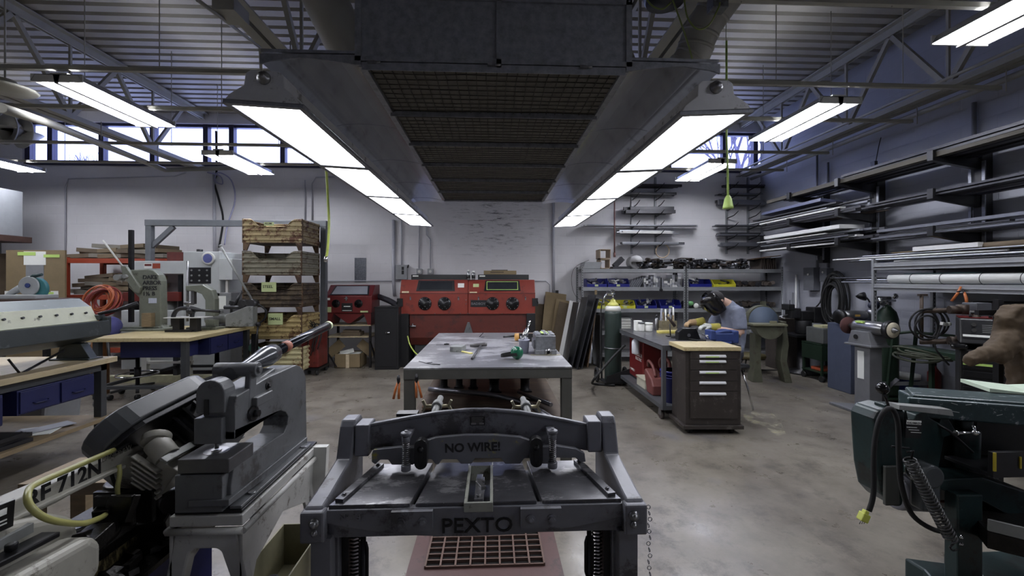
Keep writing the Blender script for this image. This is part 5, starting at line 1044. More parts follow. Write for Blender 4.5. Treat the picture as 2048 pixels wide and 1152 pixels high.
m.sph(hc+V((-.105,0,-.055)),.018,(1,.7,1),8)
SL, SR = L(pp(1463,622,-.16)), L(pp(1458,621,.17)); EL, ER = L(pp(1462,664,-.22)), L(pp(1438,662,.22)); WL, WR = L(pp(1411,652,-.13)), L(pp(1399,646,.10))
m.tube([L(pp(1462,622)),SL,(SL+EL)/2,EL],[.09,.068,.056,.045],12); m.tube([EL,(EL+WL)/2,WL],[.046,.042,.03],12); m.tube([L(pp(1460,622)),SR,(SR+ER)/2,ER],[.09,.068,.056,.045],12); m.tube([ER,(ER+WR)/2,WR],[.046,.042,.03],12)
for s in (-1,1):
    hip = L(pel)+V((0,s*.10,-.03)); kn = hip+V((-.36,s*.08,-.06)); an = V((kn.x+.28,kn.y,.10)); m.tube([hip,(hip+kn)/2,kn],[.09,.08,.06],12); m.tube([kn,(kn*.6+an*.4),an],[.06,.055,.038],12); m.tube([an,an+V((-.16,0,-.055))],[.04,.03],10)
remesh(m.build('body', skin, t))
m = MB(); m.sph((pel-org)+V((0,0,.03)),.158,(.9,1.14,.75),14); m.tube([L(pel)+V((0,0,.02)),L(pp(1468,672)),L(pp(1468,645)),L(pp(1461,621)),L(pp(1452,608))],[.145,.142,.15,.132,.085],16)
m.tube([L(pp(1462,623)),SL,SL*.2+EL*.8],[.10,.086,.078],12); m.tube([L(pp(1460,623)),SR,SR*.2+ER*.8],[.10,.086,.078],12)
for s in (-1,1): m.sph(L(pp(1466,634,s*.08)),.12,(.95,.9,1.1),12)
sh_ = remesh(m.build('shirt', shirtm, t)); tx = bpy.data.textures.new('folds','CLOUDS'); tx.noise_scale = .09; k = sh_.modifiers.new('f','DISPLACE'); k.texture = tx; k.strength = .022; k.mid_level = .5
m = MB(); m.sph(L(pel)+V((0,0,-.04)),.15,(.92,1.15,.75),14)
for s in (-1,1):
    hip = L(pel)+V((0,s*.10,-.04)); kn = hip+V((-.36,s*.08,-.06)); an = V((kn.x+.28,kn.y,.13)); m.tube([hip,(hip+kn)/2,kn,kn*.5+an*.5,an],[.11,.095,.075,.068,.06],12)
remesh(m.build('trousers', pant, t))
for s in (-1,1):
    kn = L(pel)+V((-.36,s*.18,-.1)); m = MB(); c = V((kn.x+.22,kn.y,.05)); m.sph(c,.05,(2.4,.95,1),12); m.cyl(c+V((.06,0,.0)),c+V((.06,0,.09)),.048); remesh(m.build('boot', rubber, t))
m = MB(); m.sph(hc+V((.028,0,.03)),.105,(.95,.86,1.05),16,(0,-30,0)); cap = m.build('head_cap', black_hair, t)
m = MB(); torus(m,hc+V((0,0,.02)),.108,.012,(.5,0,1),20,6); m.box(hc+V((.06,0,.085)),(.03,.05,.03),(0,30,0)); m.build('helmet_band', black, t)
m = MB(); P = []; # helmet shell: curved face plate
vs = []; fs = []; nu, nv = 18, 12; ang = R(38)
for i in range(nu+1):
    a = R(-105) + R(210)*i/nu
    for j in range(nv+1):
        b = j/nv; zz_ = .14 - .29*b; rr_ = .135*(1 - .22*max(0,(b-.55)/.45)**2 - .40*max(0,(.25-b)/.25)**2)
        vs.append(hc + V((-.77,0,-.63))*(rr_*CO(a)*1.12+.005) + V((0,rr_*S(a)*.9,0)) + V((-.63,0,.77))*zz_)
for i in range(nu):
    for j in range(nv): q = i*(nv+1)+j; fs.append((q,q+nv+1,q+nv+2,q+1))
m.add(vs, fs, True); he = m.build('welding_helmet', mat('helmet_black',(24,23,24),.22,0,.15,8), t); k = he.modifiers.new('t','SOLIDIFY'); k.thickness = .006
m = MB(); m.box(hc+V((-.77,0,-.63))*.158+V((-.63,0,.77))*.02,(.012,.10,.075),(0,-39,0)); m.build('dark_lens', mat('lens_black',(12,14,14),.08), he)
m = MB(); m.cyl(hc+V((.0,-.112,.02)),hc+V((.0,-.124,.02)),.02); m.build('helmet_knob', blackm, he)
m = MB(); e = hc+V((.055,-.086,-.0)); torus(m,e,.022,.007,(.1,-1,0),14,6,.7); m.sph(e,.018,(.8,.4,1.1),10); m.build('ear', skin, t)
def glove(W_, d, side, mm):
    d = V(d).normalized(); up = V((0,0,1)); up = (up-d*up.dot(d)).normalized(); sd = d.cross(up)*side
    m = MB(); m.tube([W_-d*.10, W_-d*.02, W_+d*.01],[.062,.048,.044],14); m.build('glove_cuff', glo, t)
    m = MB(); m.tube([W_, W_+d*.03, W_+d*.09],[.042,.045,.040],12)
    for i,(o_,l) in enumerate(((-.032,.06),(-.011,.07),(.011,.066),(.031,.052))):
        b = W_+d*.09+sd*o_; c1 = b+d*l*.5-up*.008; c2 = c1+d*l*.3-up*.022; c3 = c2-up*.022-d*.004; m.tube([b-d*.02,b,c1,c2,c3],[.015,.015,.0135,.0125,.010],8)
    b = W_+d*.03+sd*-.04; m.tube([b,b+d*.035-sd*.02-up*.015,b+d*.065-sd*.012-up*.035],[.017,.015,.011],8)
    remesh(m.build('gloved_hand', mm, t), .005)
glove(WL, (-1,-.05,.12), 1, glv); glove(WR, (-1,-.1,-.05), -1, gtan)
m = MB(); q = WR+V((-.08,0,-.05)); m.tube([q+V((.10,0,.05)),q,q+V((-.04,0,-.05))],[.012,.012,.006],8); simple('welding_torch','slim black torch held in the welder\'s far hand','welding torch',m,black,loc=org)
t = thing('work_stool','round stool with chrome legs under the welder','stool',(3.12,PY,0)); m = MB(); m.lathe([(.0,.52),(.17,.52),(.18,.54),(.18,.56),(0,.57)],n=22); m.build('seat', black, t)
for a in (45,135,225,315):
    m = MB(); m.tube([(.08*CO(R(a)),.08*S(R(a)),.52),(.16*CO(R(a)),.16*S(R(a)),.28),(.22*CO(R(a)),.22*S(R(a)),.01)],.012,8); m.build('leg', chrome, t)
# ================= gas cylinder on a hand cart
c = gp(1226,768); t = thing('gas_cylinder','dark green gas cylinder with yellow shoulder on a black hand cart','gas cylinder',(c.x,c.y,.06))
m = MB(); m.lathe([(0,0),(.125,.0),(.13,.02),(.13,1.05),(.125,1.10)],n=24); m.build('cylinder_body', greencyl, t); m = MB(); m.lathe([(.126,1.10),(.12,1.15),(.10,1.18)],n=24); m.build('white_band', white_paint, t); m = MB(); m.lathe([(.10,1.18),(.075,1.22),(.04,1.25),(.035,1.28)],n=24); m.build('yellow_neck', mat('shoulder_yellow',(190,188,98),.5), t)
m = MB(); m.cyl((0,0,1.28),(0,0,1.37),.02); m.cyl((-.12,-.02,1.36),(.03,-.01,1.36),.018); m.cyl((-.09,-.04,1.38),(-.09,-.06,1.40),.032); m.cyl((-.02,-.04,1.40),(-.02,-.06,1.42),.032); m.cyl((-.12,-.02,1.36),(-.17,-.03,1.27),.012); m.build('regulator', chrome, t)
m = MB(); torus(m,(0,0,.52),.135,.007,(0,0,1),24,6); m.build('chain', steel, t)
m = MB(); m.tube(smoothpath([(-.17,-.03,1.27),(-.2,-.03,1.1),(-.2,0,.6),(-.18,.0,.3)],4),.010,6); m.build('gas_line', rubber, t)
t = thing('cylinder_cart','black two-wheeled hand cart holding the green gas cylinder','hand cart',(c.x,c.y,0)); m = MB(); m.bx(-.18,.22,-.16,.16,.04,.055); m.bar((.16,.16,.05),(.16,.2,1.0),.025,.025); m.bar((-.14,.16,.05),(-.14,.2,1.0),.025,.025); m.prism([(-.16,.06),(.24,.06),(.30,.30),(-.14,.16)],-.17,-.15); m.build('cart_frame', black, t)
for x in (-.22,.24): m = MB(); torus(m,(x,.16,.12),.10,.022,(1,0,0),20,8); m.cyl((x-.01,.16,.12),(x+.01,.16,.12),.05); m.build('wheel', rubber, t)
m = MB(); m.tube(smoothpath([at(1250,690,6.2),at(1228,712,6.15),at(1205,738,6.1),at(1186,762,6.1),gp(1190,768,.03),gp(1230,770,.03)],5),.018,8); simple('welding_cable','thick black cable looping from the cart to the floor','cable',m,rubber)
# ================= disc sander
c = gp(1525,762); t = thing('disc_sander','large olive disc sander with blue-grey disc right of the welder','disc sander',(c.x,c.y,0),-8)
s_ = c.y*1.05/860
def sz(py):
    if py == 651: py = 639
    if py == 648: py = 646
    return 1.65-(py-560)*s_*1.0
m = MB(); m.lathe([(.0,0),(.225,0),(.225,.02),(0,.02)],(0,-.02,sz(651)),d=(0,-1,0),n=32); m.build('sanding_disc', mat('disc_blue',(74,86,104),.7,0,.08), t)
m = MB(); m.prism([(x,z) for x,z in arc(0,sz(651),.245,-15,195,24)]+[(-.236,sz(651)-.1),(.236,sz(651)-.1)],-.018,.10); m.build('disc_guard', olive, t, .004)
m = MB(); m.bx(-.28,.24,-.30,-.045,sz(643)-.03,sz(643)); m.bx(.02,.12,-.22,-.18,sz(643),sz(638)); m.build('work_table', mat('table_olive',(138,136,112),.4,.4,.12), t, .004)
m = MB(); m.lathe([(0,0),(.21,0),(.22,.02),(.18,.10),(0,.14)],(0,-.05,sz(668)),d=(0,1,0),n=24) if False else m.prism([(x,z) for x,z in arc(0,sz(648),.22,182,358,16)],-.25,-.05); m.build('trunnion', olive, t, .004)
for s,w in ((.26,.045),(-.16,.045)):
    m = MB(); z0 = sz(640); P = [(s,z0),(s+.06,z0),(s+.10,.6),(s+.07,.35),(s+.15,.0),(s+.04,.0),(s-.03,.35),(s+.0,.6)] if s > 0 else [(s,z0-.2),(s+.1,z0-.2),(s+.09,.3),(s+.12,0),(s-.04,0),(s-.0,.3)]
    m.prism(P,-.10,.08 if s>0 else .1); m.build('pedestal_leg', olive, t, .008)
m = MB(); m.cyl((-.08,.1,.2),(-.08,.1,.82),.07,n=18); m.build('dust_pipe', shelfgrey, t); m = MB(); m.cyl((.05,.1,sz(651)),(.05,.5,sz(651)),.13,n=18); m.build('motor', olive, t, .01)
t = thing('rolling_stool','low round olive stool by the disc sander','stool',gp(1500,742)); m = MB(); m.lathe([(0,.24),(.24,.24),(.26,.28),(.25,.31),(0,.32)],n=22); m.build('seat', mat('seat_olive',(92,84,52),.6), t)
for a in (30,120,210,300): m = MB(); m.cyl((.12*CO(R(a)),.12*S(R(a)),.24),(.2*CO(R(a)),.2*S(R(a)),.0),.012); m.build('leg', darksteel, t)
m = MB(); m.tube(smoothpath([gp(1490,735,.01),gp(1530,740,.01),gp(1575,738,.01),gp(1600,728,.01),gp(1640,742,.01)],5),.010,6); simple('extension_lead','thin black cord lying on the floor around the disc sander','cord',m,rubber)
# ================= steel shelving at back right with contents
YS = 8.55; D = .52
def slotpost(m, x, y, z0, z1, s=1, n=None):
    m.mi = 0; m.bx(x-.02,x+.02,y,y+.004,z0,z1); m.bx(x-.02 if s>0 else x+.016, x-.016 if s>0 else x+.02, y, y+.04, z0, z1)
    m.mi = 1; k = int((z1-z0)/.05)
    for i in range(k): z = z0+.03+i*.05; m.bx(x-.006,x+.006,y-.0006,y+.0,z,z+.028)
    m.mi = 0
def unit(label, pxa, pxb, zs):
    xa, xb = at(pxa,600,YS).x, at(pxb,600,YS).x; t = thing('shelving_unit', label, 'shelving', (xa,YS,0)); W = xb-xa
    for x,s in ((.02,1),(W-.02,-1)):
        for y in (0,D): m = MB(); slotpost(m, x, y-.004, 0, zs[0]+.05, s); m.build('slotted_post', [shelfgrey, black], t)
    for z in zs: m = MB(); m.bx(.04,W-.04,.01,D-.01,z-.004,z); m.bx(.04,W-.04,.0,.012,z-.075,z); m.bx(.04,W-.04,D-.012,D,z-.075,z); m.bx(.04,W-.04,-.01,.0,z-.075,z-.065); m.build('shelf', shelfgrey, t, .002)
    return xa, xb
ZS = [at(1365,538,YS).z, at(1365,574,YS).z, at(1365,617,YS).z, .62, .18]
ua = unit('grey slotted-post shelving unit behind the gas cylinder, left half', 1163, 1371, ZS); ub = unit('grey slotted-post shelving unit behind the person, right half', 1373, 1566, ZS)
rr = random.Random(11)
protos = {}
def inst(key, mk, label, cat, group, loc, rot=(0,0,0), scale=None, name=None, mt=None):
    if key not in protos:
        mb = MB(); mk(mb); o = mb.build(name, mt); protos[key] = o; fresh = True; o['label']=label; o['category']=cat; o['group']=group
    else: o = protos[key].copy(); C.objects.link(o); o['label']=label; o['group']=group
    o.location = loc; o.rotation_euler = tuple(R(a) for a in rot)
    if scale: o.scale = scale
    return o
def tube_sq(m, w=.05, l=.42, t_=.004):
    h=w/2; m.bx(-h,h,0,l,-h,-h+t_); m.bx(-h,h,0,l,h-t_,h); m.bx(-h,-h+t_,0,l,-h,h); m.bx(h-t_,h,0,l,-h,h); m.bx(-h+t_,h-t_,l*.5,l*.5+.002,-h+t_,h-t_)
def tube_rd(m, r=.025, l=.42):
    m.lathe([(r-.004,.2),(r-.004,0),(r,0),(r,l),(0,l)],d=(0,1,0),n=12)
def solid(m, w=1, l=1, h=1): m.bx(-.5,.5,0,1,0,1)
# top shelf scrap tubes
z0 = ZS[0]+.001
for i in range(105):
    px = 1275+ (1500-1275)*rr.random(); lay = i//30; w = rr.choice([.04,.05,.06,.075]); k = rr.random(); mt = rr.choice([stock[2],stock[1],stock[3],stock[1],stock[0],stock[3]])
    p = at(px,530,YS); zz_ = z0+w/2+.006+lay*.045+rr.uniform(0,.012); rot=(rr.uniform(-2,4),rr.uniform(-30,30),rr.uniform(-14,14)); y=YS+rr.uniform(-.01,.08)
    if k < .5: inst('sq'+mt.name, lambda m: tube_sq(m), 'short offcut of steel tube piled on the top shelf', 'steel tube', 'tube offcuts on the top shelf', (p.x,y,zz_), rot, (w/.05,1,w/.05), 'square_tube', mt)
    else: inst('rd'+mt.name, lambda m: tube_rd(m), 'short offcut of steel tube piled on the top shelf', 'steel tube', 'tube offcuts on the top shelf', (p.x,y,zz_), rot, (w/.05,1,w/.05), 'round_tube', mt)
for i in range(16):
    p = at(1375+rr.random()*150,530,YS); mt = rr.choice([stock[1],stock[3],stock[2]]); inst('flat'+mt.name, lambda m: m.bx(-.5,.5,-.5,.5,0,1), 'flat steel piece lying sideways on the tube pile', 'steel piece', 'flat pieces on the top shelf pile', (p.x,YS+.2+rr.random()*.1,z0+.14+rr.random()*.05), (rr.uniform(-6,6),rr.uniform(-10,10),rr.uniform(-12,12)), (rr.uniform(.2,.5),.06,.02), 'flat_bar', mt)
for i in range(8):
    p = at(1524+i*4.2,530,YS); inst('rib', lambda m: m.bx(-.5,.5,0,1,0,1), 'rusty plate standing on edge at the shelf top right end', 'steel plate', 'upright plates at the top right of shelf', (p.x,YS+.02,z0), (0,rr.uniform(-8,4),0), (.018,.40,.20+rr.random()*.04), 'upright_plate', stock[3])
m = MB(); m.box((0,.2,.22),(.55,.42,.012),(0,-8,0)); simple('wood_sheet','thin board lying over the upright plates, top right of shelf','board',m,rustdark,loc=(at(1540,520,YS).x-.05,YS,z0+.02))
# box frames, guard, ring on the top shelf left
tanm = mat('tan_frame',(172,152,128),.6,0,.1)
for k,(px,py,w,h_,lab) in enumerate(((1219,496,.22,.19,'upper open tan box section on the wall shelf'),(1219,517,.19,.19,'lower open tan box section beside the top shelf guard'))):
    p = at(px,py,YS+.05); m = MB(); 
    for q in ((-w/2,w/2,-h_/2,-h_/2+.012),(-w/2,w/2,h_/2-.012,h_/2),(-w/2,-w/2+.012,-h_/2,h_/2),(w/2-.012,w/2,-h_/2,h_/2)): m.bx(q[0],q[1],0,.35,q[2],q[3])
    simple('box_section', lab, 'box section', m, tanm if k == 0 else rustdark if False else tanm, loc=(at(1212,500,YS).x,YS+.05,ZS[0]+.105+(.20 if k==0 else 0)))
m = MB(); m.prism([(0,0),(.36,0),(.40,.14),(.05,.14)],0,.4); simple('sheet_guard','bent grey sheet metal tray at the top shelf\'s left end','sheet metal part',m,shelfgrey,loc=(at(1166,530,YS).x,YS+.04,z0),bev=.01)
m = MB(); m.lathe([(.115,0),(.135,0),(.14,.02),(.13,.3),(0,.3)],d=(0,1,0),n=12); simple('pipe_elbow','wide pale grey duct fitting lying on the top shelf','duct fitting',m,mat('pale_fitting',(188,188,188),.5,.1,.08),loc=(at(1275,520,YS).x,YS+.05,z0+.142))
m = MB(); m.bx(-.2,.15,0,.3,0,.05); m.bar((-.15,.1,.05),(.02,.1,.22),.12,.1); simple('rusty_bracket','dark angle bracket between the box section and pale fitting','bracket',m,stock[1],loc=(at(1252,520,YS).x-.05,YS+.05,z0))
m = MB(); torus(m,(0,0,0),.145,.010,(0,1,.1),28,6); simple('wire_ring','tan hoop ring leaning on the wall above the tubes','ring',m,mat('hoop_tan',(206,182,150),.5),loc=(at(1325,502,9.1).x,9.1,at(1325,502,9.1).z))
m = MB(); m.tube(smoothpath([at(1178,520,YS),at(1150,535,YS),at(1143,560,YS),at(1150,590,YS),at(1172,606,YS)],6),.004,6); simple('wire_loop','thin wire loop sticking out left of the shelving unit','wire',m,blackm)
# bins
def sbin(label, px0, px1, z, mm, lip=.06, h_=.17, note=True, fill=None):
    x0, x1 = at(px0,600,YS).x, at(px1,600,YS).x; t = thing('parts_bin', label, 'parts bin', ((x0+x1)/2,YS+.0,z+.001), 0); w=(x1-x0)/2-.005
    m = MB(); m.bx(-w,w,0,.34,0,.006); m.bx(-w,w,0,.006,0,lip); m.bx(-w,w,.334,.34,0,h_); m.build('bin_base', mm, t, .002)
    m = MB()
    for s in (-1,1): m.prism([(0,0),(0,lip),(.10,h_),(.34,h_),(.34,0)], s*w-.004, s*w+.004,'x')
    m.build('bin_side', mm, t, .002)
    if note: m = MB(); m.bx(-.045,.025,-.003,0,.012,lip-.008); m.build('label_card', ygpaper, t)
    k = fill or 9
    for i in range(k):
        mt = stock[rr.choice([0,0,2,1,4])] if fill != 5 else stock[1]; l = rr.uniform(.12,.3)
        inst('bp'+mt.name, lambda m: m.bx(-.5,.5,0,1,0,1), 'metal offcut heaped in a parts bin', 'metal piece', 'metal offcuts heaped in the parts bins', ((x0+x1)/2+rr.uniform(-w*.6,w*.6),YS+.05+rr.uniform(0,.06),z+.035+rr.uniform(.0,.09)), (rr.uniform(0,25),rr.uniform(-40,40),rr.uniform(-55,55)), (rr.uniform(.015,.05),l*.8,rr.uniform(.012,.035)), 'metal_offcut', mt)
sbin('blue bin at the left of the middle shelf', 1174,1214,ZS[1],bluebin); sbin('blue bin second from left on the middle shelf',1216,1259,ZS[1],bluebin)
sbin('blue bin of dark parts on the right unit\'s middle shelf',1380,1424,ZS[1],bluebin,.06,.16,False,10); sbin('yellow bin beside the dark blocks on right unit',1427,1472,ZS[1],yellowbin,.055,.15,False,3)
sbin('yellow bin at the left of the lower shelf',1190,1229,ZS[2],yellowbin); sbin('yellow bin second on the lower shelf, with long bars',1231,1271,ZS[2],yellowbin,.06,.16,True,7); sbin('blue bin with bright strips on the lower shelf',1273,1314,ZS[2],bluebin,.06,.17,True,14); sbin('blue bin next to the centre post, lower shelf',1321,1363,ZS[2],bluebin,.06,.17,True,4)
# aluminium block stacks
x = at(1288,600,YS).x; xe = at(1361,600,YS).x
while x < xe:
    w = rr.uniform(.035,.075); n = rr.randint(3,6); z = ZS[1]+.001
    for j in range(n):
        h_ = rr.uniform(.025,.065); 
        if z+h_ > ZS[1]+.25: break
        mt = stock[rr.choice([0,0,0,4,4,2])]; inst('blk'+mt.name, lambda m: m.bx(-.5,.5,0,1,0,1), 'aluminium bar end stacked on the middle shelf', 'metal bar', 'aluminium bar ends stacked on the middle shelf', (x+w/2,YS+rr.uniform(-.0,.05),z), (0,0,rr.uniform(-2,2)), (w*.96,.3,h_), 'bar_end', mt); z += h_+.001
    x += w+.004
for k in range(6):
    p = at(1258+k*4.5,560,YS); inst('leanblk', lambda m: m.bx(-.5,.5,0,1,0,1), 'grey metal plate leaning over beside the aluminium stacks', 'metal plate', 'plates leaning on the middle shelf', (p.x,YS+.02+k*.01,ZS[1]+.002), (0,33,0), (.03,.25,.16+.02*k), 'leaning_plate', stock[2])
for (a,b,zi) in ((1476,1548,1),(1378,1398,2),(1462,1552,2)):
    for i in range(int((b-a)/3.2)):
        p = at(a+rr.random()*(b-a),600,YS); mt = stock[rr.choice([1,3,3])]; inst('rp'+mt.name, lambda m: (m.prism([(0,-.5),(.4,-.5),(.5,0),(.35,.5),(-.3,.5),(-.5,.1),(-.4,-.5)],0,1)), 'dark rusty lump of scrap steel on the right unit', 'scrap piece', 'rusty scrap pieces on the right shelving unit', (p.x,YS+rr.uniform(.0,.15),ZS[zi]+.055+rr.uniform(0,.03)), (rr.uniform(-8,8),rr.uniform(-50,50),rr.uniform(-30,30)), (rr.uniform(.07,.13),rr.uniform(.1,.25),rr.uniform(.06,.10)), 'scrap_piece', mt)
m = MB(); m.sph((0,0,.05),.06,(1.1,.8,.8),10); simple('green_bottle','green bottle lying behind the centre post on the lower shelf','bottle',m,mat('bright_green',(110,170,110),.5),loc=(at(1384,595,YS).x,YS+.06,ZS[2]+.05))
m = MB(); m.sph((0,0,.05),.055,(1.0,.8,1),10); simple('plastic_dome','white plastic dome left of the welder\'s helmet','cap',m,paper,loc=(at(1394,600,YS).x,YS+.04,ZS[2]+.001))
t = thing('magnetic_clamp','round black clamp hooked on the middle shelf edge','clamp',(at(1321,578,YS).x,YS-.02,ZS[1]-.03)); m = MB(); m.cyl((0,-.03,-.03),(0,.0,-.03),.03); m.bx(-.01,.01,-.02,-.01,-.03,.22); m.build('clamp_body', blackm, t)
m = MB(); m.bx(-.02,.02,-.03,-.0,-.07,.02); simple('tan_tag','small tan paper tag hanging below the middle shelf at left','tag',m,card,loc=(at(1191,580,YS).x,YS-.015,ZS[1]-.08))
# lower shelf small-parts drawers
t = thing('drawer_box','pale small-parts drawer cabinet on the bottom shelves behind the cylinder','drawer cabinet',(at(1240,680,YS).x-.2,YS+.03,.621)); m = MB(); m.bx(0,.45,.0,.35,0,.02); m.bx(0,.45,.34,.35,0,.27); m.bx(0,.015,0,.35,0,.27); m.bx(.435,.45,0,.35,0,.27); m.bx(0,.45,0,.35,.26,.27); m.build('case', shelfgrey, t)
for i in range(4): m = MB(); m.bx(.02,.43,.0,.3,.025+i*.058,.075+i*.058); m.build('drawer', white_paint, t, .003)
# ================= wall racks
def wrack(label, cols_, hooks, zt_, zb_):
    xs = [at(c,450,YB).x for c in cols_]; t = thing('bar_rack', label, 'wall rack', (xs[0],YB,0))
    for x in xs:
        x -= xs[0]; m = MB(); m.bx(x-.02,x+.02,-.04,-.001,zb_,zt_); u = m.build('upright', shelfgrey, t, .002)
        for z in hooks: m = MB(); m.tube([(x,-.03,z-.02),(x,-.10,z-.015),(x+.01,-.30,z+.01),(x+.03,-.36,z+.05),(x+.05,-.40,z+.09)],[.012,.012,.010,.009,.008],6); m.build('hook_arm', blackm, u)
    return xs
HL = [at(1300,y,YB-.2).z for y in (378,396,412,430,452,470,492)]
wrack('left pair of wall rack uprights with curved hooks holding bars', (1263,1310), HL, at(1300,355,YB).z, at(1300,508,YB).z)
HR = [at(1480,y,YB-.2).z for y in (376,396,417,433,455,476,496)]
wrack('right pair of wall rack uprights in the back corner', (1452,1495), HR, at(1480,355,YB).z, at(1480,508,YB).z)
def bars(a, b, py, n, side, mats_, thick=.03, hgt=.03, stack=1):
    x0, x1 = at(a,py,YB-.2).x, at(b,py,YB-.2).x; z = at((a+b)/2,py,YB-.2).z
    for i in range(n):
        l = (x1-x0)*rr.uniform(.82,1); c = (x0+x1)/2+rr.uniform(-.06,.06); row = i % 3; lay = i//3
        inst('wb'+mats_[i%len(mats_)].name, lambda m: m.bx(-.5,.5,-.5,.5,0,1), 'long metal bar lying across the %s wall rack hooks' % side, 'metal bar', 'bars on the %s wall rack' % side, (c,YB-.12-row*.085,z+lay*(hgt+.002)), (0,rr.uniform(-.3,.3),0), (l,.06,hgt), 'metal_bar', mats_[i%len(mats_)])
DK=[stock[1]]; AL=[stock[0],stock[4]]; MD=[stock[2],stock[1]]
bars(1240,1360,375,3,'left',DK,hgt=.05); bars(1240,1356,391,5,'left',DK,hgt=.03); bars(1247,1347,428,6,'left',DK,hgt=.07); bars(1162,1402,453,4,'left',AL+[stock[2]],hgt=.022); bars(1235,1353,468,8,'left',[stock[1],stock[0],stock[4]],hgt=.025); bars(1238,1368,490,5,'left',AL+MD,hgt=.03)
bars(1440,1530,374,3,'right',DK,hgt=.03); bars(1432,1520,391,3,'right',MD,hgt=.03); bars(1434,1533,411,5,'right',MD,hgt=.06); bars(1427,1540,453,4,'right',MD,hgt=.022); bars(1432,1528,472,6,'right',MD,hgt=.03); bars(1438,1533,493,6,'right',[stock[2]],hgt=.04)
m = MB(); m.tube([at(1229,400,8.3),at(1229,505,8.3)],.014,8); m.cyl(at(1229,505,8.3),at(1229,514,8.3),.022); simple('hanging_pipe','thin red-brown pipe hanging down in front of the left wall rack','pipe',m,mat('red_brown',(110,76,72),.6))
# ================= butcher-block bench with sheet metal brake
def drawerbox(t, x, y0, y1, z0, z1, n, depth=.45, inx=-1):
    m = MB(); m.bx(x-depth, x-.01, y0, y1, z0, z1); m.build('drawer_case', bluep, t, .003)
    w = (y1-y0)/n
    for i in range(n):
        a = y0+w*i+.012; b = y0+w*(i+1)-.012; m = MB(); m.bx(x-.01,x+.004,a,b,z0+.012,z1-.012); d = m.build('drawer', bluep, t, .002)
        c = (a+b)/2; m = MB(); m.tube([(x+.004,c-.06,(z0+z1)/2-.02),(x+.026,c-.05,(z0+z1)/2-.025),(x+.026,c+.05,(z0+z1)/2-.025),(x+.004,c+.06,(z0+z1)/2-.02)],.005,6); m.build('drawer_handle', bluep, d)
legm = mat('bench_leg_grey',(62,64,66),.5,.2,.1,8); BZ = .90
XB1 = -3.69
t = thing('workbench','long butcher-block bench with blue drawers at the left edge','workbench',(XB1,2.0,0))
m = MB(); m.bx(-1.45,0,0,2.41,BZ-.05,BZ); m.build('bench_top', maple, t, .004)
for x in (-.09,-1.37):
    for y in (.08,2.33): m = MB(); m.bx(x-.04,x+.03,y-.03,y+.03,0.0,BZ-.052); m.build('leg', legm, t, .003)
m = MB(); m.bx(-1.4,-.02,.1,2.37,.30,.335); m.build('lower_shelf', wood, t, .002)
m = MB(); m.bx(-1.40,-.06,2.30,2.36,BZ-.12,BZ-.052); m.bx(-.12,-.06,.05,2.36,BZ-.12,BZ-.052); m.build('apron', legm, t)
drawerbox(t, -.03, 1.55, 2.20, BZ-.32, BZ-.125, 2); drawerbox(t, -.03, .75, 1.45, BZ-.36, BZ-.125, 1)
for i,(y,w_,l,lab,mm) in enumerate(((3.2,.6,1.0,'lowest black sheet on the left bench\'s lower shelf',black),(3.25,.55,.9,'second black sheet on the left bench shelf',black),(3.2,.5,.85,'upper black sheet on the left bench shelf',black),(3.9,.3,.25,'white paper at the end of the black sheets',paper),(3.98,.16,.3,'grey folded plate by the white paper, bench shelf',shelfgrey))):
    m = MB(); m.box((0,0,0),(w_,l,.03 if i<3 else .006),(0,0,(-3,4,0,20,-25)[i])); simple('metal_sheet' if i != 3 else 'paper_sheet', lab, 'sheet' if i != 3 else 'paper', m, mm, loc=(XB1-.38+.04*i,y,(.352,.384,.416,.341,.350)[i]))
t = thing('waste_bin','grey plastic waste bin under the left bench','waste bin',(XB1-.75,3.6,.337)) if False else thing('waste_bin','grey plastic waste bin behind the left bench drawers','waste bin',(XB1-1.05,4.75,0)); m = MB(); m.prism([(-.20,0),(.20,0),(.25,.68),(-.25,.68)],-.2,.2); m.build('bin_body', shelfgrey, t, .03); m = MB(); m.bx(-.27,.27,-.22,.22,.68,.71); m.build('bin_rim', shelfgrey, t, .01)
# sheet metal brake on the bench
bg_ = mat('brake_grey',(96,104,104),.42,.15,.1,7,.08,(124,130,128),.25,6); bd = mat('brake_dark',(56,62,62),.42,.15,.12,7,.05,(84,90,90),.24,6); bc = mat('brake_cream',(198,200,176),.45,.1,.08,9,.06,(120,118,104),.22,9)
YE = 4.36; O = (-4.1, 2.1, BZ); t = thing('bending_brake','grey and cream sheet metal bending brake lying along the left bench','bending brake',O)
def BX(pts): return [(at(a,b,YE).x-O[0], at(a,b,YE).z-BZ) for a,b in pts]
LY = YE-2.1
m = MB(); m.prism(BX([(150,597),(160,597),(182,613),(176,628),(120,628),(100,612)]),0,LY); m.build('upper_beam', bg_, t, .006)
m = MB(); m.prism(BX([(183,612),(198,641),(192,645),(172,622)]),.0,LY-.005)
m.build('clamp_plate', bc, t, .003)
m = MB()
for i in range(16):
    a_ = BX([(190.5,625)])[0]; y = .1+i*(LY-.2)/15; m.cyl((a_[0]-.01,y,a_[1]),(a_[0]+.012,y,a_[1]+.006),.010,n=8)
m.build('plate_hole', black, t)
m = MB(); m.prism(BX([(196,645),(217,640),(220,668),(150,690),(120,668),(160,645)]),-.02,LY+.01); m.build('folding_leaf', bd, t, .006)
m = MB(); q = BX([(206,640),(212,665)]); m.bx(q[0][0]-.05,q[0][0]+.03,LY+.01,LY+.06,q[1][1],q[0][1]+.03); m.bx(q[0][0]-.10,q[0][0]-.02,LY-.02,LY+.05,q[0][1],q[0][1]+.05); m.build('hinge_block', bd, t, .006)
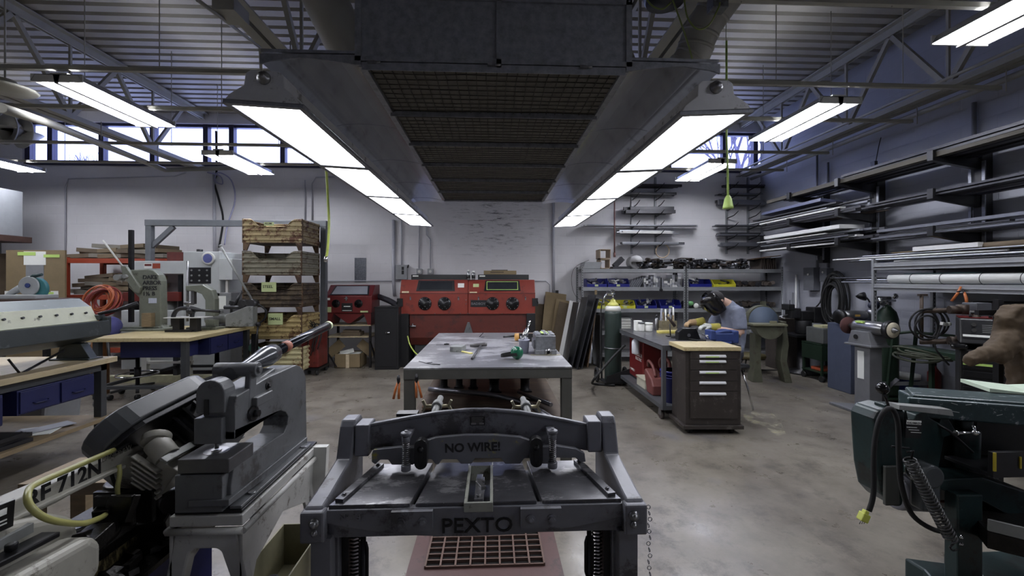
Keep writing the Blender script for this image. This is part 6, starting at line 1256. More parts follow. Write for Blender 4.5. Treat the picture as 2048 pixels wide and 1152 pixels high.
m = MB(); q = BX([(196,628),(250,612)]); m.tube([(q[0][0],LY,q[0][1]),(q[0][0]+.10,LY+.08,q[0][1]+.03),(q[1][0]+.0,LY+.15,q[1][1]+.02)],[.016,.018,.022],10); m.build('clamp_handle', blackm, t)
m = MB(); q = BX([(150,683),(188,683),(208,714),(140,714)]); m.prism([(a,max(b,.002)) for a,b in q],LY-.14,LY-.06); m.prism([(a,max(b,.002)) for a,b in q],.5,.56); m.build('end_stand', bd, t, .005)
m = MB(); q = BX([(135,714),(212,714)]); m.bx(q[0][0],q[1][0],LY-.18,LY-.03,0.0,.012); m.build('foot_plate', bd, t, .003)
a0 = V((.18,.3,-.0)); m = MB(); zr = BX([(190,690)])[0]; m.tube([(zr[0],LY-.3,zr[1]),(zr[0]+.04,LY-.7,zr[1]-.13),(zr[0]+.04,LY-1.5,zr[1]-.13),(zr[0],LY-1.9,zr[1])],.010,6); m.tube([(zr[0]+.04,LY-.7,zr[1]-.13),(zr[0],LY-.75,zr[1])],.008,6); m.tube([(zr[0]+.04,LY-1.2,zr[1]-.13),(zr[0],LY-1.2,zr[1])],.008,6); m.build('truss_rod', blackm, t)
# second bench
X0, X1_, Ya, Yb2 = -5.22, -3.93, 5.76, 7.28
t = thing('workbench','square butcher-block bench with the arbor press, in front of the bins','workbench',(X1_,Ya,0)); W_ = X0-X1_
m = MB(); m.bx(W_,0,0,Yb2-Ya,BZ-.05,BZ); m.build('bench_top', mapley, t, .004)
for x in (W_+.10,-.09):
    for y in (.06,Yb2-Ya-.06): m = MB(); m.bx(x-.035,x+.035,y-.035,y+.035,.11,BZ-.052); l_ = m.build('leg', legm, t, .003); m = MB(); m.cyl((x-.02,y,.05),(x+.02,y,.05),.05,n=16); m.bx(x-.03,x+.03,y-.03,y+.03,.095,.11); m.build('caster', steel, l_)
m = MB(); m.bx(W_+.1,-.09,.04,.08,.23,.27); m.bx(W_+.1,-.09,Yb2-Ya-.08,Yb2-Ya-.04,.23,.27); m.bx(-.11,-.07,.06,Yb2-Ya-.06,.23,.27); m.bx(W_+.08,W_+.12,.06,Yb2-Ya-.06,.23,.27); m.build('stretcher', legm, t)
drawerbox(t, -.02, .45, 1.25, BZ-.30, BZ-.052, 2, .6)
m = MB(); m.bx(W_+.3,-.15,.16,.4,BZ-.28,BZ-.052); m.build('shelf_box', bluep, t)
# arbor press
p = gp(287,661,BZ); t = thing('arbor_press','green-grey cast arbor press with long white lever on the second bench','arbor press',(p.x,p.y+.05,BZ)); O=(p.x,p.y+.05,BZ); Yp = O[1]
def Q(pts,Y=None): return [(at(a,b,Y or Yp).x-O[0], at(a,b,Y or Yp).z-BZ) for a,b in pts]
m = MB(); q = Q([(234,661),(342,661)]); m.bx(q[0][0],q[1][0],-.15,.22,0,.035); m.bx(q[0][0]+.12,q[1][0]-.1,-.1,.18,.035,.06); m.build('base_plate', greenhammer, t, .01)
m = MB(); m.cyl((q[0][0]+.17,-.0,.035),(q[0][0]+.17,-.0,.055),.10,n=18); m.build('turn_plate', greenhammer, t, .004)
m = MB(); m.prism(Q([(283,652),(283,595),(262,575),(262,540),(300,538),(312,541),(322,550),(326,562),(327,650),(334,657),(276,657)]),-.05,.09); m.build('press_frame', greenhammer, t, .015)
m = MB(); m.prism(Q([(252,532),(262,532),(292,575),(288,587),(280,585),(256,550)]),-.10,-.051); m.build('pinion_arm', greenhammer, t, .01)
m = MB(); a_,b_ = Q([(246,555),(264,553)]); m.cyl((a_[0],-.12,a_[1]),(a_[0],.0,a_[1]),.045); m.cyl((b_[0],-.14,b_[1]),(b_[0],.0,b_[1]),.03); m.build('pinion_cap', greypaint2, t)
m = MB(); a_,b_ = Q([(256,535),(216,482)]); m.cyl((a_[0],-.08,a_[1]),(b_[0],-.08,b_[1]),.012); m.build('lever', white_paint, t)
m = MB(); a_,b_ = Q([(267,460),(262,540)]); m.cyl((b_[0],.02,.1),(a_[0],.02,a_[1]),.03) if False else m.bx(b_[0]-.025,b_[0]+.025,-.02,.03,.12,a_[1]); m.build('ram', blackm, t)
for i,(s_,py) in enumerate((('DAKE',558),('ARBOR',569),('PRESS',580),('1½ B',591))): q = Q([(291,py)])[0]; text(s_,.085,'cast_lettering',darksteel,t,(q[0],-.052,q[1]),(90,0,0),.004,.001,.95)
m = MB(); q = Q([(303,596),(319,606)]); m.bx(q[0][0],q[1][0],-.056,-.051,q[1][1],q[0][1]); m.build('label_plate', mat('pale_label',(180,186,200),.5), t)
m = MB(); q = Q([(297,625),(316,652)]); m.bx(q[0][0],q[1][0],-.13,-.055,.061,q[0][1]); simple('wood_block','upright wood block standing on the arbor press base','wood block',m,wood,loc=O)
m = MB(); q = gp(345,660,BZ); 
t = thing('channel_stand','black channel-iron stand with white plate at front corner of the bench','stand',(gp(368,664,BZ).x,gp(368,664,BZ).y+.06,BZ)); m = MB(); m.bx(-.17,.17,-.06,.06,0,.02); m.bx(-.17,-.07,-.05,.05,.02,.20); m.bx(.07,.17,-.05,.05,.02,.20); m.build('channel_frame', black, t, .004); m = MB(); m.bx(-.26,.28,-.1,.14,.202,.212); m.build('white_plate', stock[4], t)
m = MB(); m.bx(.0,.5,.0,.12,0,.045); simple('channel_iron','black channel iron lying along the bench front edge','channel iron',m,blackm,loc=(gp(385,662,BZ).x-.0,gp(385,662,BZ).y+.15,BZ+.001),rot=(0,0,52),bev=.004)
# C-frame press, bead roller etc. on the bench
Yc = 6.75; O = (at(405,650,Yc).x,Yc,BZ); t = thing('c_frame_press','green-grey C-shaped screw press behind the black stand','screw press',O)
m = MB(); m.prism(Q([(376,571),(410,569),(428,580),(434,598),(434,632),(415,632),(415,600),(408,588),(392,582),(376,582)],Yc),-.06,.06); m.build('c_frame', greenhammer, t, .015)
m = MB(); a_,b_,c_ = Q([(375,522),(375,628),(388,608)],Yc); m.cyl((a_[0],-.0,a_[1]),(b_[0],-.0,.12),.018); m.bx(c_[0]-.025,c_[0]+.02,-.03,.03,c_[1],c_[1]+.26); m.cyl((a_[0]-.04,0,.40),(a_[0]+.09,0,.40),.028); m.build('screw', steel, t)
m = MB(); m.bx(Q([(415,632)],Yc)[0][0]-.25,Q([(434,632)],Yc)[0][0]+.05,-.1,.1,0,.04); m.bx(Q([(415,632)],Yc)[0][0],Q([(434,632)],Yc)[0][0],-.05,.05,.04,.15); m.build('press_base', greenhammer, t, .006)
Yc = 6.45; O = (at(372,650,Yc).x,Yc,BZ); t = thing('hand_punch','black C-frame hand punch with a horizontal handle','hand punch',O)
m = MB(); m.tube(smoothpath([(q[0],0,q[1]) for q in Q([(347,652),(347,632),(356,619),(372,617),(384,622),(384,634)],Yc)],5),.03,10); q=Q([(347,652)],Yc)[0]; m.bx(q[0]-.08,q[0]+.3,-.06,.06,0,.03); m.build('punch_frame', black, t)
m = MB(); a_,b_ = Q([(382,618),(441,623)],Yc); m.tube([(a_[0],0,a_[1]),((a_[0]+b_[0])/2-.05,-.02,b_[1]+.02),(b_[0],-.02,b_[1])],[.045,.02,.02],10); m.sph((a_[0],0,a_[1]-.03),.06,(1,1,.9)); m.build('handle', black, t)
Yc = 7.0; O = (at(470,645,Yc).x,Yc,BZ); t = thing('rotary_machine','grey motor-driven bead rolling machine at the bench corner','bead roller',O)
q = Q([(415,618),(457,640)],Yc); m = MB(); m.cyl((q[0][0],0,.14),(q[1][0],0,.14),.085,n=20); m.bx(q[0][0]+.04,q[1][0]-.1,-.04,.04,.22,.27); m.bx(q[0][0],q[1][0],-.08,.08,0,.03); m.build('motor', greypaint2, t, .006)
m = MB(); q = Q([(458,628),(490,628),(490,652),(512,640),(512,612),(500,612),(478,618),(474,628)],Yc); m.prism([(q[0][0],.02),(q[0][0],q[0][1]),(q[7][0],q[7][1]+.04),(q[5][0],q[5][1]),(q[4][0],q[4][1]),(q[4][0],.02)],-.10,.05); m.build('casting', greypaint2, t, .01)
m = MB(); a_,b_ = Q([(441,492),(508,606)],Yc); m.cyl((b_[0],0,b_[1]),(a_[0],0,a_[1]),.017); m.sph((a_[0],0,a_[1]),.024); m.build('long_lever', greypaint2, t)
m = MB(); q = Q([(505,607),(488,607)],Yc); m.cyl((q[0][0],-.07,q[0][1]),(q[0][0],.07,q[0][1]),.07,n=20); m.cyl((q[1][0],-.07,q[1][1]),(q[1][0],.07,q[1][1]),.06,n=20); m.cyl((q[1][0]-.3,0,q[1][1]-.06),(q[1][0],0,q[1][1]-.06),.03); m.build('gear_roll', darksteel, t)
m = MB(); q = Q([(520,608),(535,620),(533,636),(520,648),(519,690)],Yc); m.tube(smoothpath([(a,-.05,b) for a,b in q[:4]],4),.015,8); m.cyl((q[3][0],-.05,q[3][1]),(q[4][0],-.12,q[4][1]),.014); m.sph((q[3][0],-.05,q[3][1]),.04); m.build('crank_handle', blackm, t)
m = MB(); a_,b_ = Q([(463,610),(480,582)],Yc); m.cyl((a_[0],.05,a_[1]-.05),(b_[0],.05,b_[1]),.02); m.box((a_[0]+.1,.08,a_[1]),(.35,.05,.06),(0,12,0)); m.cyl((a_[0]-.05,.08,.2),(a_[0]-.05,.08,.36),.02); m.build('linkage', darksteel, t)
# stool with blue back
p = V((-5.25,6.4,0)); t = thing('work_chair','dark rolling stool with purple-blue backrest behind the bench','chair',(p.x,6.4,0)); Yc = 6.4; O=(p.x,Yc,0)
def Q0(px,py): q = at(px,py,Yc); return (q.x-O[0], q.z)
sx, szz = .17, .60; m = MB(); m.sph((sx,0,szz),.27,(1,.95,.2),18,(0,-4,0)); m.build('seat', mat('seat_dark',(36,36,42),.8), t)
bx_, bz_ = -.22, .97; m = MB(); m.sph((bx_,0,bz_),.22,(.25,1,.72),18); m.build('backrest', mat('purple_blue',(84,84,140),.8,0,.08), t)
m = MB(); m.tube([(bx_-.03,0,bz_-.1),(bx_-.0,0,szz-.08),(sx,.0,szz-.07)],.02,8); m.build('back_bar', black, t)
m = MB(); m.cyl((sx,0,.14),(sx,0,szz-.05),.025); m.cyl((sx,0,.25),(sx,0,szz-.2),.04); m.build('gas_column', black, t); m = MB(); torus(m,(sx,0,.30),.24,.012,(0,0,1),28,6); m.build('foot_ring', chrome, t)
for i in range(5):
    a = R(72*i+20); e = (sx+.3*CO(a),.3*S(a),.10); m = MB(); m.bar((sx,0,.14),e,.04,.03); l_ = m.build('leg', black, t); m = MB(); m.cyl((e[0]-.02,e[1],.035),(e[0]+.02,e[1],.035),.035); m.build('caster', rubber, l_)
# ================= behind: orange rack, sheets, mitre saw
ork = mat('rack_orange',(150,62,38),.5,0,.1,6); Y0 = 8.3
xa = at(128,520,Y0).x; xb = at(372,520,Y0).x; z1 = at(200,521,Y0).z; z2 = at(200,594,Y0).z
t = thing('pallet_rack','orange-beamed rack loaded with brown sheets at the left back wall','rack',(xa,Y0,0)); W_ = xb-xa
for z in (z1,z2,.35):
    m = MB(); m.bx(0,W_,0,.05,z-.05,z+.04); m.bx(0,W_,.75,.8,z-.05,z+.04); m.build('beam', ork, t, .004); m = MB(); m.bx(.03,W_-.03,.05,.75,z+.01,z+.035); m.build('deck_board', rustdark, t)
for x in (.02,W_-.02):
    for y in (.025,.775): m = MB(); m.bx(x-.04,x+.04,y-.03,y+.03,0,z1+.06); m.build('upright', greypaint if x>1 else ork, t)
brn = [mat('board_brown',(96,84,68),.8,0,.15,4), mat('board_grey',(122,118,108),.8,0,.15,4), mat('board_tan',(116,102,80),.8,0,.12,4)]
rr = random.Random(21)
for i in range(13):
    p = at(150+ (i*31)%130,500,Y0); l = i//5; m = MB(); m.bx(-.35,.35,-.25,.25,0,.075); simple('board_bundle','brown board piece stacked on the top beam of orange rack','board',m,brn[i%3],'boards on the top of orange rack',.004,(p.x+.1,Y0+.36,z1+.06+l*.085),(0,rr.uniform(-4,4),rr.uniform(-12,12)))
for i in range(18):
    p = at(150+(i*37)%100,560,Y0); l = i//4; m = MB(); m.bx(-.33,.33,-.22,.22,0,.07); simple('sheet_bundle','grey-brown sheet bundle heaped on the orange rack\'s middle level','board',m,brn[(i+1)%3],'sheet bundles on the middle of orange rack',.004,(p.x+.1,Y0+.34,z2+.05+l*.075),(0,rr.uniform(-5,5),rr.uniform(-16,16)))
t = thing('display_panel','tall cardboard panel with white centre and green tape at far left','panel',(0,8.0,0)); a,b = at(12,500,8.0), at(130,600,8.0); m = MB(); m.bx(a.x,b.x,0,.03,0,a.z); m.build('panel_board', card, t)
m = MB(); q0,q1 = at(48,503,8.0),at(92,530,8.0); m.bx(q0.x,q1.x,-.006,-.001,q1.z,q0.z); q0,q1 = at(10,582,8.0),at(25,605,8.0); m.bx(q0.x,q1.x,-.006,-.001,q1.z,q0.z); q0,q1 = at(102,582,8.0),at(117,605,8.0); m.bx(q0.x,q1.x,-.006,-.001,q1.z,q0.z); m.build('white_sheet', paper, t)
m = MB(); q0,q1 = at(52,530,8.0),at(88,575,8.0); m.bx(q0.x,q1.x,-.004,-.001,q1.z,q0.z); m.build('clear_window', shelfgrey, t)
for (x0,y0,x1,y1) in ((36,504,72,511),(88,509,120,515),(26,576,50,582),(84,584,108,590)): m = MB(); q0,q1 = at(x0,y0,8.0),at(x1,y1,8.0); m.bx(q0.x,q1.x,-.009,-.006,q1.z,q0.z); m.build('tape_strip', tape, t)
a,b = at(-60,507,8.15), at(20,600,8.15); m = MB(); m.bx(a.x,b.x,8.15,8.18,0,a.z); simple('cardboard_sheet','plain brown cardboard panel cut off by the left picture edge','panel',m,card2)
Ym = 6.9; O = (at(60,597,Ym).x,Ym,at(60,597,Ym).z); t = thing('saw_table','dark table behind the brake carrying the mitre saw','table',(O[0],Ym,0)); m = MB(); m.bx(-.75,.55,-.3,.3,O[2]-.04,O[2]); m.build('table_top', mat('table_brown',(66,48,42),.5), t); 
for x in (-.7,.5):
    for y in (-.26,.26): m = MB(); m.bx(x-.03,x+.03,y-.03,y+.03,0,O[2]-.04); m.build('leg', blackm, t)
t = thing('mitre_saw','grey and teal mitre saw behind the bending brake','mitre saw',O)
def QM(px,py): q = at(px,py,Ym); return V((q.x-O[0],0,q.z-O[2]))
c = QM(70,576); tg = mat('teal_guard',(56,112,116),.4,0,.1); alg = mat('saw_grey',(162,166,166),.4,.3,.08)
m = MB(); m.cyl(c+V((.02,-.03,-.01)),c+V((.02,.03,-.01)),.17,n=26); m.build('blade_guard', tg, t, .01); m = MB(); m.cyl(c+V((-.04,-.06,.03)),c+V((-.04,-.031,.03)),.15,n=24); m.build('saw_cover', alg, t, .01); m = MB(); m.cyl(c+V((-.04,-.075,.04)),c+V((-.04,-.061,.04)),.035); m.build('blue_badge', viseblue, t)
m = MB(); m.tube([QM(88,549)+V((0,-.03,0)),QM(72,552)+V((0,-.03,0)),QM(62,560)+V((0,-.03,0))],[.02,.03,.03],10); m.build('grip', mat('grip_teal',(40,60,62),.5), t)
m = MB(); m.tube([QM(45,575)+V((0,-.02,0)),QM(28,585)+V((0,-.02,0)),QM(14,594)+V((0,-.02,0))],[.05,.045,.03],10); m.bx(-.35,.28,-.2,.15,.0,.06); m.build('saw_base', alg, t, .01)
# wall cabinet on bracket shelf, left
Yq = 7.6; a = at(48,370,Yq); b = at(48,468,Yq); a.x = b.x = at(46,400,8.3).x; t = thing('heater_cabinet','large pale grey metal cabinet up on a brown shelf at left edge','cabinet',(a.x,Yq,b.z+.02)); hh = a.z-b.z; m = MB(); m.bx(-2.2,0,0,.7,0,hh); m.build('cabinet_body', mat('cabinet_pale',(140,143,146),.5,.1,.06), t, .01); m = MB(); m.bx(-2.1,-.05,-.008,0,hh-.16,hh-.05); m.build('vent_slot', darksteel, t); m = MB(); m.cyl((-.35,-.02,hh-.25),(-.35,0,hh-.25),.03); m.build('knob', black, t)
t = thing('timber_shelf','dark brown timber shelf below the pale cabinet at the left edge','shelf',(a.x+.06,Yq,0)); m = MB(); m.bx(-2.4,0,-.05,.8,b.z-.09,b.z+.018); m.build('shelf_board', mat('timber_dark',(70,48,40),.6), t, .005)
for x in (-2.3,-.52): 
    for y in (.05,.7): m = MB(); m.bx(x-.04,x+.04,y-.04,y+.04,0,b.z-.09); m.build('post', black, t)
# coil of orange hose
p = at(188,600,6.4); t = thing('hose_coil','bundle of orange and red hose coiled behind the brake','hose',(p.x,6.5,0)); m = MB()
rr = random.Random(8)
for i in range(9): torus(m,(rr.uniform(-.04,.04),rr.uniform(-.06,.06),p.z+rr.uniform(-.03,.03)),.17+rr.uniform(-.03,.05),.012,(rr.uniform(-.3,.3),-1,rr.uniform(-.2,.5)),28,6,.85)
m.build('orange_loops', mat('hose_orange',(172,92,56),.5,0,.08), t)
m = MB()
for i in range(8): torus(m,(.08+rr.uniform(-.04,.04),rr.uniform(-.06,.06),p.z-.03+rr.uniform(-.03,.03)),.18+rr.uniform(-.03,.05),.011,(rr.uniform(.2,.6),-1,rr.uniform(-.2,.4)),28,6,.85)
m.build('red_loops', mat('hose_red',(130,54,50),.5,0,.08), t)
m = MB(); m.lathe([(.10,.0),(.10,p.z-.24),(.0,p.z-.235)],n=20); m.build('drum_stand', mat('orange_stand',(130,86,48),.6), t)
# ================= H-frame press and ironworker behind the second bench
prw = mat('press_white',(186,190,190),.45,.1,.06,5); Y0 = 7.75; c = at(315,600,Y0); t = thing('shop_press','white and red H-frame shop press behind the arbor press','press',(c.x,Y0,0))
def QP(px,py): q = at(px,py,Y0); return (q.x-c.x, q.z)
a,b = QP(268,522),QP(372,548); m = MB(); m.bx(a[0],b[0],-.05,.25,b[1],a[1]); m.build('head_beam', prw, t, .008)
m = MB(); a_,b_ = QP(293,527),QP(309,537); m.bx(a_[0],b_[0],-.054,-.05,b_[1],a_[1]); f = m.build('warning_label', paper, t); m = MB(); m.bx(a_[0]+.01,b_[0]-.01,-.056,-.054,a_[1]-.045,a_[1]-.01); m.build('red_stripe', redp, f)
m = MB(); a_,b_ = QP(310,527),QP(325,537); m.bx(a_[0],b_[0],-.054,-.05,b_[1],a_[1]); m.build('orange_label', ork, t)
a,b = QP(253,584),QP(364,602); m = MB(); m.bx(a[0],b[0],-.08,.3,b[1],a[1]); m.build('press_bed', mat('bed_red',(98,34,28),.5,0,.1), t, .006)
for px in (263,360):
    x = QP(px,600)[0]; m = MB(); m.bx(x-.035,x+.035,.02,.16,.0,QP(px,523)[1]+(.62 if px==263 else -.02)) if False else m.bx(x-.035,x+.035,.0,.12,.0,QP(px,550)[1]); m.build('column', blackm, t, .004)
a,b = QP(252,620),QP(372,655); m = MB(); m.bx(a[0],b[0],-.1,.5,.12,a[1]); m.build('base_housing', prw, t, .01)
m = MB(); x = QP(300,602)[0]; m.cyl((x+.2,.1,QP(0,600)[1]-.02 if False else QP(300,602)[1]-.30),(x+.2,.1,QP(300,602)[1]-.01),.16,n=20); m.build('ram_cylinder', greypaint2, t)
x = QP(264,600)[0]; m = MB(); m.cyl((x,.06,QP(264,622)[1]),(x,.06,QP(264,462)[1]),.045,n=14); simple('black_pole','tall black round pole rising behind the arbor press lever','pole',m,blackm,loc=(c.x-.0,Y0+.36,0))
m = MB(); m.bx(-.16,.2,-.1,.1,0,.16); simple('rusty_housing','small dark red housing lying on the white press beam','machine part',m,mat('part_red',(98,44,38),.6),loc=(c.x+.32,Y0+.1,QP(0,522)[1]+.001))
t = thing('ironworker','tall white machine cabinet with round gauge and black control panel','machine',(at(403,600,7.7).x,7.7,0)); c = at(403,600,7.7)
def QI(px,py): q = at(px,py,7.7); return (q.x-c.x, q.z)
a,b = QI(366,503),QI(440,735); m = MB(); m.bx(a[0],b[0],0,.7,.08,a[1]); m.build('machine_body', prw, t, .012)
g_ = QI(418,517); m = MB(); m.lathe([(.10,0),(.11,.01),(.11,.03),(.095,.035)],(g_[0],0,g_[1]),d=(0,-1,0),n=24); f = m.build('gauge_bezel', white_paint, t); m = MB(); m.cyl((g_[0],-.034,g_[1]),(g_[0],-.038,g_[1]),.078,n=24); m.build('gauge_face', mat('gauge_blue',(92,98,150),.3), f)
a_,b_ = QI(377,535),QI(422,567); m = MB(); m.bx(a_[0],b_[0],-.012,0,b_[1],a_[1]); f = m.build('control_panel', black, t); m = MB(); rr = random.Random(5)
for i in range(9): m.cyl((a_[0]+.06+(i%3)*.13,-.02,b_[1]+.05+(i//3)*.09),(a_[0]+.06+(i%3)*.13,-.012,b_[1]+.05+(i//3)*.09),.016,n=8)
m.build('switch', greypaint2, f)
a,b = QI(438,517),QI(466,560); m = MB(); m.bx(a[0],b[0],-.02,.35,b[1],a[1]); m.build('side_box', prw, t, .008)
m = MB(); a = QI(452,560); m.bx(a[0]-.02,a[0]+.02,.02,.06,.9,a[1]); m.build('white_tube', white_paint, t)
a,b = QI(428,585),QI(462,725); m = MB(); m.bx(a[0],b[0],.0,.5,.06,b[1] if False else a[1]); m.build('lower_cabinet', shelfgrey, t, .01)
m = MB(); m.bx(QI(436,592)[0],QI(452,618)[0],-.006,0,QI(436,618)[1],QI(436,592)[1]); m.build('white_card', paper, t)
m = MB(); m.cyl((QI(376,495)[0],.3,QI(0,503)[1]),(QI(376,495)[0],.3,QI(0,495)[1]),.05); m.build('top_cap', blackm, t)
t = thing('machine_skid','pale plank skid with white brackets under the machines','skid',(at(330,735,7.55).x,7.15,0)); m = MB(); m.bx(-.85,1.0,0,.10,0,.11); m.build('plank', mat('pale_plank',(196,194,160),.7), t)
for x in (-.05,.62): m = MB(); m.bx(x-.04,x+.04,.02,.1,.112,.42); m.build('white_bracket', white_paint, t)
m = MB(); m.bx(-.1,.68,.03,.09,.30,.34); m.build('cross_rail', white_paint, t)
p = at(490,690,7.6); m = MB(); m.bx(-.02,.02,-.02,.02,0,p.z+.25); m.bx(-.07,-.03,-.02,.0,.35,p.z+.25); simple('black_post','black steel post with a white strip beside the bottom bin','post',m,blackm,loc=(at(433,690,7.0).x+.55,7.12,0))
# ceiling bits at left
p = at(30,262,8.6); t = thing('hose_reel','dark round hose reel under the ceiling at far left','hose reel',(p.x,8.6,p.z)); m = MB(); m.lathe([(.28,-.12),(.30,-.12),(.30,-.1),(.14,-.09),(.14,.09),(.30,.1),(.30,.12),(.28,.12)],d=(.3,1,0),n=26); m.build('reel', joist_paint, t); m = MB(); m.bx(-.02,.02,-.02,.02,0,ZD-p.z-.002) ; m.build('hanger', joist_paint, t)
p = at(10,180,4.5); m = MB(); m.lathe([(.0,.0),(.22,.0),(.24,.02),(.10,.05),(.08,.10),(0,.1)],n=24); m.cyl((0,0,.1),(0,0,ZD-p.z-.002),.008,n=6); simple('bell_shade','round cream bell-shaped fixture at the upper left edge','ceiling fixture',m,joist_paint,loc=(p.x,p.y,p.z))
# cords hanging from the hood
t = thing('hanging_hose','yellow-green air hose hanging below the left hood lights','hose',(0,0,0)); m = MB(); m.tube(smoothpath([at(651,335,5.5),at(653,345,5.6),at(656,400,5.7),at(658,450,5.7),at(655,500,5.7),at(652,515,5.7)],4),.016,8); m.build('hose_line', MATS['hose_green'], t); m = MB(); m.cyl(at(652,513,5.7),at(651,524,5.7),.022); m.build('metal_coupling', chrome, t)
t = thing('power_drop','lime green cord drop with outlet block right of the hood','power drop',(0,0,0)); lime = mat('lime',(172,198,110),.5,0,.05); m = MB(); m.tube([(at(1453,250,3.6).x,3.6,3.7),at(1453,275,3.6),at(1455,330,3.6),at(1456,392,3.6)],.009,8); m.build('cord', lime, t); m = MB(); p = at(1456,405,3.6); m.lathe([(.015,.06),(.03,.03),(.042,-.03),(.046,-.05),(0,-.05)],p,n=8); m.build('outlet_block', lime, t)
t = thing('cord_reel','black cord reel with green cord loops hanging above the hood\'s right','cord reel',at(1330,0,3.0)); p0 = at(1330,0,3.0); m = MB(); m.lathe([(.0,-.02),(.13,-.02),(.15,.02),(.12,.08),(0,.09)],n=22); m.cyl((0,0,.08),(0,0,ZD-p0.z-.02),.02,n=8); m.build('reel', black, t)
m = MB()
for a in ([(1290,-5),(1305,12),(1325,18),(1342,5)],[(1345,0),(1360,40),(1378,95),(1390,140)],[(1368,-5),(1375,35),(1395,58),(1418,50),(1436,18),(1440,5)]): m.tube(smoothpath([at(x,y,2.95)-p0 for x,y in a],5),.006,6)
m.build('cord_loop', mat('cord_green',(112,124,58),.5), t)
t = thing('junction_box','grey junction box under the ceiling by the bent duct','junction box',at(1435,8,3.0)); m = MB(); m.box((0,0,0),(.11,.1,.1)); m.cyl((0,0,.05),(0,0,ZD-at(1435,8,3.0).z-.02),.01,n=6); m.build('box', greypaint, t, .005)
# ================= cantilever rack on the right wall
t = thing('cantilever_rack','black cantilever rack bolted to the right hand wall','cantilever rack',(5.9,4.86,0)); LV = (3.12,2.67,2.23)
for Yq in (7.31,6.25,4.86):
    y = Yq-4.86; m = MB(); m.bx(-.13,-.0,y-.05,y+.05,1.95,3.2); m.build('column', black, t, .005)
    m = MB(); m.bx(-.15,-.135,y-.09,y-.055,2.0,3.05); m.bx(-.15,-.135,y+.055,y+.09,2.0,3.05); m.build('column_face', galv, t, .002)
    for z in LV:
        m = MB(); m.prism([(-.13,z-.16),(-.13,z-.02),(-.72,z-.02),(-.72,z-.06)],y-.03,y+.03); a = m.build('arm', black, t, .004); m = MB(); m.prism([(-.73,z-.06),(-.73,z+.06),(-.69,z+.06),(-.69,z-.0)],y-.035,y+.035); m.build('end_stop', black, a, .003)
m = MB(); m.bx(-.68,-.60,-2.4,3.1,3.103,3.16); o = simple('timber_rail','long weathered board along the top arms of wall rack','board',m,mat('weathered_board',(74,70,60),.7,0,.2,6,stretch=(1,.3,1)),loc=(5.9,4.86,0))
rr = random.Random(31); wallstk = [stock[1],stock[2],stock[0],stock[1],stock[3],stock[4]]
def stk(x0, z, n, y0, y1, lab, grp, wr=(.04,.12), hr=(.012,.04), mt=None, cols=wallstk, xr=.55):
    for i in range(n):
        lay = i//4; w = rr.uniform(*wr); h_ = rr.uniform(*hr); L0 = rr.uniform(.45,.95)*(y1-y0); yc = rr.uniform(y0+L0/2, y1-L0/2+.01); q = mt or cols[rr.randint(0,len(cols)-1)]
        inst('ws'+q.name, lambda m: m.bx(-.5,.5,-.5,.5,0,1), lab, 'metal bar', grp, (x0+(i%4+.5)*xr/4+rr.uniform(-.02,.02), yc, z+lay*.042), (0,0,rr.uniform(-1.2,1.2)), (w,L0,h_), 'metal_bar', q)
stk(5.22,3.104,9,2.6,8.0,'long dark bar lying on the top arms of wall rack','bars on the top arms of the wall rack',cols=[stock[1]])
stk(5.22,2.652,18,5.9,8.6,'bar stacked on the middle arms of wall rack','bars on the middle arms of the wall rack')
stk(5.22,2.652,7,2.8,6.0,'long dark bar on the near middle arms of wall rack','near bars on the middle arms of the wall rack',cols=[stock[1],stock[2]])
stk(5.22,2.212,20,5.8,8.5,'bar stacked on the lowest arms of wall rack','bars on the lowest arms of the wall rack')
stk(5.22,2.212,9,2.8,6.2,'long dark bar on the near lowest arms of wall rack','near bars on the lowest arms of the wall rack',cols=[stock[1],stock[2]])
m = MB(); m.bx(-.2,.2,-.9,.9,0,.06); simple('white_carton','long white carton lying on the lowest wall rack arms','carton',m,stock[4],loc=(5.42,7.15,2.43),bev=.004)
m = MB(); m.bx(-.22,.22,-.7,.8,0,.05); simple('purple_sheet','bluish wrapped sheet on the middle arms of the wall rack','sheet',m,mat('bluish_wrap',(84,88,112),.4),loc=(5.42,7.3,2.88),rot=(0,6,0))
# ================= slotted shelf unit on the right
XS, YA, YBn = 5.06, 5.484, 2.6
t = thing('shelving_unit','grey slotted shelving along the right wall piled with long bars','shelving',(XS,YBn,0)); LS = YA-YBn
for x in (0,.82):
    for y in (0,LS): m = MB(); m.bx(x-.02,x+.02,y-.02,y-.016,0,1.93); m.bx(x-.02,x-.016,y-.02,y+.02,0,1.93); m.mi=1; [m.bx(x-.006,x+.006,y-.0206,y-.02,.04+i*.05,.068+i*.05) for i in range(37)]; m.build('slotted_post', [shelfgrey, black], t)
for z in (1.87,1.60): m = MB(); m.bx(-.02,-.012,.02,LS-.02,z-.09,z-.0) ; m.bx(-.035,-.02,.02,LS-.02,z-.05,z-.04); m.bx(0,.8,.02,LS-.02,z-.012,z-.004); m.bx(.80,.81,.02,LS-.02,z-.09,z); m.bx(0,.8,LS-.03,LS-.02,z-.09,z); m.build('shelf', shelfgrey, t, .002)
m = MB(); m.bx(-.0,.8,LS-.02,LS-.015,.25,.3); m.build('cross_tie', shelfgrey, t)
